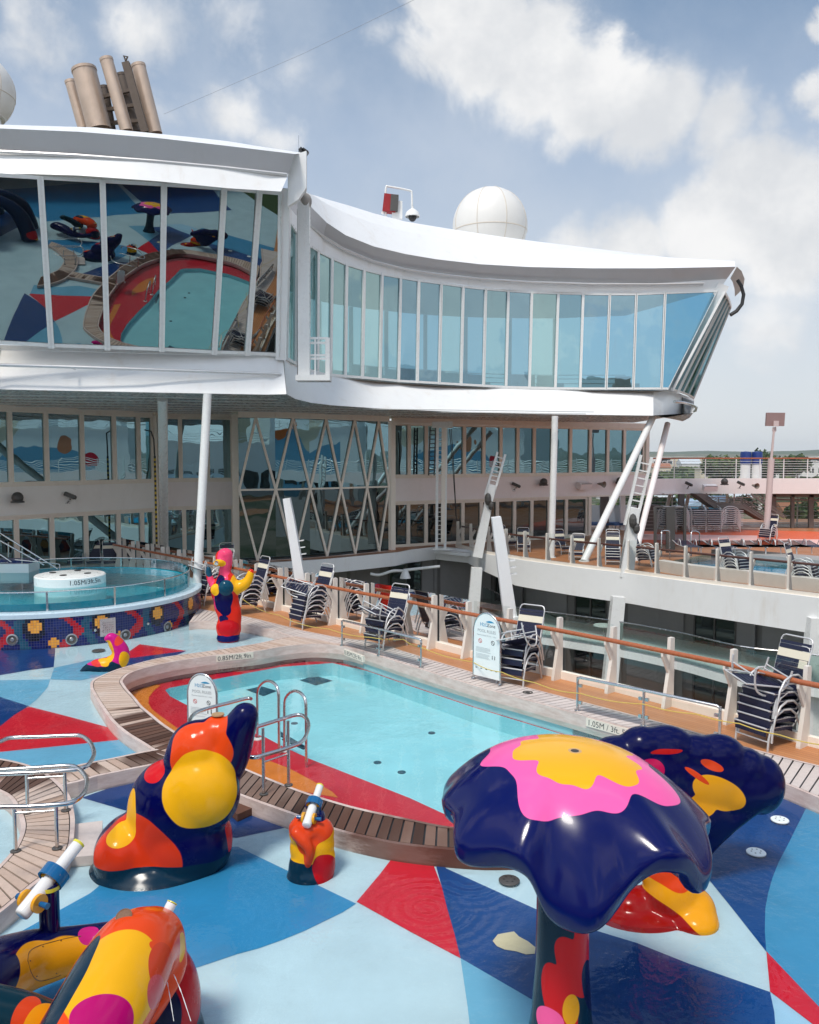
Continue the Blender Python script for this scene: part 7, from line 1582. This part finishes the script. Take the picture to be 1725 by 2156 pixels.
for (q, Y, w, d, h, wi, ri, rz, lb_) in HS:
    Y *= 1.35; w *= .75; d *= .75; house_at(*Z9(*q), Y, w, d, h, WALLS[wi], ROOFS[ri], rz, lb_, flat=(ri == 3))
# trees
LEAF = [paint('leaf_dark', (.028, .060, .018), .8, var=.4, scale=.6), paint('leaf_mid', (.055, .095, .028), .8, var=.4, scale=.6), paint('leaf_light', (.09, .13, .035), .8, var=.4, scale=.6)]
BARK = paint('bark', (.12, .08, .05), .9)
tree_src = []
def make_tree(seed, label, loc, h, w):
    rnd = random.Random(seed); t = thing('tree', label, 'tree', loc, 'trees beyond the ship'); o = V(loc)
    mb = MB(); mb.tube([o-UP*3, o+UP*h*.35, o+V((.3, 0, h*.55))], [h*.035, h*.025, h*.012], 8)
    cl_ = []
    for k in range(9):
        a = rnd.uniform(0, 6.28); r = rnd.uniform(.25, .8)*w/2; c = o+V((r*math.cos(a), r*math.sin(a), h*rnd.uniform(.5, .88))); cl_.append((c, rnd.uniform(.20, .34)*w)); mb.tube([o+UP*h*.35, c], [h*.015, h*.004], 5)
    cl_.append((o+UP*h*.8, w*.32)); build(mb, 'trunk', BARK, t)
    mb = MB()
    for c, r in cl_:
        for i in range(150):
            d = V((rnd.gauss(0, 1), rnd.gauss(0, 1), rnd.gauss(0, .8))).normalized()*r*rnd.uniform(.45, 1.08); p = c+d; s = rnd.uniform(.035, .075)*w; x = V((rnd.gauss(0, 1), rnd.gauss(0, 1), rnd.gauss(0, 1))).normalized(); y = x.orthogonal().normalized(); mb.k = rnd.choice((0, 0, 1, 1, 2)) if d.z > 0 else rnd.choice((0, 0, 1)); mb.quad(p-x*s-y*s*.6, p+x*s-y*s*.6, p+x*s+y*s*.6, p-x*s+y*s*.6)
    build(mb, 'crown', LEAF, t); return t
TS = [((1010, 432), 330, 20, 20), ((960, 445), 350, 14, 22), ((1290, 425), 360, 18, 30), ((1450, 425), 370, 16, 22), ((1220, 440), 380, 12, 24), ((880, 455), 380, 12, 20), ((470, 745), 270, 15, 20), ((700, 745), 330, 14, 24), ((880, 745), 360, 14, 26), ((1400, 800), 300, 14, 18), ((1600, 800), 260, 13, 20), ((1700, 770), 300, 16, 22), ((1000, 745), 370, 14, 24), ((560, 700), 420, 14, 22), ((1560, 445), 460, 14, 26), ((60, 780), 240, 10, 14), ((200, 700), 380, 12, 20), ((1120, 770), 330, 12, 18), ((340, 740), 320, 13, 18)]
TN = ['bushy tree with the highest crown on the skyline left of the vents', 'lower bushy tree left of the highest skyline tree', 'dark broad tree on the skyline left of the tall mast', 'small tree on the skyline right of the tall mast', 'low tree on the skyline behind the blue-capped vents', 'low tree at the left end of the skyline trees', 'green tree under the beam right of the big white mast', 'tree under the beam between dark post and stairs', 'tree behind the top of the dark stairs', 'tree behind the wind screen, nearest the tall mast', 'tree behind the middle of the wind screen', 'tree behind the right end of the wind screen', 'tree behind the stair landing', 'tree behind the slanted poles under the beam', 'low tree on the skyline at the right border', 'small bush tree by the white padded loungers', 'tree seen left of the big white mast under the beam', 'small tree between the stair rails', 'tree beside the big white mast under the beam']
TS = [(a, b, c, d_*.55) for a, b, c, d_ in TS]
TS = [((a[0], a[1]+(5 if a[1] < 500 else 0)), b, c, d_) for a, b, c, d_ in TS]
protos = [make_tree(i+1, TN[i], gy(*Z9(*TS[i][0]), TS[i][1])-UP*TS[i][2], TS[i][2], TS[i][3]) for i in range(3)]
for i in range(3, len(TS)):
    s = TS[i]; o = dup(protos[i % 3]); b = TS[i % 3]; o.location = gy(*Z9(*s[0]), s[1])-UP*s[2]; k = s[2]/b[2]; o.scale = (s[3]/b[3], s[3]/b[3], k); o.rotation_euler = (0, 0, i*1.7); o['label'] = TN[i]
# belt of woodland and town greenery on the ground: one uncountable mass
rnd = random.Random(11); mb = MB()
for i in range(1700):
    a = math.radians(rnd.uniform(8, 42)); d = rnd.uniform(480, 1300); x, y = d*math.sin(a), d*math.cos(a); z = land_z(x, y); s = rnd.uniform(2., 4.5)*(.6+d/1100)
    for k in range(7):
        p = V((x+rnd.gauss(0, s*.7), y+rnd.gauss(0, s*.5), z+rnd.uniform(.5, 1.5)*s)); q = rnd.uniform(.5, 1.)*s; ax = V((1, rnd.gauss(0, .6), rnd.gauss(0, .3))).normalized(); ay = V((rnd.gauss(0, .3), rnd.gauss(0, .5), 1)).normalized(); mb.k = rnd.choice((0, 0, 1, 1, 2)); mb.quad(p-ax*q-ay*q*.6, p+ax*q-ay*q*.6, p+ax*q+ay*q*.6, p-ax*q+ay*q*.6)
build(mb, 'woods', LEAF, kind='stuff')

# the air between the ship and the far shore
hz = MB(); hz.box((0, 2200, 40), (11000, 8600, 130)); hm, t, out = newmat('haze_air'); pv = t.node('ShaderNodeVolumePrincipled'); pv.inputs['Color'].default_value = (.86, .91, .97, 1); pv.inputs['Density'].default_value = HAZE_D; pv.inputs['Anisotropy'].default_value = .2; t.l.new(pv.outputs[0], out.inputs['Volume'])
if HAZE_D > 0: build(hz, 'haze', hm, kind='stuff')
# ---------------------------------------------------------------- what the windows mirror: ship structures behind and to the right of the picture
def side_skin():
    W = (.74, .74, .73); B = (.12, .30, .44); C = (.58, .50, .38); pats = []
    for (y, z, ry, rz, c) in [(-8, 4, 7, 4.5, B), (6, 3.2, 6, 3.2, B), (19, 3.5, 5, 2.4, B), (-3, 11, 5, 6, C), (13, 10.5, 4.5, 4.6, C), (-10, 9, 1.8, 2.0, (.55, .12, .02)), (21, 6.2, .9, 1.1, (.45, .16, .08)), (-10.2, 9.5, .6, .6, W), (2, 5, .7, .7, (.02, .15, .3)), (24, 4.2, .7, .8, (.50, .01, .03))]: pats.append(((50, y, z), (3, ry, rz), c))
    return patchmat('docked_ship_skin', W, pats, .4, .5, .25)
t = thing('docked_ship', 'white ship side with blue and orange swirls beyond the right border, mirrored in the windows', 'ship', (50, 6, 0))
mb = MB(); mb.box((56, 6, 1), (12, 44, 14)); mb.box((57, -4, 11.5), (10, 12, 7)); mb.box((57, 13, 10), (10, 10, 4)); mb.box((57, 24, 9), (8, 5, 2.2)); build(mb, 'wall', side_skin(), t)
mb = MB()
for k in range(5): mb.tube([V((49.6, -16, 8.2+k*.25)), V((49.6, 28, 8.2+k*.25))], .04, 5)
for i in range(30): mb.beam(V((49.6, -16+i*1.5, 8)), V((49.6, -16+i*1.5, 9.3)), .06, .06)
build(mb, 'railing', WHITE2, t); mb = MB()
for i in range(20): mb.box((49.98, -15+i*2.1, 2.0), (.06, 1.5, 1.6))
build(mb, 'window_band', DARKGL, t)
t = thing('side_walkway', 'white walkway band with bar railing along the outer side of the far deck', 'walkway', (33, 20, 2.3))
A = [V((27+6*min(1, (53-y)/10), y, 0)) for y in [53-i*3.2 for i in range(22)]]
mb = MB(); mb.loft([p+UP*2.25 for p in A], [p+UP*3.25 for p in A]); mb.loft([p+UP*2.25 for p in A], [p+UP*2.25+V((4, 0, 0)) for p in A]); mb.loft([p+UP*3.2 for p in A], [p+UP*3.2+V((4, 0, 0)) for p in A]); build(mb, 'beam', PINKW, t)
mb = MB()
for k in range(7): mb.tube([p+UP*(3.35+k*.16) for p in A], .025, 5)
for p in A: mb.beam(p+UP*3.2, p+UP*4.45, .06, .06); mb.beam(p+V((3, 0, 0)), p+UP*2.3+V((3, 0, 0)), .3, .3)
build(mb, 'railing', WHITE2, t)
t = thing('aft_deckhouse', 'white and cream deckhouse behind the viewpoint, mirrored in the lattice window', 'deckhouse', (10, -16, 0))
mb = MB(); mb.box((6, -20, 3.2), (64, 8, 6.4)); mb.k = 1; mb.box((22, -20, 10), (9, 7, 8)); mb.box((-10, -20, 9), (7, 7, 6)); mb.k = 0; mb.box((33, -20, 9), (6, 7, 7)); build(mb, 'wall', [WHITE, paint('cream_casing', (.60, .50, .34), .5)], t)
mb = MB()
for i in range(28): mb.box((-24+i*2.2, -15.98, 2.2), (1.6, .06, 2.2))
build(mb, 'window_band', DARKGL, t)
mb = MB()
for k in range(5): mb.tube([V((-26, -15.8, 6.6+k*.25)), V((38, -15.8, 6.6+k*.25))], .03, 5)
build(mb, 'railing', WHITE2, t)
t = thing('viewing_walkway', 'white balcony walkway under the viewpoint, mirrored in the windows', 'walkway', (0, -2, 2.3))
A = [V((x, -1.0-.018*x*x*.6, 0)) for x in [-18+i*1.5 for i in range(25)]]
mb = MB(); mb.loft([p+UP*1.7 for p in A], [p+UP*3.0 for p in A]); mb.loft([p+UP*1.7 for p in A], [p+UP*1.7+V((0, -5, 0)) for p in A]); mb.loft([p+UP*2.6 for p in A], [p+UP*2.6+V((0, -5, 0)) for p in A]); build(mb, 'bulwark', WHITE, t)
mb = MB()
for k in range(6): mb.tube([p+UP*(3.1+k*.17) for p in A], .016, 5)
for p in A: mb.beam(p+UP*3, p+UP*4.05, .05, .05)
build(mb, 'railing', WHITE2, t)
mb = MB(); mb.sheet([(-30, -14), (30, -14), (30, -6), (-30, -6)], .01); build(mb, 'aft_deck', DECK, kind='structure')
# big many-legged play figure out of frame on the left, seen only in the mirror glass
m = MB(); random.seed(4)
m.ell(V((-7.2, 4.4, 2.5)), (1.3, 1.3, 1.15), 24)
for a, L in [(.2, 2.5), (.9, 2.9), (1.7, 2.6), (2.6, 2.9), (3.5, 2.5), (4.4, 2.7), (5.4, 2.6)]:
    c = V((-7.2, 4.4, 2.3)); d = V((math.cos(a), math.sin(a), 0)); m.tube(smoothline([c, c+d*L*.5+UP*.35, c+d*L*.85-UP*.3, c+d*L-UP*1.6, c+d*L*1.05-UP*2.5], 4), [.40]*17, 14)
q = fuse(m, 'octopus', .06, 6); pats = []
cols = [YEL, ORANGE, PINK, TEAL, RED, YEL, ORANGE, YEL, PINK]
for i in range(26): p = random.choice(q.v); pats.append((p, (random.uniform(.25, .6), random.uniform(.3, .6), random.uniform(.25, .55)), cols[i % 9]))
t = thing('legged_sculpture', 'big many-legged patchwork sculpture beyond the left picture border, mirrored in the lounge windows', 'sculpture', (-7.2, 4.4, -.2))
build(q, 'body', patchmat('legged_skin', (.002, .012, .05), pats), t, 180)
# ---------------------------------------------------------------- light, sky, camera
SUN_EL, SUN_AZ = 60., 208.               # azimuth: compass from +Y clockwise; the sun stands behind the camera to the left
az = math.radians(SUN_AZ); el = math.radians(SUN_EL)
sd = V((math.sin(az)*math.cos(el), math.cos(az)*math.cos(el), math.sin(el)))
L = bpy.data.lights.new('sun', 'SUN'); L.energy = SUN_E; L.angle = math.radians(SUN_ANG); L.color = (1, .94, .85)
o = bpy.data.objects.new('sun', L); COL.objects.link(o); o.rotation_euler = (-sd).to_track_quat('-Z', 'Y').to_euler(); o.location = (0, 0, 60)
w = bpy.data.worlds.new('World'); S.world = w; w.use_nodes = True; t = NT(w.node_tree)
for n in list(t.n): t.n.remove(n)
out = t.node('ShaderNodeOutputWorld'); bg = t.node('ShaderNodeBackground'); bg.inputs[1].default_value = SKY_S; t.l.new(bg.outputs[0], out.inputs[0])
sky = t.node('ShaderNodeTexSky'); sky.sky_type = 'NISHITA'; sky.sun_disc = False; sky.sun_elevation = el; sky.sun_rotation = az; sky.air_density = 1.2; sky.dust_density = 1.6; sky.ozone_density = 1.4
D = t.node('ShaderNodeTexCoord').outputs['Generated']; sp_ = t.node('ShaderNodeSeparateXYZ'); t.l.new(D, sp_.inputs[0])
def cdir(u, v): return ray(u, v).normalized()
base = None
BL = [(1010, 80, 175, 1.0), (1120, 130, 170, 1.0), (1230, 190, 160, .95), (1290, 90, 70, .6), (1350, 255, 150, .75), (1500, 270, 120, .6), (960, 20, 140, .9), (1710, 190, 80, .75), (1600, 260, 90, .45), (1600, 420, 190, 1.0), (1480, 490, 150, .95), (1690, 400, 160, 1.), (1340, 520, 140, .85), (1220, 540, 120, .6), (1650, 540, 170, .75), (1620, 660, 150, .5), (1480, 560, 90, .6), (1720, 30, 60, .8),
      (90, 80, 130, .45), (330, 40, 150, .6), (480, 30, 130, .5), (600, 110, 120, .35), (460, 230, 160, .62), (560, 280, 110, .55), (360, 250, 110, .5), (90, 170, 110, .35), (700, 200, 120, .3), (820, 60, 90, .4), (60, 20, 90, .45)]
nzv = t.noise(D, 7.0, 7, .62, .25, 'Color'); wv = t.vec('ADD', D, t.vec('SCALE', t.vec('SUBTRACT', nzv, (.5, .5, .5)), scale=.11))
for u, v, r, k in BL:
    d = t.vec('DISTANCE', wv, tuple(cdir(u, v))); f = t.math('MULTIPLY', t.rng(d, 0, r/F*1.12, 1, 0), k); base = f if base is None else t.math('MAXIMUM', base, f)
fb = t.noise(D, 5.2, 9, .60, .4); fine = t.noise(D, 26, 6, .6)
# scattered cloud elsewhere in the sky
front = t.rng(t.vec('DOT_PRODUCT', D, tuple(cdir(862, 700))), .55, .8, 1, 0); sc = t.math('MULTIPLY', t.rng(t.noise(D, 3.2, 9, .62), .50, .60), front)
base = t.math('MAXIMUM', base, sc)
dens = t.math('ADD', base, t.math('ADD', t.math('MULTIPLY', t.math('SUBTRACT', fb, .5), 1.05), t.math('MULTIPLY', t.math('SUBTRACT', fine, .5), .22)))
cov = t.rng(dens, .22, .64)
shade = t.rng(t.noise(t.vec('ADD', D, (.012, .0, .03)), 6.5, 7, .6), .35, .65)
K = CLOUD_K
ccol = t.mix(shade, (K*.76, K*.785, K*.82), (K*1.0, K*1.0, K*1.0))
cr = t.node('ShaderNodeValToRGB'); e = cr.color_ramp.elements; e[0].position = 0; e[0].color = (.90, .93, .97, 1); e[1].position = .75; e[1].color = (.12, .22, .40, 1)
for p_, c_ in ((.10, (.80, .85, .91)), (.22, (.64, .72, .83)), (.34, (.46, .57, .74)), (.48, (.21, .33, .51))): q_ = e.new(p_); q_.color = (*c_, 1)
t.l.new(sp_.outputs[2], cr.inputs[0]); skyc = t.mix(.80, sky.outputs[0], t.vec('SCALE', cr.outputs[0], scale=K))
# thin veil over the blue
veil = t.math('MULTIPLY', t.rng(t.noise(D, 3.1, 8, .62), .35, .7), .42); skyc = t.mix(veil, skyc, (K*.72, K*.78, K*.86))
glow = t.rng(t.vec('DOT_PRODUCT', D, tuple(sd)), .05, 1., 1., 1.75)     # whole sky brightened towards the sun, behind the camera, added to light the facade
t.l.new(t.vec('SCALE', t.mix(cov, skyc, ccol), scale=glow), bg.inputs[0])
cam = bpy.data.cameras.new('camera'); co = bpy.data.objects.new('camera', cam); COL.objects.link(co); S.camera = co
cam.sensor_fit = 'HORIZONTAL'; cam.sensor_width = 24; cam.lens = 24*F/1725; cam.clip_start = .05; cam.clip_end = 20000
co.location = (0, 0, H); co.rotation_euler = (math.pi/2-TH, 0, 0)
S.view_settings.view_transform = 'Standard'; S.view_settings.look = 'None'; S.view_settings.gamma = 1; S.view_settings.exposure = EXPO
S.cycles.max_bounces = 10; S.cycles.volume_bounces = 1; S.cycles.transparent_max_bounces = 24; S.cycles.glossy_bounces = 5; S.cycles.diffuse_bounces = 3; S.cycles.use_denoising = True
S.cycles.sample_clamp_indirect = 6
